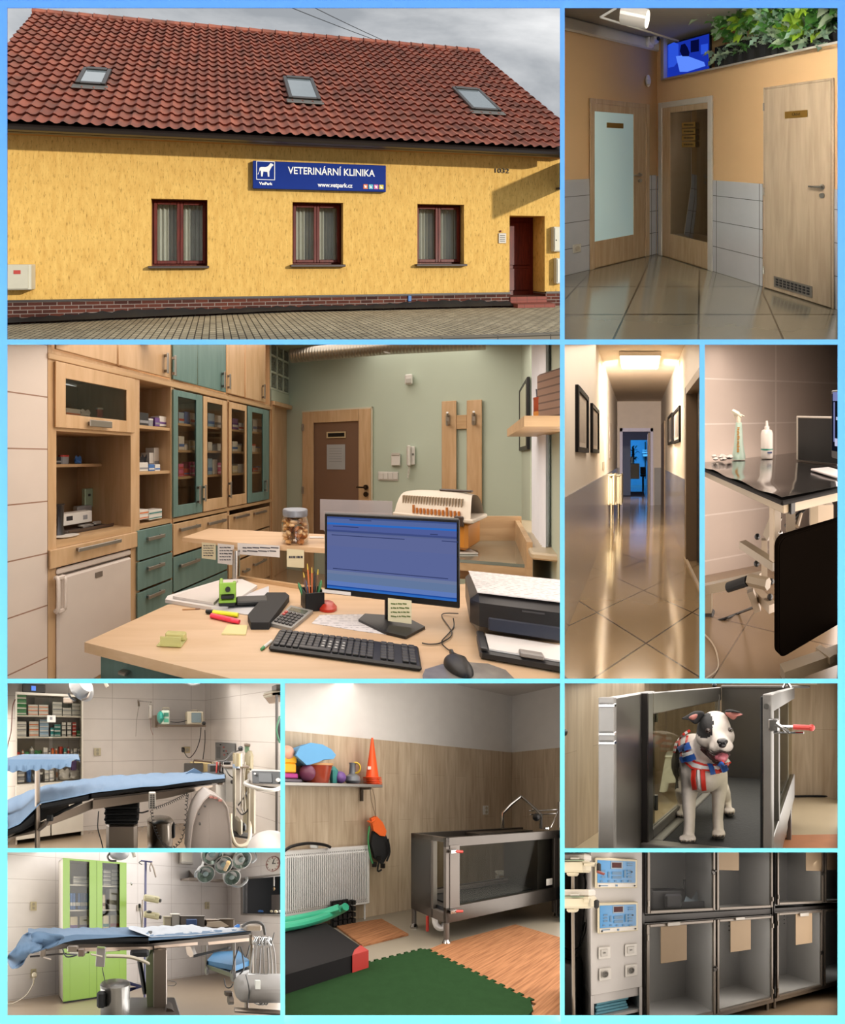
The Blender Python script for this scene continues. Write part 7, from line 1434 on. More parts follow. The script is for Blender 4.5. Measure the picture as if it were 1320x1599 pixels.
for x,y in((.02,.02),(.02,dp-.04),(L+.01,.02),(L*.52,dp-.04)):
 m=MB(Mt);m.cyl((x,y,.05),(x,y,zb7),.03);m.put('leg',st7l,t);m=MB(Mt);m.lathe([(.05,0),(.05,.02),(.03,.05),(.025,.08)],(x,y,0),14);m.put('foot',CHROME(),t)
for z in(zt7-.14,zb7+.12):
 m=MB(Mt);m.box(.03,.11,-.05,-.005,z-.02,z+.02,.004);m.put('clamp',CHROME(),t);m=MB(Mt);m.cyl((.1,-.04,z),(.19,-.05,z-.01),.014);m.put('clamp_handle',hue('red'),t)
tub('red_pipe',-.02,.01,.35,.38,.05,zb7,hue('red'));m=MB(Mt);m.tube(smoothpath([(.05,.3,zb7),(.06,.28,zb7-.09),(.12,.25,zb7-.12),(.18,.25,zb7-.04),(.19,.25,zb7)],4),.035,10);m.put('drain_pipe',rw,t)
t=th('hand_shower_frame','bent chrome tube frame standing on the far rim of the tub','tube frame',815,1295,6.0);tb('frame',[(785,1293,5.9),(785,1270,5.9),(799,1256,5.9),(814,1244,5.9),(830,1258,5.8),(845,1272,5.7),(845,1294,5.7)],.022,CHROME(),t,10);
tb('rail',[(826,1266,5.8),(880,1264,5.8)],.008,CHROME(),t);tb('rail',[(828,1272,5.8),(880,1270,5.8)],.008,CHROME(),t);tb('post',[(873,1252,5.6),(873,1292,5.6)],.014,stl2,t);tb('strut',[(860,1292,5.6),(872,1266,5.6)],.009,CHROME(),t);m=MB();m.sph(T3(838,1276,5.65),.05,12);m.put('knob',BLACK(),t);pb('tap',851,858,1291,1296,5.3,.05,CHROME(),t,.01)
m=MB();p=T3(790,1370,6.0)
t=th('step_stool','white plastic step stool seen through the tub glass','stool',790,1400,6.3);pb('top',777,806,1363,1368,6.25,.25,rw,t,.02);
for u in(775,803):pb('leg',u,u+5,1367,1410,6.3,.05,rw,t,.01)
# floor mats
def jig(P,side,n=9,a=.035): # jigsaw edge between two plan points
 A,B=P;d=B-A;nn=V((d.y,-d.x,0)).normalized()*side*a;o=[]
 for i in range(n):
  for t_,h in((.0,0),(.3,0),(.22,1),(.72,1),(.64,0)):o.append(A+d*((i+t_)/n)+nn*h)
 return o
def pm(nm,pts,mat,z0,z1,label,cat,**k):m=MB(frame((0,0,0),R(52)) if nm=='wood_mat' else None);inv=m.fr.inverted();m.prism([((inv@V((p.x,p.y,0))).x,(inv@V((p.x,p.y,0))).y) for p in pts],z0,z1,'z');return m.put(nm,mat,label=label,cat=cat,**k)
o7=ST.onz;ga,gb,gc=o7(445,1541),o7(664,1486),o7(834,1571);gd=gc+(ga-gb);l0=ga+(ga-gb)*.3
pm('green_mat',jig((l0,gb),-1,22)+jig((gb,gc),-1,14)+[gc+(gc-gb)*.02+V((-.05,-.1,0)),gc+(l0-gb)*.6+(gc-gb)*.3,l0+(gc-gb)*1.4],pl('mat_green','294229',1.0,var=.12,vs=14,bmp=.004,spec=.0),.012,.03,'dark green jigsaw floor mat in the foreground','floor mat')
wmat,nt,out=base_mat('mat_wood');b=bsdf(nt,out,.8,0,.05);nz=N(nt,'TexNoise',Scale=2.0,Detail=5.0);nt.links.new(coords(nt,(1.3,26,1)),nz.inputs['Vector']);nt.links.new(mixc(nt,ramp(nt,nz.outputs[0],.35,.68),'a57552','7d5439'),b.inputs['Base Color'])
pm('wood_mat',[o7(668,1486),o7(690,1477),o7(805,1446),o7(880,1468),o7(960,1500),o7(940,1590),o7(836,1600),o7(828,1580),o7(838,1572)],wmat,.001,.02,'large wood-patterned floor mat beside the tub','floor mat');pm('wood_mat',[o7(525,1448),o7(596,1437),o7(638,1461),o7(566,1479)],wmat,.001,.02,'small wood-patterned floor mat between crash mat and tub','floor mat')
h7=.17;A_=[ST.onz(400,1465,h7),ST.onz(509,1441,h7),ST.onz(574,1485,h7),ST.onz(400,1536,h7)]
t=thing('crash_mat','thick black crash mat with a red corner at the left','crash mat',(A_[3].x,A_[3].y,0));m=MB();m.prism([(p.x,p.y) for p in A_],.03,h7,'z');m.put('mat',pl('mat_black','1a191b',.8,spec=.08),t)
e_=(A_[3]-A_[2]).normalized();f_=(A_[1]-A_[2]).normalized();c_=A_[2]-(e_+f_)*.008;m=MB();cp=[c_,c_+e_*.17,c_+e_*.1+f_*.1,c_+f_*.17];m.prism([(p.x,p.y) for p in cp],.025,h7+.006,'z');m.put('corner_patch',pl('patch_red','a3221e',.5),t)
for i,pts in enumerate((((430,1450,.22),(470,1443,.22),(505,1433,.22),(530,1422,.25),(540,1416,.3)),((430,1441,.24),(470,1434,.24),(505,1426,.25),(530,1418,.3)))):m=MB();m.tube(smoothpath([ST.onz(u,v,z) for u,v,z in pts],5),.045,10);m.put('foam_tube',pl('foam_teal','35a582',.5),label=('front' if i==0 else 'rear')+' green foam tube lying behind the black crash mat',cat='foam tube')
m=MB(W7)
for i in range(5):
 for j in range(4):m.box(W7.s(522,.2)+.06*i,W7.s(522,.2)+.06*i+.04,.12,.2,.02+.07*j,.07+.07*j)
m.box(W7.s(520,.2),W7.s(546,.2),.14,.17,.01,.3);m.put('black_grid_mat',RUBBER(),label='black rubber grid mat leaning on the wall behind the green tubes',cat='rubber mat')
bay_glow({'top':1,'right':1.1,'left':.5},2.3,11.8,2.6,'fff6ec')
# ---------- dog standing in the open treadmill tub ----------
from mathutils.bvhtree import BVHTree
stage(700,1095,1060,1.05,(882,1067,1309,1325))
O8=V((-.23,2.02,0));E1=V((.963,-.269,0));E2=V((.269,.963,0));W8_,L8,ZB,ZT=.5,1.43,.31,.987
M8=Matrix(((E1.x,E2.x,0,O8.x),(E1.y,E2.y,0,O8.y),(0,0,1,0),(0,0,0,1))) # x across, y into the tub, z up
LW=Plane((-.724,3.0),(.269,.963));LW.n=V((.963,-.269));LW.fr=Matrix(((LW.d.x,LW.n.x,0,LW.o.x),(LW.d.y,LW.n.y,0,LW.o.y),(0,0,1,0),(0,0,0,1)))
BW=Plane((1.0,4.0),(.963,-.269));wt8=woodt
mb=MB(LW);mb.box(-2.5,1.43,-.1,0,0,2.5);struct('wall_left',mb,wt8);mb=MB(BW);mb.box(-1.39,4,-.1,0,0,2.5);struct('wall_back',mb,wt8)
mb=MB();mb.quad((-4,.8,0),(5,.8,0),(5,7,0),(-4,7,0));struct('floor',mb,pl('dog_floor','bfae90',.35))
s8=pl('dog_steel','6b6660',.28,.85,.15,10);s8l=pl('dog_steel_light','87827d',.42,.75,.1,12);s8d=pl('dog_steel_dark','4a4644',.3,.8)
g8=glass('dog_glass','dcdcc8',.04,.88,.25)
t=thing('treadmill_tub','stainless treadmill tub with open door, glass sides and black belt','treadmill tub',M8@V((W8_/2,.6,0)))
def b8(nm,x0,x1,y0,y1,z0,z1,mat,b=.004,par=None):m=MB(M8);m.box(x0,x1,y0,y1,z0,z1,b);return m.put(nm,mat,par or t)
b8('left_post',-.045,.0,-.02,.04,.05,ZT,s8d);b8('left_top_rail',-.03,.0,.04,L8,ZT-.1,ZT,s8);b8('left_bottom_rail',-.03,.0,.04,L8,ZB-.12,ZB+.05,s8l);b8('left_glass',-.018,-.012,.04,L8,ZB+.05,ZT-.1,g8,0);b8('left_inner_ledge',.0,.05,.02,L8,ZB-.02,ZB+.01,s8l)
b8('left_mullion',-.03,0,L8-.09,L8-.04,ZB,ZT-.05,s8l);b8('end_panel',0,W8_,L8,L8+.03,ZB-.05,ZT+.0,pl('end_panel_steel','6a6663',.35,.7));b8('end_trim',0,W8_+.15,L8-.01,L8+.05,ZT-.005,ZT+.015,s8l)
b8('belt',.04,W8_,.02,L8,ZB-.03,ZB,pl('belt_black','242426',.75,bmp=.003,vs=60),.002);b8('front_sill',-.03,W8_+.03,-.04,.02,ZB-.06,ZB+.01,s8l);b8('side_skirt',-.03,W8_+.03,-.03,L8,.1,ZB-.07,s8)
b8('right_seal',W8_,W8_+.012,-.02,.06,.1,ZT-.01,RUBBER());b8('right_post',W8_+.012,W8_+.05,-.03,.05,.1,ZT,s8l);b8('right_top_rail',W8_+.012,W8_+.045,.05,L8,ZT-.08,ZT,s8l);b8('right_glass',W8_+.02,W8_+.026,.05,L8,ZB+.05,ZT-.08,g8,0);b8('right_bottom_rail',W8_+.012,W8_+.045,.05,L8,ZB-.12,ZB+.05,s8);b8('right_mullion',W8_+.012,W8_+.045,.32,.36,ZB,ZT-.08,s8l)
b8('far_leg',W8_+.02,W8_+.05,L8-.4,L8-.36,0,ZB-.1,s8l)
for z,nm in((ZT-.13,'upper'),(ZB-.03,'lower')):
 m=MB(M8);x=W8_+.05;m.box(x-.01,x+.03,-.06,-.02,z-.02,z+.03,.004);m.tube([(x+.01,-.05,z),(x+.14,-.07,z+.004)],.007,6);m.tube([(x+.01,-.05,z-.025),(x+.13,-.07,z-.02)],.005,6);m.tube([(x+.02,-.06,z+.015),(x+.07,-.06,z-.02)],.008,6);m.put('toggle_clamp',CHROME(),t)
 m=MB(M8);m.tube([(x+.09,-.07,z+.002),(x+.155,-.08,z+.002)],.011,10);m.sph((x+.16,-.08,z+.002),.014,10);m.put('red_handle',hue('red'),t)
m=MB(M8);
for z in(ZT-.05,):m.cyl((W8_+.03,-.05,z),(W8_+.03,-.03,z),.012)
m.tube([(W8_*.95,L8-.1,ZT),(W8_*.99,L8-.1,ZT+.05),(W8_*1.05,L8-.1,ZT)],.012,8);m.put('tap',CHROME(),t)
m=MB(M8);m.tube([(.1,L8+.1,ZT+.03),(W8_+.2,L8+.1,ZT+.03)],.012,8);m.put('rear_bar',CHROME(),t);m=MB();m.sph(T3(1116,1070,3.5),.02,8);m.put('knob',BLACK(),t)
# open door leaf
dp0,dp1=ST.at(958,0,1.5),ST.at(1001,0,1.99);DM=Plane((dp0.x,dp0.y),(dp1.x-dp0.x,dp1.y-dp0.y));dl=(dp1-dp0).length
d8=th('tub_door',None,None,980,1330,1.7) if False else None
m=MB(DM);m.box(0,dl,-.045,.0,.1,.985,.003);dd=m.put('door',s8,t);m=MB(DM);m.box(-.004,.03,-.05,.004,.1,.988,.003);m.put('door_edge',s8l,dd)
for z in(.955,.86,.83):m=MB(DM);m.box(-.01,.02,-.048,.006,z,z+.012,.002);m.put('catch',CHROME(),dd)
m=MB(DM)
for z in(.35,.82):m.cyl((dl+.005,.005,z),(dl+.005,.005,z+.08),.012)
m.put('hinge',s8d,dd)
# stool, cable, mat, wall knob
t2=th('step_stool','white plastic step stool standing behind the tub glass','stool',1048,1240,3.95);wp_=pl('stool_white','d9dccf',.45)
Y=3.8;pa=[(1039,1184),(1064,1182),(1070,1235),(1062,1235),(1058,1222),(1042,1223),(1039,1237),(1030,1237)];polyb('front',pa,Y,.03,wp_,t2);pb('top',1038,1066,1180,1184,Y-.01,.25,wp_,t2,.01);polyb('back',[(u+3,v-1) for u,v in pa],Y+.22,.03,wp_,t2)
cable('power_cable',[ST.onz(1200,1239,.03),ST.onz(1215,1246,.01),ST.onz(1235,1244,.01),ST.onz(1265,1243,.01),ST.onz(1320,1243.5,.01)],.009,RUBBER(),'black cable lying along the foot of the wall behind the tub')
m=MB();P_=[ST.onz(1212,1309),ST.onz(1330,1307),ST.onz(1330,1340),ST.onz(1205,1340)];m.prism([(p.x,p.y) for p in P_],.002,.02,'z');m.put('wood_mat',pl('mat_orange','bf7a4c',.6,var=.2,vs=9),label='edge of an orange wood-patterned mat at the lower right of the tub',cat='floor mat')
m=MB();m.sph(T3(883,1144,2.6),(.012,.03,.02),10);m.put('coat_peg',BLACK(),label='black knob at the left edge of the wood-look wall',cat='peg')
# ---- the dog ----
def caps(mb,pts): # tapered limb through (u, v, depth, radius)
 P=[ST.at(u,v,Y) for u,v,Y,r in pts];r=[x[3] for x in pts]
 Q=[];Rr=[]
 for i in range(len(P)-1):
  for k in range(5):t_=k/5;Q.append(P[i].lerp(P[i+1],t_));Rr.append(r[i]*(1-t_)+r[i+1]*t_)
 Q.append(P[-1]);Rr.append(r[-1]);mb.tube(Q,Rr,16);mb.sph(P[0],r[0],16);mb.sph(P[-1],r[-1],16)
def ell(mb,u,v,Y,ru,rd,rv,rot=None):
 k=Y/ST.f;c=ST.at(u,v,Y);m_=Matrix.Translation(c)@(rot or Matrix());mb.sph((0,0,0),(ru*k,rd,rv*k),22,m_)
dg=MB()
ell(dg,1100,1196,2.16,37,.15,38);ell(dg,1101,1212,2.07,27,.075,26);ell(dg,1092,1188,2.32,37,.17,36);ell(dg,1084,1192,2.5,36,.15,38);ell(dg,1083,1176,2.4,30,.2,30)
caps(dg,[(1100,1190,2.15,.085),(1108,1165,2.07,.078),(1113,1148,2.03,.07)]);ell(dg,1086,1176,2.1,16,.07,22);ell(dg,1122,1190,2.08,14,.06,16)
ell(dg,1115,1139,1.985,27,.085,27);ell(dg,1103,1150,1.97,17,.055,17);ell(dg,1133,1150,1.97,15,.055,16);ell(dg,1117,1122,1.99,20,.06,12)
caps(dg,[(1122,1156,1.94,.046),(1128,1162,1.87,.036)]);ell(dg,1120,1166,1.9,13,.05,9);ell(dg,1136,1165,1.9,10,.045,9)
caps(dg,[(1116,1172,1.95,.03),(1121,1184,1.9,.021),(1127,1187,1.87,.016)])
# forelegs
caps(dg,[(1080,1205,2.1,.052),(1078,1228,2.11,.043),(1076,1252,2.09,.033),(1077,1284,2.06,.027),(1076,1300,2.05,.028)]);caps(dg,[(1121,1208,2.1,.048),(1124,1230,2.12,.04),(1122,1252,2.11,.031),(1121,1280,2.1,.026),(1122,1292,2.09,.027)])
# hind legs: hip, stifle, hock, shank
caps(dg,[(1078,1206,2.5,.08),(1068,1236,2.42,.05),(1066,1252,2.5,.028),(1063,1266,2.44,.026)]);caps(dg,[(1108,1206,2.5,.08),(1127,1236,2.44,.05),(1135,1250,2.52,.028),(1136,1262,2.46,.026)])
caps(dg,[(1072,1172,2.62,.03),(1066,1168,2.7,.02)])
def paw(u,v,Y,w,toes=4):
 k=Y/ST.f;ell(dg,u,v-5,Y+.01,w*.5,.035,8)
 for i in range(toes):x=u+(i-(toes-1)/2)*w*.25;dv=abs(i-(toes-1)/2)*1.2;ell(dg,x,v-5-dv*.6,Y-.028+.006*abs(i-1.5),w*.15,.022,5.2)
paw(1074,1316,2.035,27);paw(1122.5,1308,2.085,21);paw(1064,1276.5,2.4,15);paw(1139,1272.5,2.42,18)
me=bpy.data.meshes.new('tmp');me.from_pydata(dg.v,[],dg.f);o=bpy.data.objects.new('tmp',me);C.objects.link(o)
md=o.modifiers.new('r','REMESH');md.mode='VOXEL';md.voxel_size=.0065;md=o.modifiers.new('s','SMOOTH');md.factor=.6;md.iterations=7
ev=o.evaluated_get(bpy.context.evaluated_depsgraph_get()).to_mesh();DV=[v.co.copy() for v in ev.vertices];DF8=[tuple(p.vertices) for p in ev.polygons];bpy.data.objects.remove(o)
# eye sockets, stop and lip line pressed in
bvh=BVHTree.FromPolygons(DV,DF8)
def shoot(u,v):
 d=V(((u-ST.cx)/ST.f,1,(ST.cy-v)/ST.f)).normalized();h=bvh.ray_cast(V((0,0,ST.H)),d);return h[0],h[1],d
def inpoly(x,y,P):
 c=False;j=len(P)-1
 for i in range(len(P)):
  if(P[i][1]>y)!=(P[j][1]>y) and x<(P[j][0]-P[i][0])*(y-P[i][1])/(P[j][1]-P[i][1])+P[i][0]:c=not c
  j=i
 return c
patch=[(1087,1113),(1097,1110),(1110,1114),(1114,1126),(1114,1140),(1112,1148),(1104,1152),(1094,1152),(1088,1146),(1086,1130)]
back_p=[(1045,1195),(1050,1150),(1066,1130),(1082,1128),(1072,1146),(1066,1165),(1061,1182),(1060,1230),(1050,1235)]
fur=pl('fur_white','d9cdc2',.85,var=.05,vs=60,bmp=.002);furb=pl('fur_black','1c1918',.75,var=.1,vs=60,bmp=.002);skin=pl('skin_pink','a8685e',.6);claw=pl('claw','8f7c6a',.5)
dog=MB();dog.v=DV;dog.f=DF8
for f in DF8:
 c=sum((DV[i] for i in f),V())/len(f);u,v=ST.px(c);nn=noise.noise(c*40)*1.6;k=0
 if c.y<2.03 and inpoly(u+nn,v+nn,patch):k=1
 if c.y>2.12 and(inpoly(u+nn,v,back_p) or c.z>.84):k=1
 dog.mi.append(k)
dt=thing('dog','white bulldog-type dog with a black eye patch standing on the black belt','dog',ST.onz(1100,1312,ZB))
dog.put('body',[fur,furb],dt,sharp=180)
def spot(nm,u,v,ru,rv,rd,mat,off=0.0,rot=0.0,par=dt):
 h,n_,d=shoot(u,v);
 if h is None:h=ST.at(u,v,1.93);d=V((0,1,0))
 k=h.y/ST.f;m=MB();m.sph((0,0,0),(ru*k,rd,rv*k),18,Matrix.Translation(h+d*off)@Matrix.Rotation(rot,4,'Y'));return m.put(nm,mat,par)
eyeb=pl('eye_brown','2a1810',.05,spec=1.0);lid=pl('eyelid','3a2a26',.5)
for u,v in((1107,1141),(1140,1140)):spot('eyelid',u,v,5.4,4.2,.008,lid,.002);e_=spot('eye',u,v,3.9,3.4,.01,eyeb,-.001)
nosem=pl('nose_black','221e1f',.3);spot('nose',1128.5,1158,9.0,5.6,.02,nosem,-.004);spot('nose',1128.5,1163,6.5,5.0,.018,nosem,-.004)
for u in(1124.5,1132.5):spot('nostril',u,1160.5,2.0,1.6,.02,pl('nostril','0a0808',.5),-.01)
lipm=pl('lip_dark','2b1a16',.45);tong=pl('tongue','b0616a',.35);mouthm=pl('mouth_inner','4a1f1e',.5)
def ribbon(nm,pts,w,mats,off=.004,par=None,th_=.0,bands=None,k0=0):
 P=[]
 for i in range(len(pts)-1):
  a,b=pts[i],pts[i+1];n=max(2,int(math.hypot(b[0]-a[0],b[1]-a[1])/2))
  for j in range(n):P.append((a[0]+(b[0]-a[0])*j/n,a[1]+(b[1]-a[1])*j/n))
 P.append(pts[-1]);m=MB();rows=[]
 last=None
 for i,(u,v) in enumerate(P):
  a,b=P[max(0,i-1)],P[min(len(P)-1,i+1)];tx,ty=b[0]-a[0],b[1]-a[1];l=math.hypot(tx,ty) or 1;nx,ny=-ty/l,tx/l;row_=[]
  for s_ in(-1,-.5,0,.5,1):
   uu,vv=u+nx*s_*w/2,v+ny*s_*w/2;h,n_,d=shoot(uu,vv)
   if h is None:h=(last[0] if last else ST.at(uu,vv,2.1));h=ST.at(uu,vv,h.y);n_=V((0,-1,0))
   last=(h,n_);row_.append((h,n_))
  rows.append(row_)
 top=[h+n_*(off+.003) for r_ in rows for h,n_ in r_];R5=5
 # soften depth jumps along the strap
 ys=[p.y for p in top]
 for it in range(6):ys=[(ys[max(0,i-5)]+ys[i]+ys[min(len(ys)-1,i+5)])/3 for i in range(len(ys))]
 top=[ST.at(*ST.px(p),min(p.y,y+.004)) for p,y in zip(top,ys)]
 bot=[p+V((0,.006,0)) for p in top];n=len(rows);m.v=top+bot
 for i in range(n-1):
  kk=(i//bands[0])%2 if bands else 0
  for j in range(4):
   a=i*5+j;m.f+=[(a,a+1,a+6,a+5),(a+5*n,a+5+5*n,a+6+5*n,a+1+5*n)];q=kk if(not bands or bands[1]=='x') else(0 if j in(0,3) else 1);m.mi+=[q,q]
  for j in(0,4):a=i*5+j;m.f.append((a,a+5,a+5+5*n,a+5*n));m.mi.append(0)
 return m.put(nm,mats,par or dt,sharp=180)
ribbon('mouth',[(1097,1168),(1105,1176),(1114,1183),(1124,1186),(1134,1184),(1139,1176)],6,[mouthm],.003);ribbon('lip',[(1096,1164),(1101,1173),(1110,1183),(1121,1190),(1132,1191)],2.4,[lipm],.006);ribbon('lip',[(1096,1164),(1106,1171),(1116,1175),(1128,1171),(1137,1174),(1140,1180)],2.2,[lipm],.006)
h,n_,d=shoot(1127,1181);k=h.y/ST.f;m=MB();m.sph((0,0,0),(11*k,.012,6.5*k),16,Matrix.Translation(h+V((0,-.008,0)))@Matrix.Rotation(-.15,4,'Y'));m.sph((0,0,0),(8*k,.012,7*k),16,Matrix.Translation(h+V((.003,-.014,-.006))));m.put('tongue',tong,dt)
# ears
def ear(nm,pts,inner,Y):
 m=MB();c=[ST.at(u,v,Y+dy) for u,v,dy in pts];n=len(c);m.v=c+[p+V((0,.008,0)) for p in c];ctr=sum(c,V())/n;m.v+=[ctr+V((0,-.012,.003)),ctr+V((0,.014,0))]
 m.f=[(i,(i+1)%n,2*n) for i in range(n)]+[(n+(i+1)%n,n+i,2*n+1) for i in range(n)]+[(i,n+i,n+(i+1)%n,(i+1)%n) for i in range(n)];m.mi=[inner]*n+[1]*(2*n);o=m.put(nm,[fur,furb,skin],dt,sharp=180);md=o.modifiers.new('s','SUBSURF');md.levels=md.render_levels=1
ear('ear',[(1104,1114,.02),(1098,1110,.0),(1088,1109,-.01),(1080,1112,-.02),(1070,1119,-.03),(1062,1122,-.03),(1066,1124,-.03),(1076,1124,-.035),(1082,1130,-.03),(1088,1133,-.02),(1094,1126,0)],1,1.965)
ear('ear_tip',[(1072,1121,0),(1082,1115,0),(1092,1113,0),(1090,1121,0),(1084,1126,0),(1078,1124,0)],2,1.925)
ear('ear',[(1128,1113,.02),(1136,1108,.0),(1146,1110,-.01),(1154,1113,-.02),(1164,1115,-.03),(1160,1118,-.03),(1152,1118,-.03),(1150,1124,-.02),(1144,1126,0),(1136,1120,.01)],2,1.965)
ear('ear_edge',[(1130,1110,0),(1138,1107,0),(1150,1109,0),(1163,1115,0),(1152,1113,0),(1142,1112,0),(1134,1113,0)],1,1.945)
# claws
for u,v,Y,w in((1074,1316,2.035,27),(1122.5,1308,2.085,21),(1064,1276.5,2.4,15),(1139,1272.5,2.42,18)):
 for i in range(4):k=Y/ST.f;x=u+(i-1.5)*w*.25;c=ST.at(x,v-2.2-abs(i-1.5)*.6,Y-.048+.006*abs(i-1.5));m=MB();m.sph(c,(1.0*k,.007,1.7*k),8);m.put('claw',claw,dt)
 # harness
hr,hw,hb=pl('strap_red','cc2c1c',.6),pl('strap_white','d8d4d2',.6),pl('strap_blue','2456a8',.6)
ht=thing('dog_harness','red, white and blue harness worn by the white dog','harness',ST.at(1100,1200,2.05))
ribbon('neck_strap',[(1070,1150),(1068,1160),(1069,1172),(1075,1186),(1085,1195),(1097,1199)],13,[hr,hw],.006,ht,bands=(3,'y'))
ribbon('neck_strap',[(1097,1199),(1108,1200),(1120,1198),(1130,1193),(1139,1186)],11,[hr,hw],.006,ht,bands=(3,'y'))
ribbon('blue_band',[(1063,1173),(1072,1169),(1081,1166)],9,[hb],.012,ht);ribbon('blue_band',[(1067,1189),(1076,1184),(1088,1180)],9,[hb],.012,ht);ribbon('blue_band',[(1107,1192),(1110,1200),(1112,1210)],7,[hb],.012,ht);ribbon('blue_band',[(1124,1190),(1128,1195),(1130,1202)],8,[hb],.012,ht)
ribbon('chest_strap',[(1086,1203),(1085,1216),(1087,1231)],6.5,[hr],.008,ht);ribbon('chest_strap',[(1098,1204),(1099,1218),(1100,1232)],6.5,[hr],.008,ht);ribbon('chest_strap_edge',[(1092,1203),(1092.5,1216),(1094,1230)],3.5,[hw],.007,ht);ribbon('side_strap',[(1110,1206),(1120,1206),(1132,1195),(1138,1188)],5,[hr],.007,ht)
ribbon('back_strap',[(1078,1140),(1068,1146),(1060,1158),(1056,1176)],4,[hr,hw],.008,ht,bands=(2,'x'));ribbon('buckle_white',[(1071,1180),(1078,1177),(1084,1175)],4,[hw],.014,ht)
bay_glow({'top':1,'right':.9},2.2,8.2,2.4,'fff9f2');bay_glow({'left':.5},3.0,4.8,2.4,'fff9f2')
# ---------- second operating theatre with the green cabinet ----------
stage(440,225,1415,1.45,(11,1331,438,1586))
W9=plane2(75,4.55,318,5.95);s_=W9.s(355);c9=W9.p(s_,0,0);R9=Plane((c9.x,c9.y),(.6,-1))
wt9=tile('theatre2_tile','e6e0dc','c6beb9',.74,.37,.004,.2,off=(-.12,-.02,0));fl9=pl('theatre2_floor','95836f',.3,bmp=0)
mb=MB(W9);mb.box(-5,s_,-.1,0,0,3);struct('wall_back',mb,wt9,smooth=False)
hz0,hz1,hs0,hs1=R9.z(410,1427),R9.z(410,1370),R9.s(381),9
mb=MB(R9)
for a,b,c,d in((0,hs0,0,3),(hs0,9,0,hz0),(hs0,9,hz1,3)):mb.box(a,b,-.1,0,c,d)
struct('wall_right',mb,wt9,smooth=False)
mb=MB();mb.quad((-5,.8,0),(5,.8,0),(5,7,0),(-5,7,0));struct('floor',mb,fl9)
# serving hatch
t=thing('window_1',None,None,R9.p(hs0,0,hz0),kind='structure');m=MB(R9);m.box(hs0-.06,hs0+.0,-.12,.03,hz0-.03,hz1+.03);m.box(hs0,3,-.12,.03,hz0-.03,hz0);m.box(hs0,3,-.12,.03,hz1,hz1+.03);m.put('window_frame',pl('hatch_frame','9d9892',.4,.5),t)
m=MB(R9);m.box(hs0-2.5,hs0-2.4,-.9,-.1,hz0-.3,hz1+.3);m.box(hs0-2.5,3.5,-.9,-.88,hz0-.3,hz1+.3);m.box(hs0-2.5,3.5,-.88,-.1,hz0-.32,hz0-.3);m.box(hs0-2.5,3.5,-.88,-.1,hz1+.3,hz1+.32);struct('wall_hatch',m,pl('hatch_dark','2a2421',.8))
wp(R9,'hatch_cabinet',pl('hatch_cab','4a433e',.6),None,424,440,1397,1426,-.5,-.2,label='dark cupboard seen through the hatch window',cat='cupboard');
for i,(u,v,r,cc) in enumerate(((424,1423,3.2,'cream'),(431,1423.5,4,'cream'),(437,1423,3,'white'))):
 m=MB(R9);k=.008;m.sph((R9.s(u,-.1),-.1,R9.z(u,v,-.1)),r*k,10);m.put('bandage_roll',hue(cc),label='%s of the three pale rolls on the hatch sill'%('leftmost','middle','rightmost')[i],cat='roll')
m=MB(R9);m.sph((R9.s(407,-.1),-.1,R9.z(407,1423,-.1)),(.06,.04,.03),10);m.put('blue_cloth',hue('blue'),label='crumpled blue cloth on the hatch sill',cat='cloth')
t=thing('hanging_lamp','slim lamp hanging inside the hatch window','lamp',R9.p(R9.s(428,-.3),-.3,R9.z(428,1390,-.3)));m=MB(R9);x=R9.s(428,-.3);m.cyl((x,-.3,R9.z(428,1365,-.3)),(x,-.3,R9.z(428,1384,-.3)),.012);m.put('cord',WHITE(),t);m=MB(R9);m.sph((x,-.3,R9.z(428,1388,-.3)),(.02,.02,.04),10);m.put('bulb',pl('bulb_amber','a3855a',.3),t)
# wall clock 
t=thing('wall_clock','round white wall clock with a red rim above the hatch','clock',R9.p(R9.s(426.5),0,R9.z(426.5,1349)));cs_,cz=R9.s(426.5),R9.z(426.5,1349);cr9=(R9.z(426.5,1337.5)-R9.z(426.5,1361))/2
MC=Matrix.Translation((cs_,0,cz))@Matrix.Rotation(-PI/2,4,'X')
m=MB(R9);m.lathe([(cr9,0),(cr9,.02),(cr9*.94,.024),(cr9*.93,.018)],(0,0,0),30,MC,cap=False);m.put('rim',pl('rim_red','9a5a50',.4),t);m=MB(R9);m.lathe([(cr9*.94,0),(cr9*.94,.016)],(0,0,0),30,MC);m.put('dial',WHITE(),t)
m=MB(R9)
for i in range(12):a=i*PI/6;x,z=cs_+math.sin(a)*cr9*.78,cz+math.cos(a)*cr9*.78;w=.008 if i%3 else.013;m.box(x-w,x+w,.016,.019,z-w,z+w)
m.put('hour_marks',pl('mark_rose','8a4a48',.5),t);m=MB(R9)
for a,l in((R(-25),.62),(R(90),.45)):m.tube([(cs_,.021,cz),(cs_-math.sin(a)*cr9*l*(1 if a<0 else-1)*(1 if a>0 else 1),.021,cz+math.cos(a)*cr9*l)],.007,4)
m.put('hands',BLACK(),t)
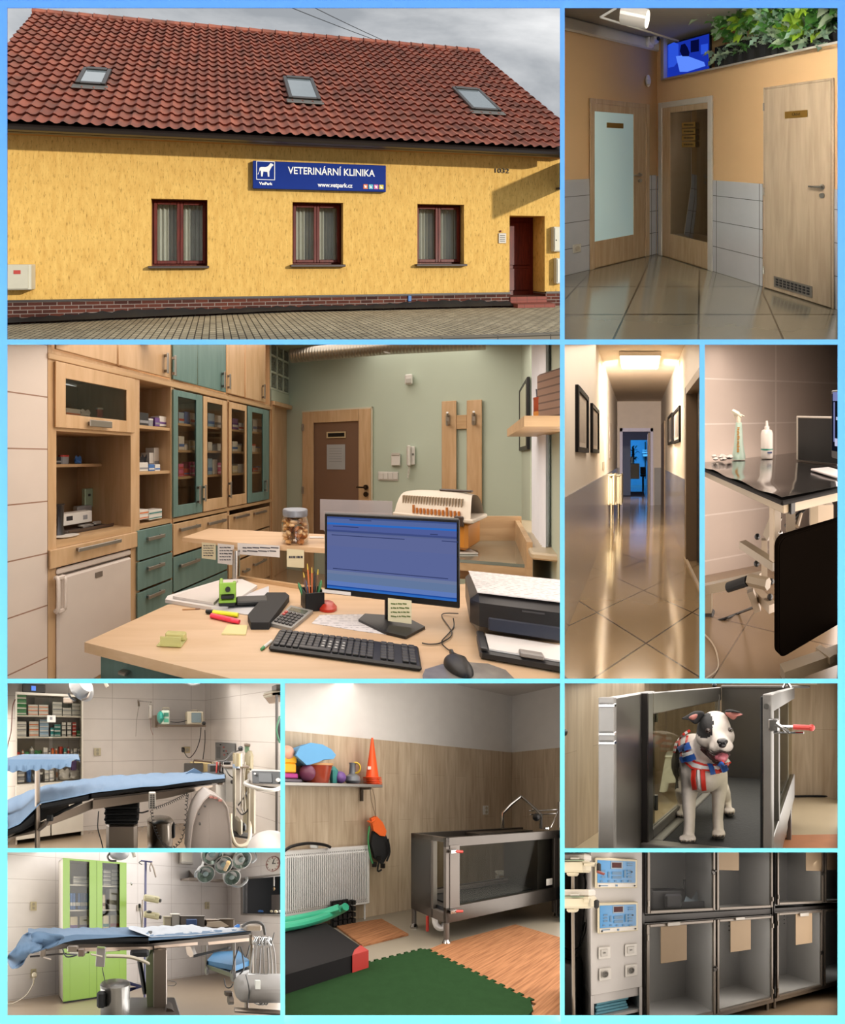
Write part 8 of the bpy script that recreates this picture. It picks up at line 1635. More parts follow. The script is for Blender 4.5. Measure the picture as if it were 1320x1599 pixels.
# green cabinet
K9=plane2(98,4.2,197,4.66);k0,k1,km=K9.s(98),K9.s(197),K9.s(150.5);z1=K9.z(147,1343.5);D9=-.35
lime9=pl('lime_lacquer','80a33e',.35,var=.02);t=thing('display_cabinet','tall lime green cabinet with glazed upper doors','cabinet',K9.p(km,0,0))
m=MB(K9);m.box(k0,k0+.02,D9,0,.03,z1);m.box(k1-.02,k1,D9,0,.03,z1);m.box(k0,k1,D9,0,z1-.02,z1);m.box(k0,k1,D9,D9+.01,.03,z1);m.box(k0,k1,D9,0,.03,.8);m.put('body',wht,t);m=MB(K9);m.box(k0+.01,k1-.01,D9,.0,0,.03);m.put('plinth',BLACK(),t)
zs9=[K9.z(123,1382),K9.z(123,1421.5)];m=MB(K9)
for z in zs9:m.box(k0+.02,k1-.02,D9,-.02,z-.012,z+.008)
m.put('shelf',wht,t)
for a,b,g0,g1 in((k0,km-.002,K9.s(109,.02),K9.s(139.5,.02)),(km+.002,k1,K9.s(160,.02),K9.s(187,.02))):
 zg=K9.z(124,1345);zl=.72;m=MB(K9)
 for q in((a,g0,.03,z1),(g1,b,.03,z1),(g0,g1,.03,zl),(g0,g1,z1-.03,z1)):m.box(q[0],q[1],0,.02,q[2],q[3],.001)
 d=m.put('door',lime9,t);m=MB(K9);m.box(g0,g1,.006,.01,zl,z1-.03);m.put('pane',gl6,d)
 hx=g1+.04 if a==k0 else g0-.04;m=MB(K9);m.tube(smoothpath([(hx,.02,.95),(hx,.05,.99),(hx,.05,1.03),(hx,.02,1.07)]),.007,6);m.put('handle',CHROME(),d)
def g9(q,zsh,items,where):
 prev=items[0][0];spec=[]
 for it in items:
  if it[0]-prev>.6:spec.append((it[0]-prev,0,None,'','',1))
  spec.append((it[1]-it[0],)+tuple(it[2:]));prev=it[1]
 packs(K9,q,0,items[0][0],prev,spec,where,'contents of the lime green cabinet',gap=.01,zb=zsh,dpt=.2)
g9(-.06,zs9[0]+.009,[(115,139,13,'white','grey','carton',2),(161,173,25,'grey','white','carton',4),(174,186,25,'white','grey','carton',4)],'upper shelf, green cabinet')
g9(-.06,zs9[1]+.009,[(110+i*4.1,113.8+i*4.1,27,'blue' if i!=2 else 'black','white','binder',1) for i in range(7)]+[(161,165,24,'cream','brown','carton',1),(172,186,33,'white','white','carton',1)],'middle shelf, green cabinet')
g9(-.06,K9.z(123,1455),[(110,122,24,'cream','purple','carton',1),(124,138.5,24,'cream','purple','carton',1),(161,170,24,'cream','teal','carton',1),(172.5,186,24,'cream','red','carton',1)],'lower shelf, green cabinet')
# operating table
YT=lambda u:2.25+(u-45)/345*.65
t=th('operating_table','level operating table with black cushions on a steel column','operating table',250,1590,2.6)
front=[(40,1456),(100,1458),(112,1460),(200,1460.5),(232,1463.5),(300,1460),(345,1456),(372,1453),(394,1451)]
def cushion9(nm,tt,tb_,u0,u1,mat=cuA,n=16):
 m=MB();vs=[]
 for i in range(n+1):
  u=u0+(u1-u0)*i/n;Y=YT(u);a,b=T3(u,interp(tt,u),Y),T3(u,interp(tb_,u),Y);h=(a.z-b.z)*.3
  vs+=[b+V((0,.02,0)),b+V((0,0,h)),a+V((0,0,-h)),a+V((0,.02,0)),a+V((.1,.5,0)),b+V((.1,.5,0))]
 m.add(vs,[(i*6+j,(i+1)*6+j,(i+1)*6+(j+1)%6,i*6+(j+1)%6) for i in range(n) for j in range(6)]+[tuple(range(6)),tuple(n*6+j for j in range(5,-1,-1))]);m.put(nm,mat,t)
cushion9('cushion',[(96,1470),(104,1464),(116,1460.5),(232,1461)],[(96,1472),(110,1475),(232,1474)],96,232);cushion9('cushion',[(232,1466),(300,1463),(392,1453)],[(232,1470),(300,1466),(325,1465),(392,1458)],232,392)
def slab9(nm,pts,Yo,d,mat):
 m=MB();n=len(pts);vs=[T3(u,v,YT(u)+Yo) for u,v in pts]+[T3(u,v,YT(u)+Yo)+V((.04,d,0)) for u,v in pts];m.add(vs,[tuple(range(n))[::-1],tuple(range(n,2*n))]+[(i,(i+1)%n,n+(i+1)%n,n+i) for i in range(n)]);m.put(nm,mat,t)
slab9('side_beam',[(96,1474),(232,1474),(310,1466),(392,1459),(392,1470),(300,1477),(232,1483),(104,1482)],.05,.35,stl2);slab9('side_rail',[(122,1480),(232,1478.5),(232,1483),(122,1486)],-.02,.02,pl('rail_copper','a5907e',.3,.6));slab9('side_rail',[(241,1477),(303,1471.5),(303,1476),(241,1481)],-.02,.02,_M['rail_copper']);slab9('side_rail',[(325,1471),(384,1465),(384,1470),(326,1475.5)],-.02,.02,_M['rail_copper'])
slab9('head_plate',[(65,1478),(104,1473),(104,1481),(70,1485)],.03,.3,stl2);tb('rod',[(47,1494,2.25),(104,1489,2.32)],.008,stl2,t);pb('rod_clamp',62,70,1483,1495,2.24,.03,stl,t,.004);tb('lever',[(68,1495,2.23),(80,1498.5,2.23)],.009,stl,t);pb('rail_clamp',105,121,1477,1487,2.3,.05,stl,t,.006);pb('rail_clamp',121,131,1482,1494,2.3,.05,pl('clamp_brown','7d6a5c',.4,.6),t,.006)
tb('loop',[(98,1482,2.28),(104,1494,2.25),(120,1491,2.25),(104,1490,2.28)],.006,BLACK(),t,6,5);slab9('strut',[(290,1478),(298,1478),(303,1493),(297,1495),(292,1490)],.05,.05,stl);slab9('strut_arm',[(302,1491),(357,1479),(357,1482),(302,1495.5)],.05,.05,RUBBER());
pb('column',239,261,1482,1600,2.6,.3,stl,t,.01);polyb('column_side',[(228,1500),(239,1484),(239,1600),(232,1600),(228,1540)],2.62,.28,pl('column_green','7f8562',.4,.4),t);pb('bellows',203,233,1484,1495,2.5,.3,RUBBER(),t,.02);pb('foot_plate',196,286,1594,1602,2.3,.6,stl2,t,.01);polyb('foot',[(260,1574),(268,1576),(284,1590),(258,1590)],2.5,.2,stl2,t)
drape('drape',[(22,1466),(60,1470),(86,1467),(100,1462),(118,1459),(203,1459.5),(232,1462)],[(22,1452),(46,1451),(203,1450),(232,1450)],lambda u:YT(u)-.03,44,232,blue_c,None,(14,0.5),60,label='light blue drape over the left half of the level operating table',cat='drape')
m=MB();G9=[[(44,1453),(50,1459),(62,1470),(70,1484)],[(36,1462),(42,1470),(50,1478),(44,1488)],[(22,1484),(28,1492),(36,1500),(41,1492)],[(11,1489),(14,1503),(21,1516),(38,1508)]]
m.add([T3(u,v,2.2+.1*math.sin(i*2+j*1.3)) for i,r_ in enumerate(G9) for j,(u,v) in enumerate(r_)],[(i*4+j,i*4+j+1,i*4+j+5,i*4+j+4) for i in range(3) for j in range(3)]);o_=m.put('drape_end',blue_c,None,label='end of the blue drape hanging down at the far left',cat='drape');md=o_.modifiers.new('s','SUBSURF');md.levels=md.render_levels=2;md=o_.modifiers.new('t','SOLIDIFY');md.thickness=.01
m=MB();G9=[[(47,1455),(66,1456),(86,1458),(104,1460)],[(52,1464),(70,1466),(86,1467),(97,1467)],[(48,1474),(62,1472),(78,1478),(93,1472)],[(43,1486),(56,1489),(64,1484),(84,1477)]]
m.add([T3(u,v,2.2+.03*math.sin(i*2.3+j*2.1)) for i,r_ in enumerate(G9) for j,(u,v) in enumerate(r_)],[(i*4+j,i*4+j+1,i*4+j+5,i*4+j+4) for i in range(3) for j in range(3)]);o_=m.put('drape_front_fold',blue_c,None,label='folded blue drape corner at the table head',cat='drape');md=o_.modifiers.new('s','SUBSURF');md.levels=md.render_levels=2;md=o_.modifiers.new('t','SOLIDIFY');md.thickness=.01
wcl=pl('sheet_white','b4b7bd',.8);drape('white_sheet',[(200,1450),(236,1463),(300,1460),(345,1456),(372,1453),(394,1451)],[(200,1447),(222,1449),(290,1445),(340,1451),(392,1450)],lambda u:YT(u)-.035,201,390,wcl,None,(0,1),60,.006,3,label='white sheet over the right half of the level operating table',cat='sheet')
drape('blue_underlay',[(232,1463.5),(300,1460),(345,1456),(372,1453),(394,1451)],[(232,1462),(394,1450)],lambda u:YT(u)-.028,232,394,blue_c,None,(5,2),60,.002,4,label='blue underlay edge showing below the white sheet',cat='drape')
t=th('table_remote','grey control box hanging from the level operating table rail','remote control',157,1510,2.35);M_=frame(T3(157,1494,2.35),0,0,R(4));k_=2.35/440;m=MB(M_);m.box(-7*k_,7*k_,0,.03,-16*k_,15*k_,.004);m.put('box',pl('box_grey','8a817c',.4),t);m=MB(M_);m.box(-6*k_,6*k_,-.01,.0,13*k_,16*k_,.002);m.put('clip',pl('clip_lime','8a9a5a',.5),t);tb('cable',[(160,1511,2.35),(161,1518,2.36),(164,1532,2.38)],.004,dkd,t,6,4)
tb('rubber_tube',[(166,1493,2.33),(200,1494,2.35),(222,1500,2.4),(232,1505,2.45)],.016,dev,None,10,5,label='beige rubber tube running under the table top',cat='tube')
tb('pale_roller',[(142,1490,2.3),(160,1494,2.3)],.008,dev,None,label='short pale tube end beside the control box',cat='tube')
b_,p,r=bin_(180,1531,46,2.35,'shiny steel pedal bin in front of the lime green cabinet',pl('bin_chrome','8f8a82',.25,.9));m=MB();m.box(p.x-r*1.1,p.x-r*.55,2.35-r*1.05,2.35-r*.6,p.z-.19,p.z-.06,.015);m.put('handle',RUBBER(),b_)
tb('footstool_leg',[(217,1501,2.7),(226,1552,2.7)],.02,BLACK(),None,6,label='dark slanting leg behind the shiny bin',cat='leg brace');tb('blue_step_bar',[(196,1534,3.0),(222,1541,3.0),(200,1546,3.0)],.022,pl('navy_bar','34356a',.5),None,6,label='dark blue bars of a folded stool beside the bin',cat='folding stool')
# drip stand with two yellow pumps
t=th('drip_stand','blue drip stand pole with hooks behind the operating table','drip stand',227,1540,4.0);tb('pole',[(227.5,1346,4.0),(226,1560,4.0)],.017,pl('pole_navy','2f2f5f',.4),t);tb('cross_bar',[(220,1344,4.0),(238,1346,4.0)],.012,pl('pole_navy','2f2f5f',.4),t);tb('hook',[(236,1347,3.98),(240,1356,3.98),(243.5,1370,3.98)],.012,stl,t);tb('hook',[(236,1348,4.0),(234,1354,4.0),(235,1361,4.0)],.009,stl,t);tb('hook',[(222,1344,4.0),(217,1347,4.0),(222,1350,4.0)],.007,dkd,t,6,4)
tb('side_pole',[(222.5,1405,3.9),(222,1450,3.9)],.01,stl,t)
def pump(v,lb):
 t=th('infusion_pump',lb,'infusion pump',238,v+6,3.9);M_=frame(T3(238,v,3.85),0,0,R(10));k_=3.85/440;m=MB(M_);m.box(-14*k_,12*k_,0,.1,-6*k_,5*k_,.02);m.put('body',pl('pump_cream','a9a07c',.5),t);m=MB(M_);m.box(10*k_,15*k_,.01,.08,-4*k_,2*k_,.01);m.put('end_knob',dkd,t);m=MB(M_);m.box(-10*k_,4*k_,-.01,.0,-1*k_,2*k_,.003);m.put('syringe',pl('syringe','b8b08e',.3),t)
pump(1403,'cream infusion pump, upper of two on the blue drip stand');pump(1429,'cream infusion pump, lower of two on the blue drip stand')
m=MB();m.sph(T3(233,1424,3.8),(.04,.03,.02),8);m.put('pump_clamp',BLACK(),label='black clamp on top of the lower infusion pump',cat='clamp')
socket(W9,52.5,1415,10,14,'cream double socket, upper of two at the far left','cbbf9c',True);socket(W9,52.5,1520,9,14,'cream double socket with a plug, lower of two at the far left','cbbf9c',True);socket(W9,324,1414,7,11,'cream double socket under the wall shelf','cbbf9c',True);socket(W9,218,1418,8,10,'socket with black plug left of the drip stand','b8b0a4')
pb('plug',216,220,1411,1418,4.6,.08,BLACK(),None,.01,label='black plug in the socket left of the drip stand',cat='plug');cable('power_cable',[T3(218,1418,4.6),T3(220,1435,4.6),T3(221,1450,4.5)],.008,dkd,'dark cable hanging from the black plug')
pb('plug',49,56,1519,1527,4.1,.06,dev,None,.02,label='pale plug in the lower left socket',cat='plug');cable('power_cable',[T3(52,1527,4.08),T3(51,1538,4.1),T3(40,1555,4.1),T3(20,1567,4.1),T3(8,1567,4.1)],.008,dev,'pale cable running from the lower left socket to the floor');cable('hanging_wire',[T3(54,1527,4.1),T3(53,1532,4.1),T3(52.5,1538,4.1)],.005,dev,'short second wire under the lower left socket')
m=MB();m.sph(T3(205.5,1380,4.5),(.016,.02,.03),8);m.put('soap_hook',CHROME(),label='small shiny hook on the tiles right of the cabinet',cat='hook')
# wall unit, shelf, big lamp
t=thing('wall_shelf','grey triangular-sided wall shelf behind the big lamp','shelf',W9.p(W9.s(325),0,W9.z(325,1375)));wp(W9,'board',stl,t,296,357,1372,1375,0,.3,.002);m=MB(W9);x=W9.s(295,.0);m.prism([(0,W9.z(300,1359)),(.0,W9.z(300,1375)),(.3,W9.z(300,1375,.3)+.0)],x,x+.015,'x');m.put('side',stl,t)
t=thing('wall_box','white wall heater box at the top edge','wall box',W9.p(W9.s(292),0,W9.z(292,1349)));wp(W9,'body',wht,t,284,301,1325,1348,0,.1,.01);wp(W9,'rim',pl('rim_grey','b0aaa2',.5),t,283.5,302,1346,1349,0,.11,.004)
t=th('surgical_lamp','large surgical lamp with five round reflectors over the table','surgical lamp',352,1340,2.7);MS=frame(T3(350,1355,2.75),R(8),R(28));k_=2.75/440
m=MB(MS);m.prism([(x*k_,z*k_) for x,z in((-34,-12),(-30,20),(-8,30),(20,30),(34,14),(28,-18),(6,-6),(-8,-8))],.03,.09,'y');m.put('body',pl('lamp_body','a59f98',.4),t)
for x,z,r_ in((-22,20,17),(27,13,16),(-1,4,15),(-27,-12,15),(18,-17,14)):
 Mx=Matrix.Translation((x*k_,.02,z*k_))@Matrix.Rotation(PI/2,4,'X');m=MB(MS);m.lathe([(r_*k_*.9,-.05),(r_*k_,-.01),(r_*k_,.012),(r_*k_*.9,.014)],(0,0,0),28,Mx,cap=False);h_=m.put('lamp_head',pl('head_brown','7d756a',.4,.3),t)
 m=MB(MS);m.lathe([(.001,-.03),(r_*k_*.5,-.02),(r_*k_*.93,.01)],(0,0,0),28,Mx,cap=False);m.put('reflector',pl('reflect_green','7f8b80',.15,.6,vs=30,var=.2),h_);m=MB(MS);m.lathe([(r_*k_*.3,.0),(r_*k_*.3,.006),(0.001,.01)],(0,0,0),16,Mx);m.put('bulb_cap',pl('bulbcap','5f6a62',.3),h_)
m=MB(MS);m.cyl((0*k_,-.03,-2*k_),(0,-.07,11*k_),.017);m.sph((0,-.07,12*k_),.022,10);m.put('sterile_handle',pl('handle_amber','cfa766',.4),t)
for pts in(((305,1369,2.7),(306,1362,2.65),(312,1359,2.65)),((362,1382,2.7),(374,1384,2.68),(385,1376,2.68),(385,1370,2.7)),((393,1347,2.7),(400,1340,2.7),(397,1330,2.75))):tb('grip',pts,.012,pl('grip_grey','6a6a66',.4),t,8,4)
t=th('surgical_lamp','smaller surgical lamp head at the top edge above the cabinet','surgical lamp',182,1340,3.2);c=T3(186,1333,3.0);m=MB();m.sph(c,(.11,.11,.07),18);m.put('housing',pl('lamp_body','a59f98',.4),t);tb('handle',[(172,1331,2.95),(168,1338,2.95),(172,1344,2.95),(182,1344.5,2.95)],.011,stl2,t,8,4)
tb('ceiling_tube_end',[(207,1328,3.1),(210,1338,3.1)],.02,dev,None,label='short beige lamp arm end at the top edge',cat='lamp arm')
# counter things behind the table
t=th('instrument_trolley','dark steel trolley with blue sheet and castors behind the table','trolley',350,1540,3.6)
polyb('top_shelf',[(255,1447),(372,1452),(372,1455),(255,1452)],3.9,.4,stl,t);m=MB();P_=[T3(u,v,Y) for u,v,Y in((322,1506,3.6),(366,1521,3.1),(395,1512,3.4),(345,1498,4.0))];m.add([p for p in P_]+[p-V((0,0,.05)) for p in P_],[(0,1,2,3),(7,6,5,4),(0,4,5,1),(1,5,6,2),(2,6,7,3),(3,7,4,0)]);m.put('lower_shelf',pl('shelf_dark','4f4a44',.35,.5),t)
m=MB();P_=[T3(u,v,Y) for u,v,Y in((323,1500,3.62),(368,1508,3.15),(390,1500,3.4),(372,1484,3.9),(335,1486,4.0))];m.add(P_+[p-V((0,0,.06)) for p in P_],[(0,1,2,3,4),(9,8,7,6,5)]+[(i,5+i,5+(i+1)%5,(i+1)%5) for i in range(5)]);m.put('blue_sheet',pl('sheet_cyan','2c6a94',.7),None,label='bright blue sheet lying on the lower trolley shelf',cat='sheet')
for u,v,Y in((323,1515,3.6),(364,1524,3.1)):m=MB();c=T3(u,v,Y);m.cyl((c.x-.015,c.y,c.z),(c.x+.015,c.y,c.z),.06,n=18);m.put('castor',pl('castor_grey','6a6663',.4),t)
for a,b in(((322,1470,3.6),(322,1512,3.6)),((366,1468,3.1),(366,1520,3.1)),((393,1455,3.4),(393,1520,3.4))):tb('upright',[a,b],.015,stl2,t)
for i,(u0,u1,v0,v1,cc,nm,lb) in enumerate(((256,268,1432,1450,'device_beige','plastic_box','beige open box on the counter behind the white sheet'),(268,281,1428,1449,'clear_box','clear_canister','clear canister with white lid behind the table'),(282,320,1431,1448,'dark_brown_dev','drawer_box','dark grey instrument box behind the table'),(322,343,1437,1447,'stl_box','instrument_basket','wire instrument basket behind the table'),(344,366,1436,1449,'brown_box','tool_tray','brown tray of small tools behind the table'))):
 mm={'device_beige':dev,'clear_box':glass('clear_can','d8d4cc',.05,.7,1,('c8c4bc',.35)),'dark_brown_dev':pl('box_brown','6f675f',.5),'stl_box':stl,'brown_box':pl('tray_brown2','5f5040',.6,var=.3,vs=30)}[cc]
 t=th(nm,lb,nm.replace('_',' '),(u0+u1)/2,v1,4.1);pb('body',u0,u1,v0,v1,4.1,.2,mm,t,.01);pb('rim',u0-.5,u1+.5,v0-1.2,v0+.8,4.08,.24,wht if cc=='clear_box' else mm,t,.004)
pb('blue_pack',291,308,1435,1447,4.05,.04,pl('navy_pack','2f4468',.6),None,.01,label='dark blue wrapped pack on the dark instrument box',cat='pack');polyb('tongs',[(322,1447),(325,1440),(345,1438),(358,1446),(346,1449)],4.0,.02,pl('tong_steel','b3a898',.3,.6),None,label='heap of pale instruments on the counter',cat='instruments');polyb('blue_glove',[(366,1447),(372,1443),(378,1445),(377,1449),(368,1450)],3.9,.03,hue('blue'),None,label='small blue glove at the right end of the counter',cat='glove')
# dental unit with compressor tank
t=th('dental_unit','dental unit with a row of chrome handpieces and grey hoses','dental unit',405,1590,2.6);tb('arch',[(378,1447,2.7),(388,1441,2.7),(402,1440,2.7),(411,1445,2.7),(414,1460,2.7)],.014,dkd,t,8,5);pb('tray',385,409,1445,1454,2.75,.2,pl('tray_tan','8f7f6c',.4),t,.01);tb('pole',[(393,1460,2.7),(393,1520,2.7)],.022,pl('pole_bronze','6f6352',.3,.7),t)
for i in range(3):
 u=397+i*10;pb('handpiece_holder',u,u+8,1462+i*.8,1476+i*.8,2.5,.06,CHROME(),t,.008);tb('handpiece',[(u+4,1464,2.47),(u+1,1470,2.44),(u+5,1476,2.47)],.012,CHROME(),t);
 tb('hose',[(u+4,1477,2.5),(u+2+3*i,1510,2.48),(u+8-i,1545,2.46),(u+12-6*i,1568,2.46),(u-4,1560,2.46),(u-6+4*i,1520,2.48),(u-1+i,1480,2.52)],.007,pl('hose_grey','8a8680',.4),t,6,6)
tb('spray_arm',[(422,1476,2.5),(426,1466,2.5),(428.5,1456,2.5)],.005,dkd,t);tb('side_hose',[(424,1470,2.5),(429,1490,2.5),(430,1530,2.5),(424,1550,2.5)],.006,pl('hose_grey','8a8680',.4),t,6,5)
m=MB();
for a,b,c in(((373,1478,2.6),(366,1500,2.6),(362,1520,2.6)),((376,1478,2.6),(381,1510,2.6),(374,1522,2.6)),((390,1476,2.62),(384,1495,2.62),(376,1480,2.6))):m.tube(smoothpath([T3(*a),T3(*b),T3(*c)],5),.006,6)
m.put('black_hoses',BLACK(),t)
t=th('compressor_tank','grey horizontal compressor tank on a castor frame','compressor',400,1595,2.35);c0,c1=T3(368,1543,2.35),T3(440,1543,2.35);r_=22*2.35/440;m=MB();m.tube([c0+V((.0,0,0)),c0+V((.012,0,0)),c0+V((.04,0,0)),c0+V((.09,0,0)),c1],[r_*.35,r_*.7,r_*.93,r_,r_],30);m.put('tank',pl('tank_grey','7a7570',.5),t)
pb('label',399,407,1531,1545,2.35-r_-.004,.02,pl('tank_label','c9c9c2',.5),t,.002);tb('front_strap',[(384,1522,2.24),(389,1545,2.23),(387,1567,2.25)],.004,BLACK(),t,6,4);tb('top_fitting',[(386,1521,2.35),(418,1523,2.35)],.012,CHROME(),t,8);tb('bottom_rail',[(366,1577,2.3),(445,1582,2.25)],.022,stl,t,8);pb('frame_leg',384,389,1564,1579,2.3,.04,stl,t)
pb('castor_bracket',352,364,1549,1556,2.6,.05,stl2,t);m=MB();c=T3(360,1562,2.6);m.cyl((c.x-.02,c.y,c.z),(c.x+.02,c.y,c.z),.04,n=16);m.put('castor',stl2,t)
tb('floor_wire',[(263,1531,4.2),(275,1534,4.2),(272,1539,4.2),(262,1539,4.2)],.006,dkd,None,6,4,label='thin wire loop on the floor right of the table column',cat='cable');tb('black_tube',[(350,1528,3.0),(353,1541,3.0),(360,1542,3.0),(364,1536,3.0)],.006,BLACK(),None,6,4,label='thin black tube curling from the trolley to the tank',cat='tube')
tb('floor_pedal_frame',[(218,1500,2.7),(226,1548,2.7)],.022,BLACK(),None,label='black folded brace beside the steel column',cat='leg brace')
bay_glow({'top':.85,'right':1.6,'left':1.1},2.3,19.0,2.0,'fffdfb')
# ---------- kennel bank ----------
stage(500,1095,1380,1.2,(882,1331,1309,1586))
k10=ST.at(1095,1380,2.6);KP=Plane((k10.x,k10.y),(1.61,1))
ks=pl('kennel_steel','8f857a',.35,.6);ks2=pl('kennel_dark','2c2825',.5);kin=pl('kennel_inner','cfcdca',.5);kg=glass('kennel_glass','f4f4f2',.3,.98,.06,('a8a8a8',.012));kb=pl('board_tan','b39b7d',.7)
mb=MB();mb.quad((-4,.6,0),(5,.6,0),(5,7,0),(-4,7,0));struct('floor',mb,pl('kennel_floor','c0a686',.35));mb=MB(KP);mb.box(-4,6,-1.1,-1.0,0,3);struct('wall_back',mb,pl('kennel_wall','b5b1ac',.8))
D=-.5
def z10(u,v):return KP.z(u,v)
zmid0,zmid1=z10(1117,1433),z10(1117,1424);zbot=z10(1117,1583);ztop=2.0
def cell(t,u0,u1,z0,z1,hinge_right,board=None,dots=False,latch=None):
 a,c=KP.s(u0),KP.s(u1);w=.028
 m=MB(KP);m.box(a,a+.006,D,-.01,z0,z1);m.box(c-.006,c,D,-.01,z0,z1);m.box(a,c,D,D+.01,z0,z1);m.box(a,c,D,-.01,z0,z0+.01);m.box(a,c,D,-.01,z1-.01,z1);bx=m.put('compartment',kin,t,smooth=False)
 L_=bpy.data.lights.new('kennel_fill','AREA');L_.shape='RECTANGLE';L_.size=(c-a)*.8;L_.size_y=.5;L_.energy=3.0 if z1<1.5 else 1.6;L_.color=(1,.96,.92)  # fill lamp added under each compartment roof to brighten the inside
 lo=bpy.data.objects.new('kennel_fill',L_);C.objects.link(lo);pk=KP.p((a+c)/2,-.2,z1-.03);pk.z=min(pk.z,ST.H+46*(pk.y-.1)/ST.f);lo.location=ST.w(pk)
 if dots:
  m=MB(KP)
  for i in range(7):
   for j in range(4):
    for x in((a+.006+.0,1),(c-.006,-1)):
     pass
    if i not in(2,3,4):m.cyl((a+.05+(c-a-.1)*i/6,D+.011,z1-.06-.045*j),(a+.05+(c-a-.1)*i/6,D+.014,z1-.06-.045*j),.009,n=8)
  m.put('air_holes',ks2,bx)
 m=MB(KP);g=.004;m.box(a+g,a+w,-.01,.018,z0+g,z1-g,.004);m.box(c-w,c-g,-.01,.018,z0+g,z1-g,.004);m.box(a+w,c-w,-.01,.018,z0+g,z0+w,.004);m.box(a+w,c-w,-.01,.018,z1-w,z1-g,.004);d=m.put('door',ks,t)
 m=MB(KP);m.box(a+w,c-w,0,.005,z0+w,z1-w);m.put('pane',kg,d)
 hx=a+.012 if hinge_right else c-.012
 for z in(z0+.08,z1-.1):
  m=MB(KP);m.cyl((hx,.022,z-.02),(hx,.022,z+.02),.008);m.put('hinge',pl('hinge_pale','b5aca0',.3,.5),d)
 if latch:
  lu,lv=latch;x,z=KP.s(lu,.03),KP.z(lu,lv,.03);m=MB(KP);m.box(x-.018,x+.018,.018,.03,z-.022,z+.022,.004);m.cyl((x-.012,.03,z-.012),(x-.012,.045,z-.012),.006);m.cyl((x+.012,.03,z+.01),(x+.012,.045,z+.01),.006);m.put('latch',DSTEEL(),d)
 if board:
  b0,b1,v0,v1,clip=board;wp(KP,'name_board',kb,d,b0,b1,v0,v1,.006,.01,.002)
  if clip:wp(KP,'card_clip',pl('clip_clear','c9c3b8',.2),d,*clip,.018,.028,.003)
def bank(name,label,u0,u1,cells):
 t=thing(name,label,'kennel',KP.p(KP.s((u0+u1)/2),0,0));a,c=KP.s(u0),KP.s(u1);m=MB(KP)
 m.box(a,c,D-.01,-.012,zmid0,zmid1);m.box(a,a+.012,D,-.005,zbot-.02,ztop);m.box(c-.012,c,D,-.005,zbot-.02,ztop);m.box(a,c,D,-.012,zbot-.02,zbot);m.put('frame',ks2,t);m=MB(KP);m.box(a,c,-.03,.0,zbot-.035,zbot-.003);m.put('base_rail',ks,t)
 for x in(a+.04,(a+c)/2,c-.04):m=MB(KP);m.cyl((x,-.05,0),(x,-.05,zbot-.03),.02);m.put('leg',ks,t)
 for cc in cells:cell(t,*cc)
bank('kennel_bank','steel kennel bank of four glazed compartments beside the control column',1005,1208.5,[
 (1009,1116.5,zmid1+.01,ztop,True,None,False,(1115,1362)),(1117.5,1206,zmid1+.01,ztop,False,(1121,1154.5,1300,1359,None),False,None),
 (1008,1117,zbot,zmid0-.01,True,(1032,1073,1441,1502,(1043,1063,1440,1446)),True,(1117,1513)),(1118,1206.5,zbot,zmid0-.01,False,(1141,1173,1434,1485,(1149.5,1164,1432,1437)),True,None)])
bank('kennel_bank','steel kennel bank of four glazed compartments at the right edge',1210,1400,[
 (1212,1285,zmid1+.03,ztop,True,(1259,1285,1300,1360,None),False,(1286,1364)),(1286.5,1396,zmid1+.03,ztop,False,(1292,1330,1300,1359,None),False,None),
 (1211.5,1284,zbot+.0,zmid0+.01,True,(1243,1269,1426,1474,(1250,1264,1425.5,1431)),True,(1284.5,1488)),(1285.5,1396,zbot+.0,zmid0+.01,False,None,True,None)])
# open pet carrier in the upper left compartment
zf=zmid1+.025;a,c=KP.s(1016,-.15),KP.s(1104,-.15);t=thing('pet_carrier','dark grey pet carrier base with papers in the upper left kennel','pet carrier',KP.p((a+c)/2,-.3,zf));cg_=pl('carrier_dark','3b3a3e',.5)
m=MB(KP);h=.17;m.box(a,c,-.5,-.15,zf,zf+.015,.005);m.box(a,c,-.5,-.48,zf,zf+h,.004);m.box(a,a+.02,-.5,-.15,zf,zf+h);m.box(c-.02,c,-.5,-.15,zf,zf+h);m.box(a,a+(c-a)*.52,-.17,-.15,zf,zf+h*.9,.004);m.box(a+(c-a)*.52,c,-.17,-.15,zf,zf+h*.35,.004);m.put('tray',cg_,t);m=MB(KP);m.cyl((a+(c-a)*.73,-.3,zf+h),(a+(c-a)*.73,-.3,zf+h+.08),.012);m.put('post',cg_,t);m=MB(KP);m.box(a+(c-a)*.22,a+(c-a)*.52,-.16,-.12,zf+.01,zf+h*.75,.02);m.put('front_pocket',cg_,t)
m=MB(KP);m.add([(a+(c-a)*.6,-.2,zf+.03),(a+(c-a)*.9,-.2,zf+.03),(a+(c-a)*.92,-.25,zf+.15),(a+(c-a)*.8,-.24,zf+.07),(a+(c-a)*.7,-.24,zf+.1)],[(0,1,2,3,4)]);o_=m.put('paper_sheets',pl('paper_blue','bcd0de',.8),label='pale blue crumpled papers in the dark pet carrier',cat='papers');o_.modifiers.new('s','SOLIDIFY').thickness=.004
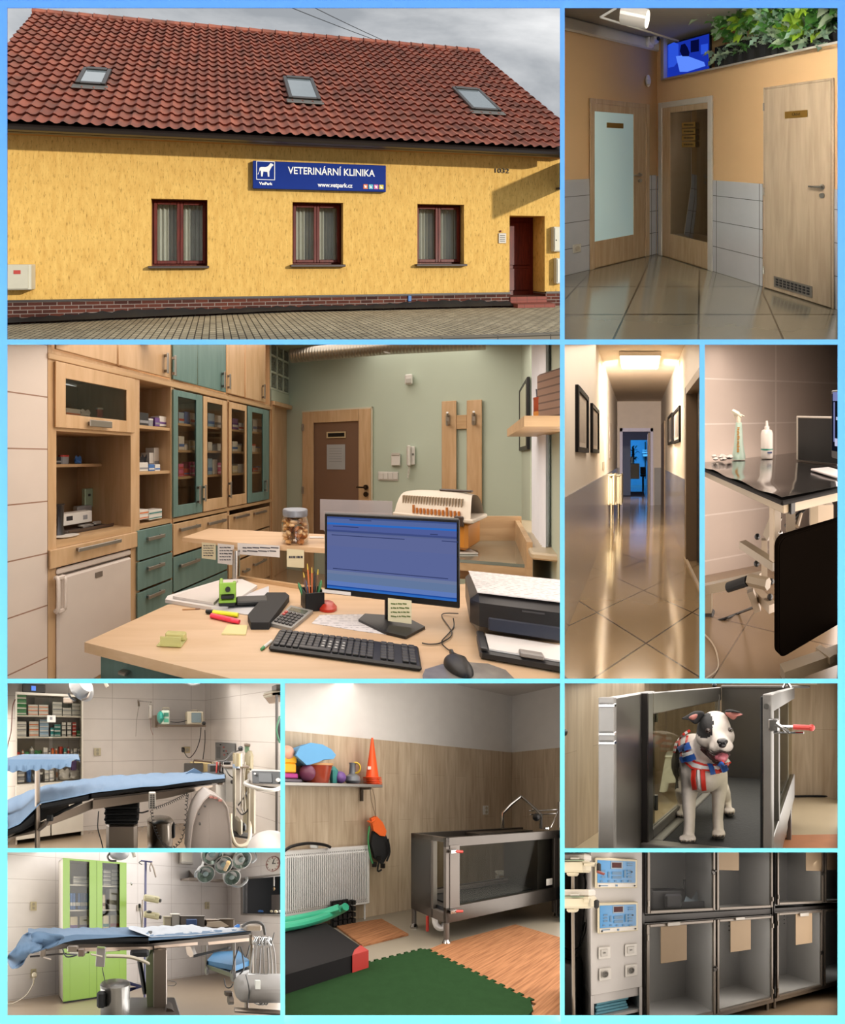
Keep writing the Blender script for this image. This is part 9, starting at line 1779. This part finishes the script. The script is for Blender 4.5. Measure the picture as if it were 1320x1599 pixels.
# control column
col=pl('column_white','c9c6c3',.5);CQ=.05;a,c=KP.s(923,CQ),KP.s(1003,CQ);zsh=KP.z(963,1548,CQ)
t=thing('control_column','white column with two control units and an open shelf','cabinet',KP.p((a+c)/2,0,0));m=MB(KP);m.box(a,c,-.6,CQ,zsh,2.2,.003);m.box(a,a+.02,-.6,CQ,0,zsh);m.box(c-.02,c,-.6,CQ,0,zsh);m.put('body',col,t);m=MB(KP);m.box(a,c,-.6,CQ-.01,zsh-.06,zsh);m.put('shelf_edge',col,t);m=MB(KP);zs0=KP.z(963,1584,CQ);m.box(a+.02,c-.02,-.6,CQ-.01,zs0-.02,zs0);m.box(a+.02,c-.02,-.62,-.6,0,zsh);m.put('lower_shelf',col,t)
m=MB(KP);m.box(KP.s(1003.5,.0),KP.s(1007,.0),-.6,0,0,2.2);m.put('dark_gap',ks2,t)
cbl=pl('control_blue','3f8fcb',.35);crm_=pl('control_cream','d6ccb0',.4)
def control(u0,u1,v0,v1,lb):
 t=thing('control_unit',lb,'control unit',KP.p(KP.s((u0+u1)/2),CQ,KP.z((u0+u1)/2,v1,CQ)));q=CQ+.03;W_,H_=u1-u0,v1-v0
 wp(KP,'casing',crm_,t,u0,u1,v0,v1,CQ,q,.006);wp(KP,'blue_panel',cbl,t,u0+W_*.05,u1-W_*.05,v0+H_*.09,v0+H_*.82,q,q+.002);wp(KP,'display',pl('display_dark','4a1512',.7),t,u0+W_*.4,u0+W_*.62,v0+H_*.15,v0+H_*.32,q+.002,q+.004);wp(KP,'display_frame',pl('disp_grey','8fa0b0',.4),t,u0+W_*.37,u0+W_*.65,v0+H_*.11,v0+H_*.36,q+.0015,q+.003);wp(KP,'lower_strip',WHITE(),t,u0+W_*.05,u1-W_*.05,v0+H_*.84,v0+H_*.96,q,q+.002)
 m=MB(KP)
 for i,(x,y,w,h) in enumerate([(.14,.4,.1,.05),(.14,.5,.1,.05),(.14,.6,.1,.05),(.3,.45,.04,.2),(.4,.45,.22,.1),(.4,.6,.22,.08),(.68,.4,.05,.25),(.76,.16,.12,.03),(.76,.23,.12,.03),(.76,.4,.1,.05),(.76,.5,.1,.05),(.76,.6,.1,.05),(.12,.74,.06,.05),(.3,.74,.05,.05),(.46,.74,.05,.05),(.62,.74,.05,.05),(.78,.74,.08,.05),(.1,.9,.2,.03),(.48,.88,.05,.06)]):wb(m,KP,u0+W_*x,u0+W_*(x+w),v0+H_*y,v0+H_*(y+h),q+.002,q+.0035)
 m.put('buttons',pl('button_slate','5f86a8',.5),t);m=MB(KP);
 for x,y in((.1,.92),(.93,.92),(.86,.45)):z_=KP.z((u0+u1)/2,v0+H_*y,q);s_=KP.s(u0+W_*x,q);m.cyl((s_,q,z_),(s_,q+.004,z_),.006)
 m.put('screws',BLACK(),t)
control(930,996,1340,1387,'control unit with a blue panel, upper of two on the white column');control(934,997,1409,1456,'control unit with a blue panel, lower of two on the white column')
for u,v,rr_,lb in((944.5,1488,0,'square white switch, upper left of the four on the column'),(986,1483.5,0,'square white switch, upper right of the four on the column'),(945.5,1521.5,1,'white wall socket, lower left of the four on the column'),(986.5,1515.5,1,'white wall socket, lower right of the four on the column')):
 t=thing('wall_socket' if rr_ else 'light_switch',lb,'wall socket' if rr_ else 'light switch',KP.p(KP.s(u),CQ,KP.z(u,v+10,CQ)));wp(KP,'faceplate',pl('socket_w','d9d6d0',.3),t,u-9.5,u+9.5,v-9.5,v+9.5,CQ,CQ+.012,.004);wp(KP,'insert',pl('socket_w2','c6c3bd',.3),t,u-5.5,u+5.5,v-5.5,v+5.5,CQ+.012,CQ+.018,.003)
 m=MB(KP);s_,z_=KP.s(u,CQ+.02),KP.z(u,v,CQ+.02)
 if rr_:m.lathe([(.022,0),(.022,.003),(.017,.003),(.016,.0)],(0,0,0),18,Matrix.Translation((s_,CQ+.018,z_))@Matrix.Rotation(-PI/2,4,'X'));m.cyl((s_-.006,CQ+.02,z_),(s_-.006,CQ+.022,z_),.003);m.cyl((s_+.006,CQ+.02,z_),(s_+.006,CQ+.022,z_),.003)
 else:m.box(s_-.008,s_+.008,CQ+.018,CQ+.021,z_-.004,z_+.004)
 m.put('socket_ring' if rr_ else 'symbol',pl('socket_shade','77746e',.5),t)
m=MB(KP);q=.0
for i in range(5):m.box(KP.s(930,q)+.006*(i%2),KP.s(982,q)-.008*(i%3),-.4,q,zs0+.001+.022*i,zs0+.02+.022*i,.005)
m.put('absorbent_pads',pl('pads_aqua','77b8cc',.7),label='stack of folded aqua absorbent pads on the open shelf of the column',cat='pads')
# infusion pumps on a pole at the left
t=th('drip_pole','beige steel pole at the left edge of the kennel room','pole',895,1600,1.9);tb('pole',[(895,1331,1.9),(895,1440,1.9),(896.5,1600,1.9)],.009,pl('pole_tan','8f8272',.35,.5),t,10)
pc=pl('pump_ivory','d8cfb4',.4)
for v,lb in((1350,'ivory syringe pump, upper of two clamped on the pole'),(1407,'ivory syringe pump, lower of two clamped on the pole')):
 t=th('syringe_pump',lb,'syringe pump',905,v+16,1.85);Y=1.8
 pb('body',870,922 if v>1380 else 913,v-7,v+12,Y,.12,pc,t,.012);pb('top',872,922 if v>1380 else 915,v-18,v-6,Y+.02,.1,WHITE(),t,.01);pb('display_strip',872,912,v-7.5,v-5.5,Y-.004,.006,pl('strip_green','8a9a80',.4),t,.001);pb('clamp_bracket',884,900,v+10,v+18,Y+.02,.05,pc,t,.01)
 tb('plunger',[(913,v-1,Y),(930 if v<1380 else 921,v,Y)],.012,pc,t,8);pb('clamp_knob',931 if v<1380 else 927,937 if v<1380 else 934,v-3 if v<1380 else v-2,v+14 if v<1380 else v+12,Y-.02,.03,RUBBER(),t,.008);pb('syringe',890,905,v-12,v-8,Y-.006,.02,pl('syr_clear','bdbab0',.3),t,.004)
tb('knob_lever',[(933,1361,1.78),(944,1365,1.78)],.008,pl('lever_red','7a2a20',.4),None,label='dark red lever beside the upper syringe pump',cat='lever')
for i,pts in enumerate((((912,1366,2.2),(917,1385,2.2),(919,1420,2.2),(910,1470,2.2),(895,1483,2.2),(878,1478,2.2)),((910,1331,2.2),(913,1350,2.2),(914,1400,2.2),(909,1460,2.2)),((880,1495,2.2),(892,1498,2.2),(902,1485,2.2),(914,1440,2.2)),((902,1557,2.2),(906,1570,2.2),(907,1590,2.2)))):cable('black_cable',[T3(*p) for p in pts],.005,BLACK(),['black cable looping left behind the pole','black cable hanging straight from the top left','black cable curving below the lower syringe pump','short black cable near the floor at the lower left'][i])
polyb('black_box',[(870,1504),(890,1506),(893,1515),(893,1600),(870,1600)],2.1,.2,pl('box_black','1c1a19',.45),None,label='black rounded equipment case at the lower left edge',cat='case')
mb=MB();x0=ST.at(882,0,2.6).x;mb.box(-3,ST.at(912,0,2.7).x,2.7,2.75,0,3);struct('wall_left',mb,pl('kennel_left_wall','b9b3ac',.7));mb=MB();mb.box(ST.at(912,0,2.7).x,ST.at(926,0,2.5).x,2.45,2.75,0,3);struct('wall_left',mb,pl('kennel_left_wall2','a39c94',.7))
bay_glow({'top':.9,'right':1,'bottom':.6,'left':.7},2.2,6.4,1.7,'fff4ea');bay_glow({'right':1},7.0,10.0,1.8,'fff4ea')
# ---------- the display board, its partitions and the added gallery it hangs in ----------
P0=Stage(F,CU,CV,CZ,(-900,-900,2200,2500));ST=P0
OPEN=[(11,12,875,530),(882,12,1309,530),(11,538,875,1060),(882,538,1093,1060),(1101,538,1309,1060),
 (11,1067,438,1325),(445,1067,875,1586),(882,1067,1309,1325),(11,1331,438,1586),(882,1331,1309,1586)]
us=sorted({-700,2000}|{o[0] for o in OPEN}|{o[2] for o in OPEN});vs=sorted({-500,2100}|{o[1] for o in OPEN}|{o[3] for o in OPEN})
mb=MB()
def hole(u,v):return any(o[0]<u<o[2] and o[1]<v<o[3] for o in OPEN)
def W(u,v,y):return((u-CU)/F*y,y,CZ+(CV-v)/F*y)
for y,fl in((YB,0),(YB+.003,1)):
 for i in range(len(us)-1):
  for j in range(len(vs)-1):
   if not hole((us[i]+us[i+1])/2,(vs[j]+vs[j+1])/2):
    q=[W(us[i],vs[j+1],YB),W(us[i+1],vs[j+1],YB),W(us[i+1],vs[j],YB),W(us[i],vs[j],YB)]
    q=[(a,y,c) for a,b,c in q]
    mb.add(q,[(0,1,2,3) if not fl else(3,2,1,0)])
for o in OPEN: # the sawn edges of each opening
 c=[W(o[0],o[1],YB),W(o[2],o[1],YB),W(o[2],o[3],YB),W(o[0],o[3],YB)]
 for i in range(4):
  a,b=c[i],c[(i+1)%4];mb.quad(a,b,(b[0],YB+.003,b[2]),(a[0],YB+.003,a[2]))
m,nt,out=base_mat('board_paint');b=bsdf(nt,out,1.0,0,0)
v=coords(nt);sx=N(nt,'SeparateXYZ');nt.links.new(v,sx.inputs[0])
cr=N(nt,'ValToRGB');zt,zb=W(0,0,YB)[2],W(0,1599,YB)[2]
nt.links.new(ramp(nt,sx.outputs[2],zt,zb),cr.inputs[0])
stops=[(0.0,'64a1ff'),(.18,'6aadff'),(.34,'72bcff'),(.5,'78c8ff'),(.66,'7edaff'),(.84,'84ecff'),(1.0,'89f5ff')]
while len(cr.color_ramp.elements)<len(stops):cr.color_ramp.elements.new(.5)
for e,(p,c) in zip(cr.color_ramp.elements,stops):
 e.position=p;l=lin(c);e.color=(l[0]*.9,l[1]*.9,l[2]*.9,1)
nt.links.new(cr.outputs[0],b.inputs['Base Color'])
struct('wall_front',mb,m,clip=False)
# partitions added between the bays to stop light leaking across, as deep as the sets beside them
part_m=pl('partition_grey','b4b0aa',.9)
def partition(u0,v0,u1,v1,ye,ya=YB+.004):
 q=MB()
 q.add([W(u0,v1,ya),W(u1,v1,ya),W(u1,v0,ya),W(u0,v0,ya),W(u0,v1,ye),W(u1,v1,ye),W(u1,v0,ye),W(u0,v0,ye)],
 [(0,1,2,3),(7,6,5,4),(0,4,5,1),(1,5,6,2),(2,6,7,3),(3,7,4,0)])
 struct('wall_partition',q,part_m,clip=False,smooth=False)
DE=DEPTHS={'p2':17,'p3':15,'p4':46,'p5':16,'p6':17,'p7':19,'p8':16,'p9':19,'p10':17}
G=1.3
partition(875+G,8,882-G,534,17) # outdoor bay | entrance hall
partition(882-G,5,1316,12-G,17)
partition(1309+G,5,1316,534,17)
partition(4,530+G,882-G,538-G,17)
partition(882-G,530+G,1316,538-G,46)
partition(4,534,11-G,1064,17)
partition(875+G,534,882-G,1064,46)
partition(1093+G,538-G,1101-G,1064,46)
partition(1309+G,534,1316,1064,18)
partition(4,1060+G,882-G,1067-G,19)
partition(882-G,1060+G,1316,1067-G,46)
partition(4,1064,11-G,1592,20)
partition(438+G,1064,445-G,1592,20)
partition(875+G,1064,882-G,1592,20)
partition(1309+G,1064,1316,1592,18)
partition(11-G,1325+G,438+G,1331-G,20)
partition(882-G,1325+G,1309+G,1331-G,18)
partition(4,1586+G,1316,1593,20)
# unseen gallery added round the viewer, keeping sun and sky off the board
gm=pl('gallery_white','e8e6e2',.9);zt,zb=W(0,-500,YB)[2],W(0,2100,YB)[2]
q=MB();q.box(-2.7,2.7,-4.6,YB,zb-.1,zb);struct('floor',q,gm,clip=False)
q=MB();q.box(-2.7,2.7,-4.6,YB,zt,zt+.1);struct('ceiling',q,gm,clip=False)
q=MB();q.box(-2.7,2.7,-4.7,-4.6,zb,zt);struct('wall_back',q,gm,clip=False)
for s_,n_ in((-1,'wall_left'),(1,'wall_right')):
 q=MB();q.box(s_*2.7,s_*2.58,-4.6,YB,zb,zt);struct(n_,q,gm,clip=False)
L=bpy.data.lights.new('board_fill_lamp','AREA');L.shape='RECTANGLE';L.size=4.6;L.size_y=4.2;L.energy=BOARD_FILL_W  # unseen lamp added behind the camera to light the board evenly
o=bpy.data.objects.new('board_fill_lamp',L);C.objects.link(o);o.location=(0,-4.5,1.6);o.rotation_euler=(PI/2,0,0)
cam=bpy.data.cameras.new('camera');cam.sensor_fit='VERTICAL';cam.sensor_height=24;cam.lens=F/1599*24
cam.clip_end=300;cam.clip_start=.01
co=bpy.data.objects.new('camera',cam);C.objects.link(co);co.location=(0,0,CZ);co.rotation_euler=(PI/2,0,0);sc.camera=co
sc.view_settings.view_transform='Standard';sc.view_settings.look='None';sc.view_settings.gamma=1;sc.view_settings.exposure=0
sc.view_settings.use_curve_mapping=False
cy=sc.cycles;cy.max_bounces=7;cy.diffuse_bounces=4;cy.glossy_bounces=4;cy.transmission_bounces=4;cy.transparent_max_bounces=12
cy.caustics_reflective=False;cy.caustics_refractive=False;cy.sample_clamp_indirect=8;cy.use_denoising=True
for ob in sc.objects:
 if 'org' in ob:del ob['org']
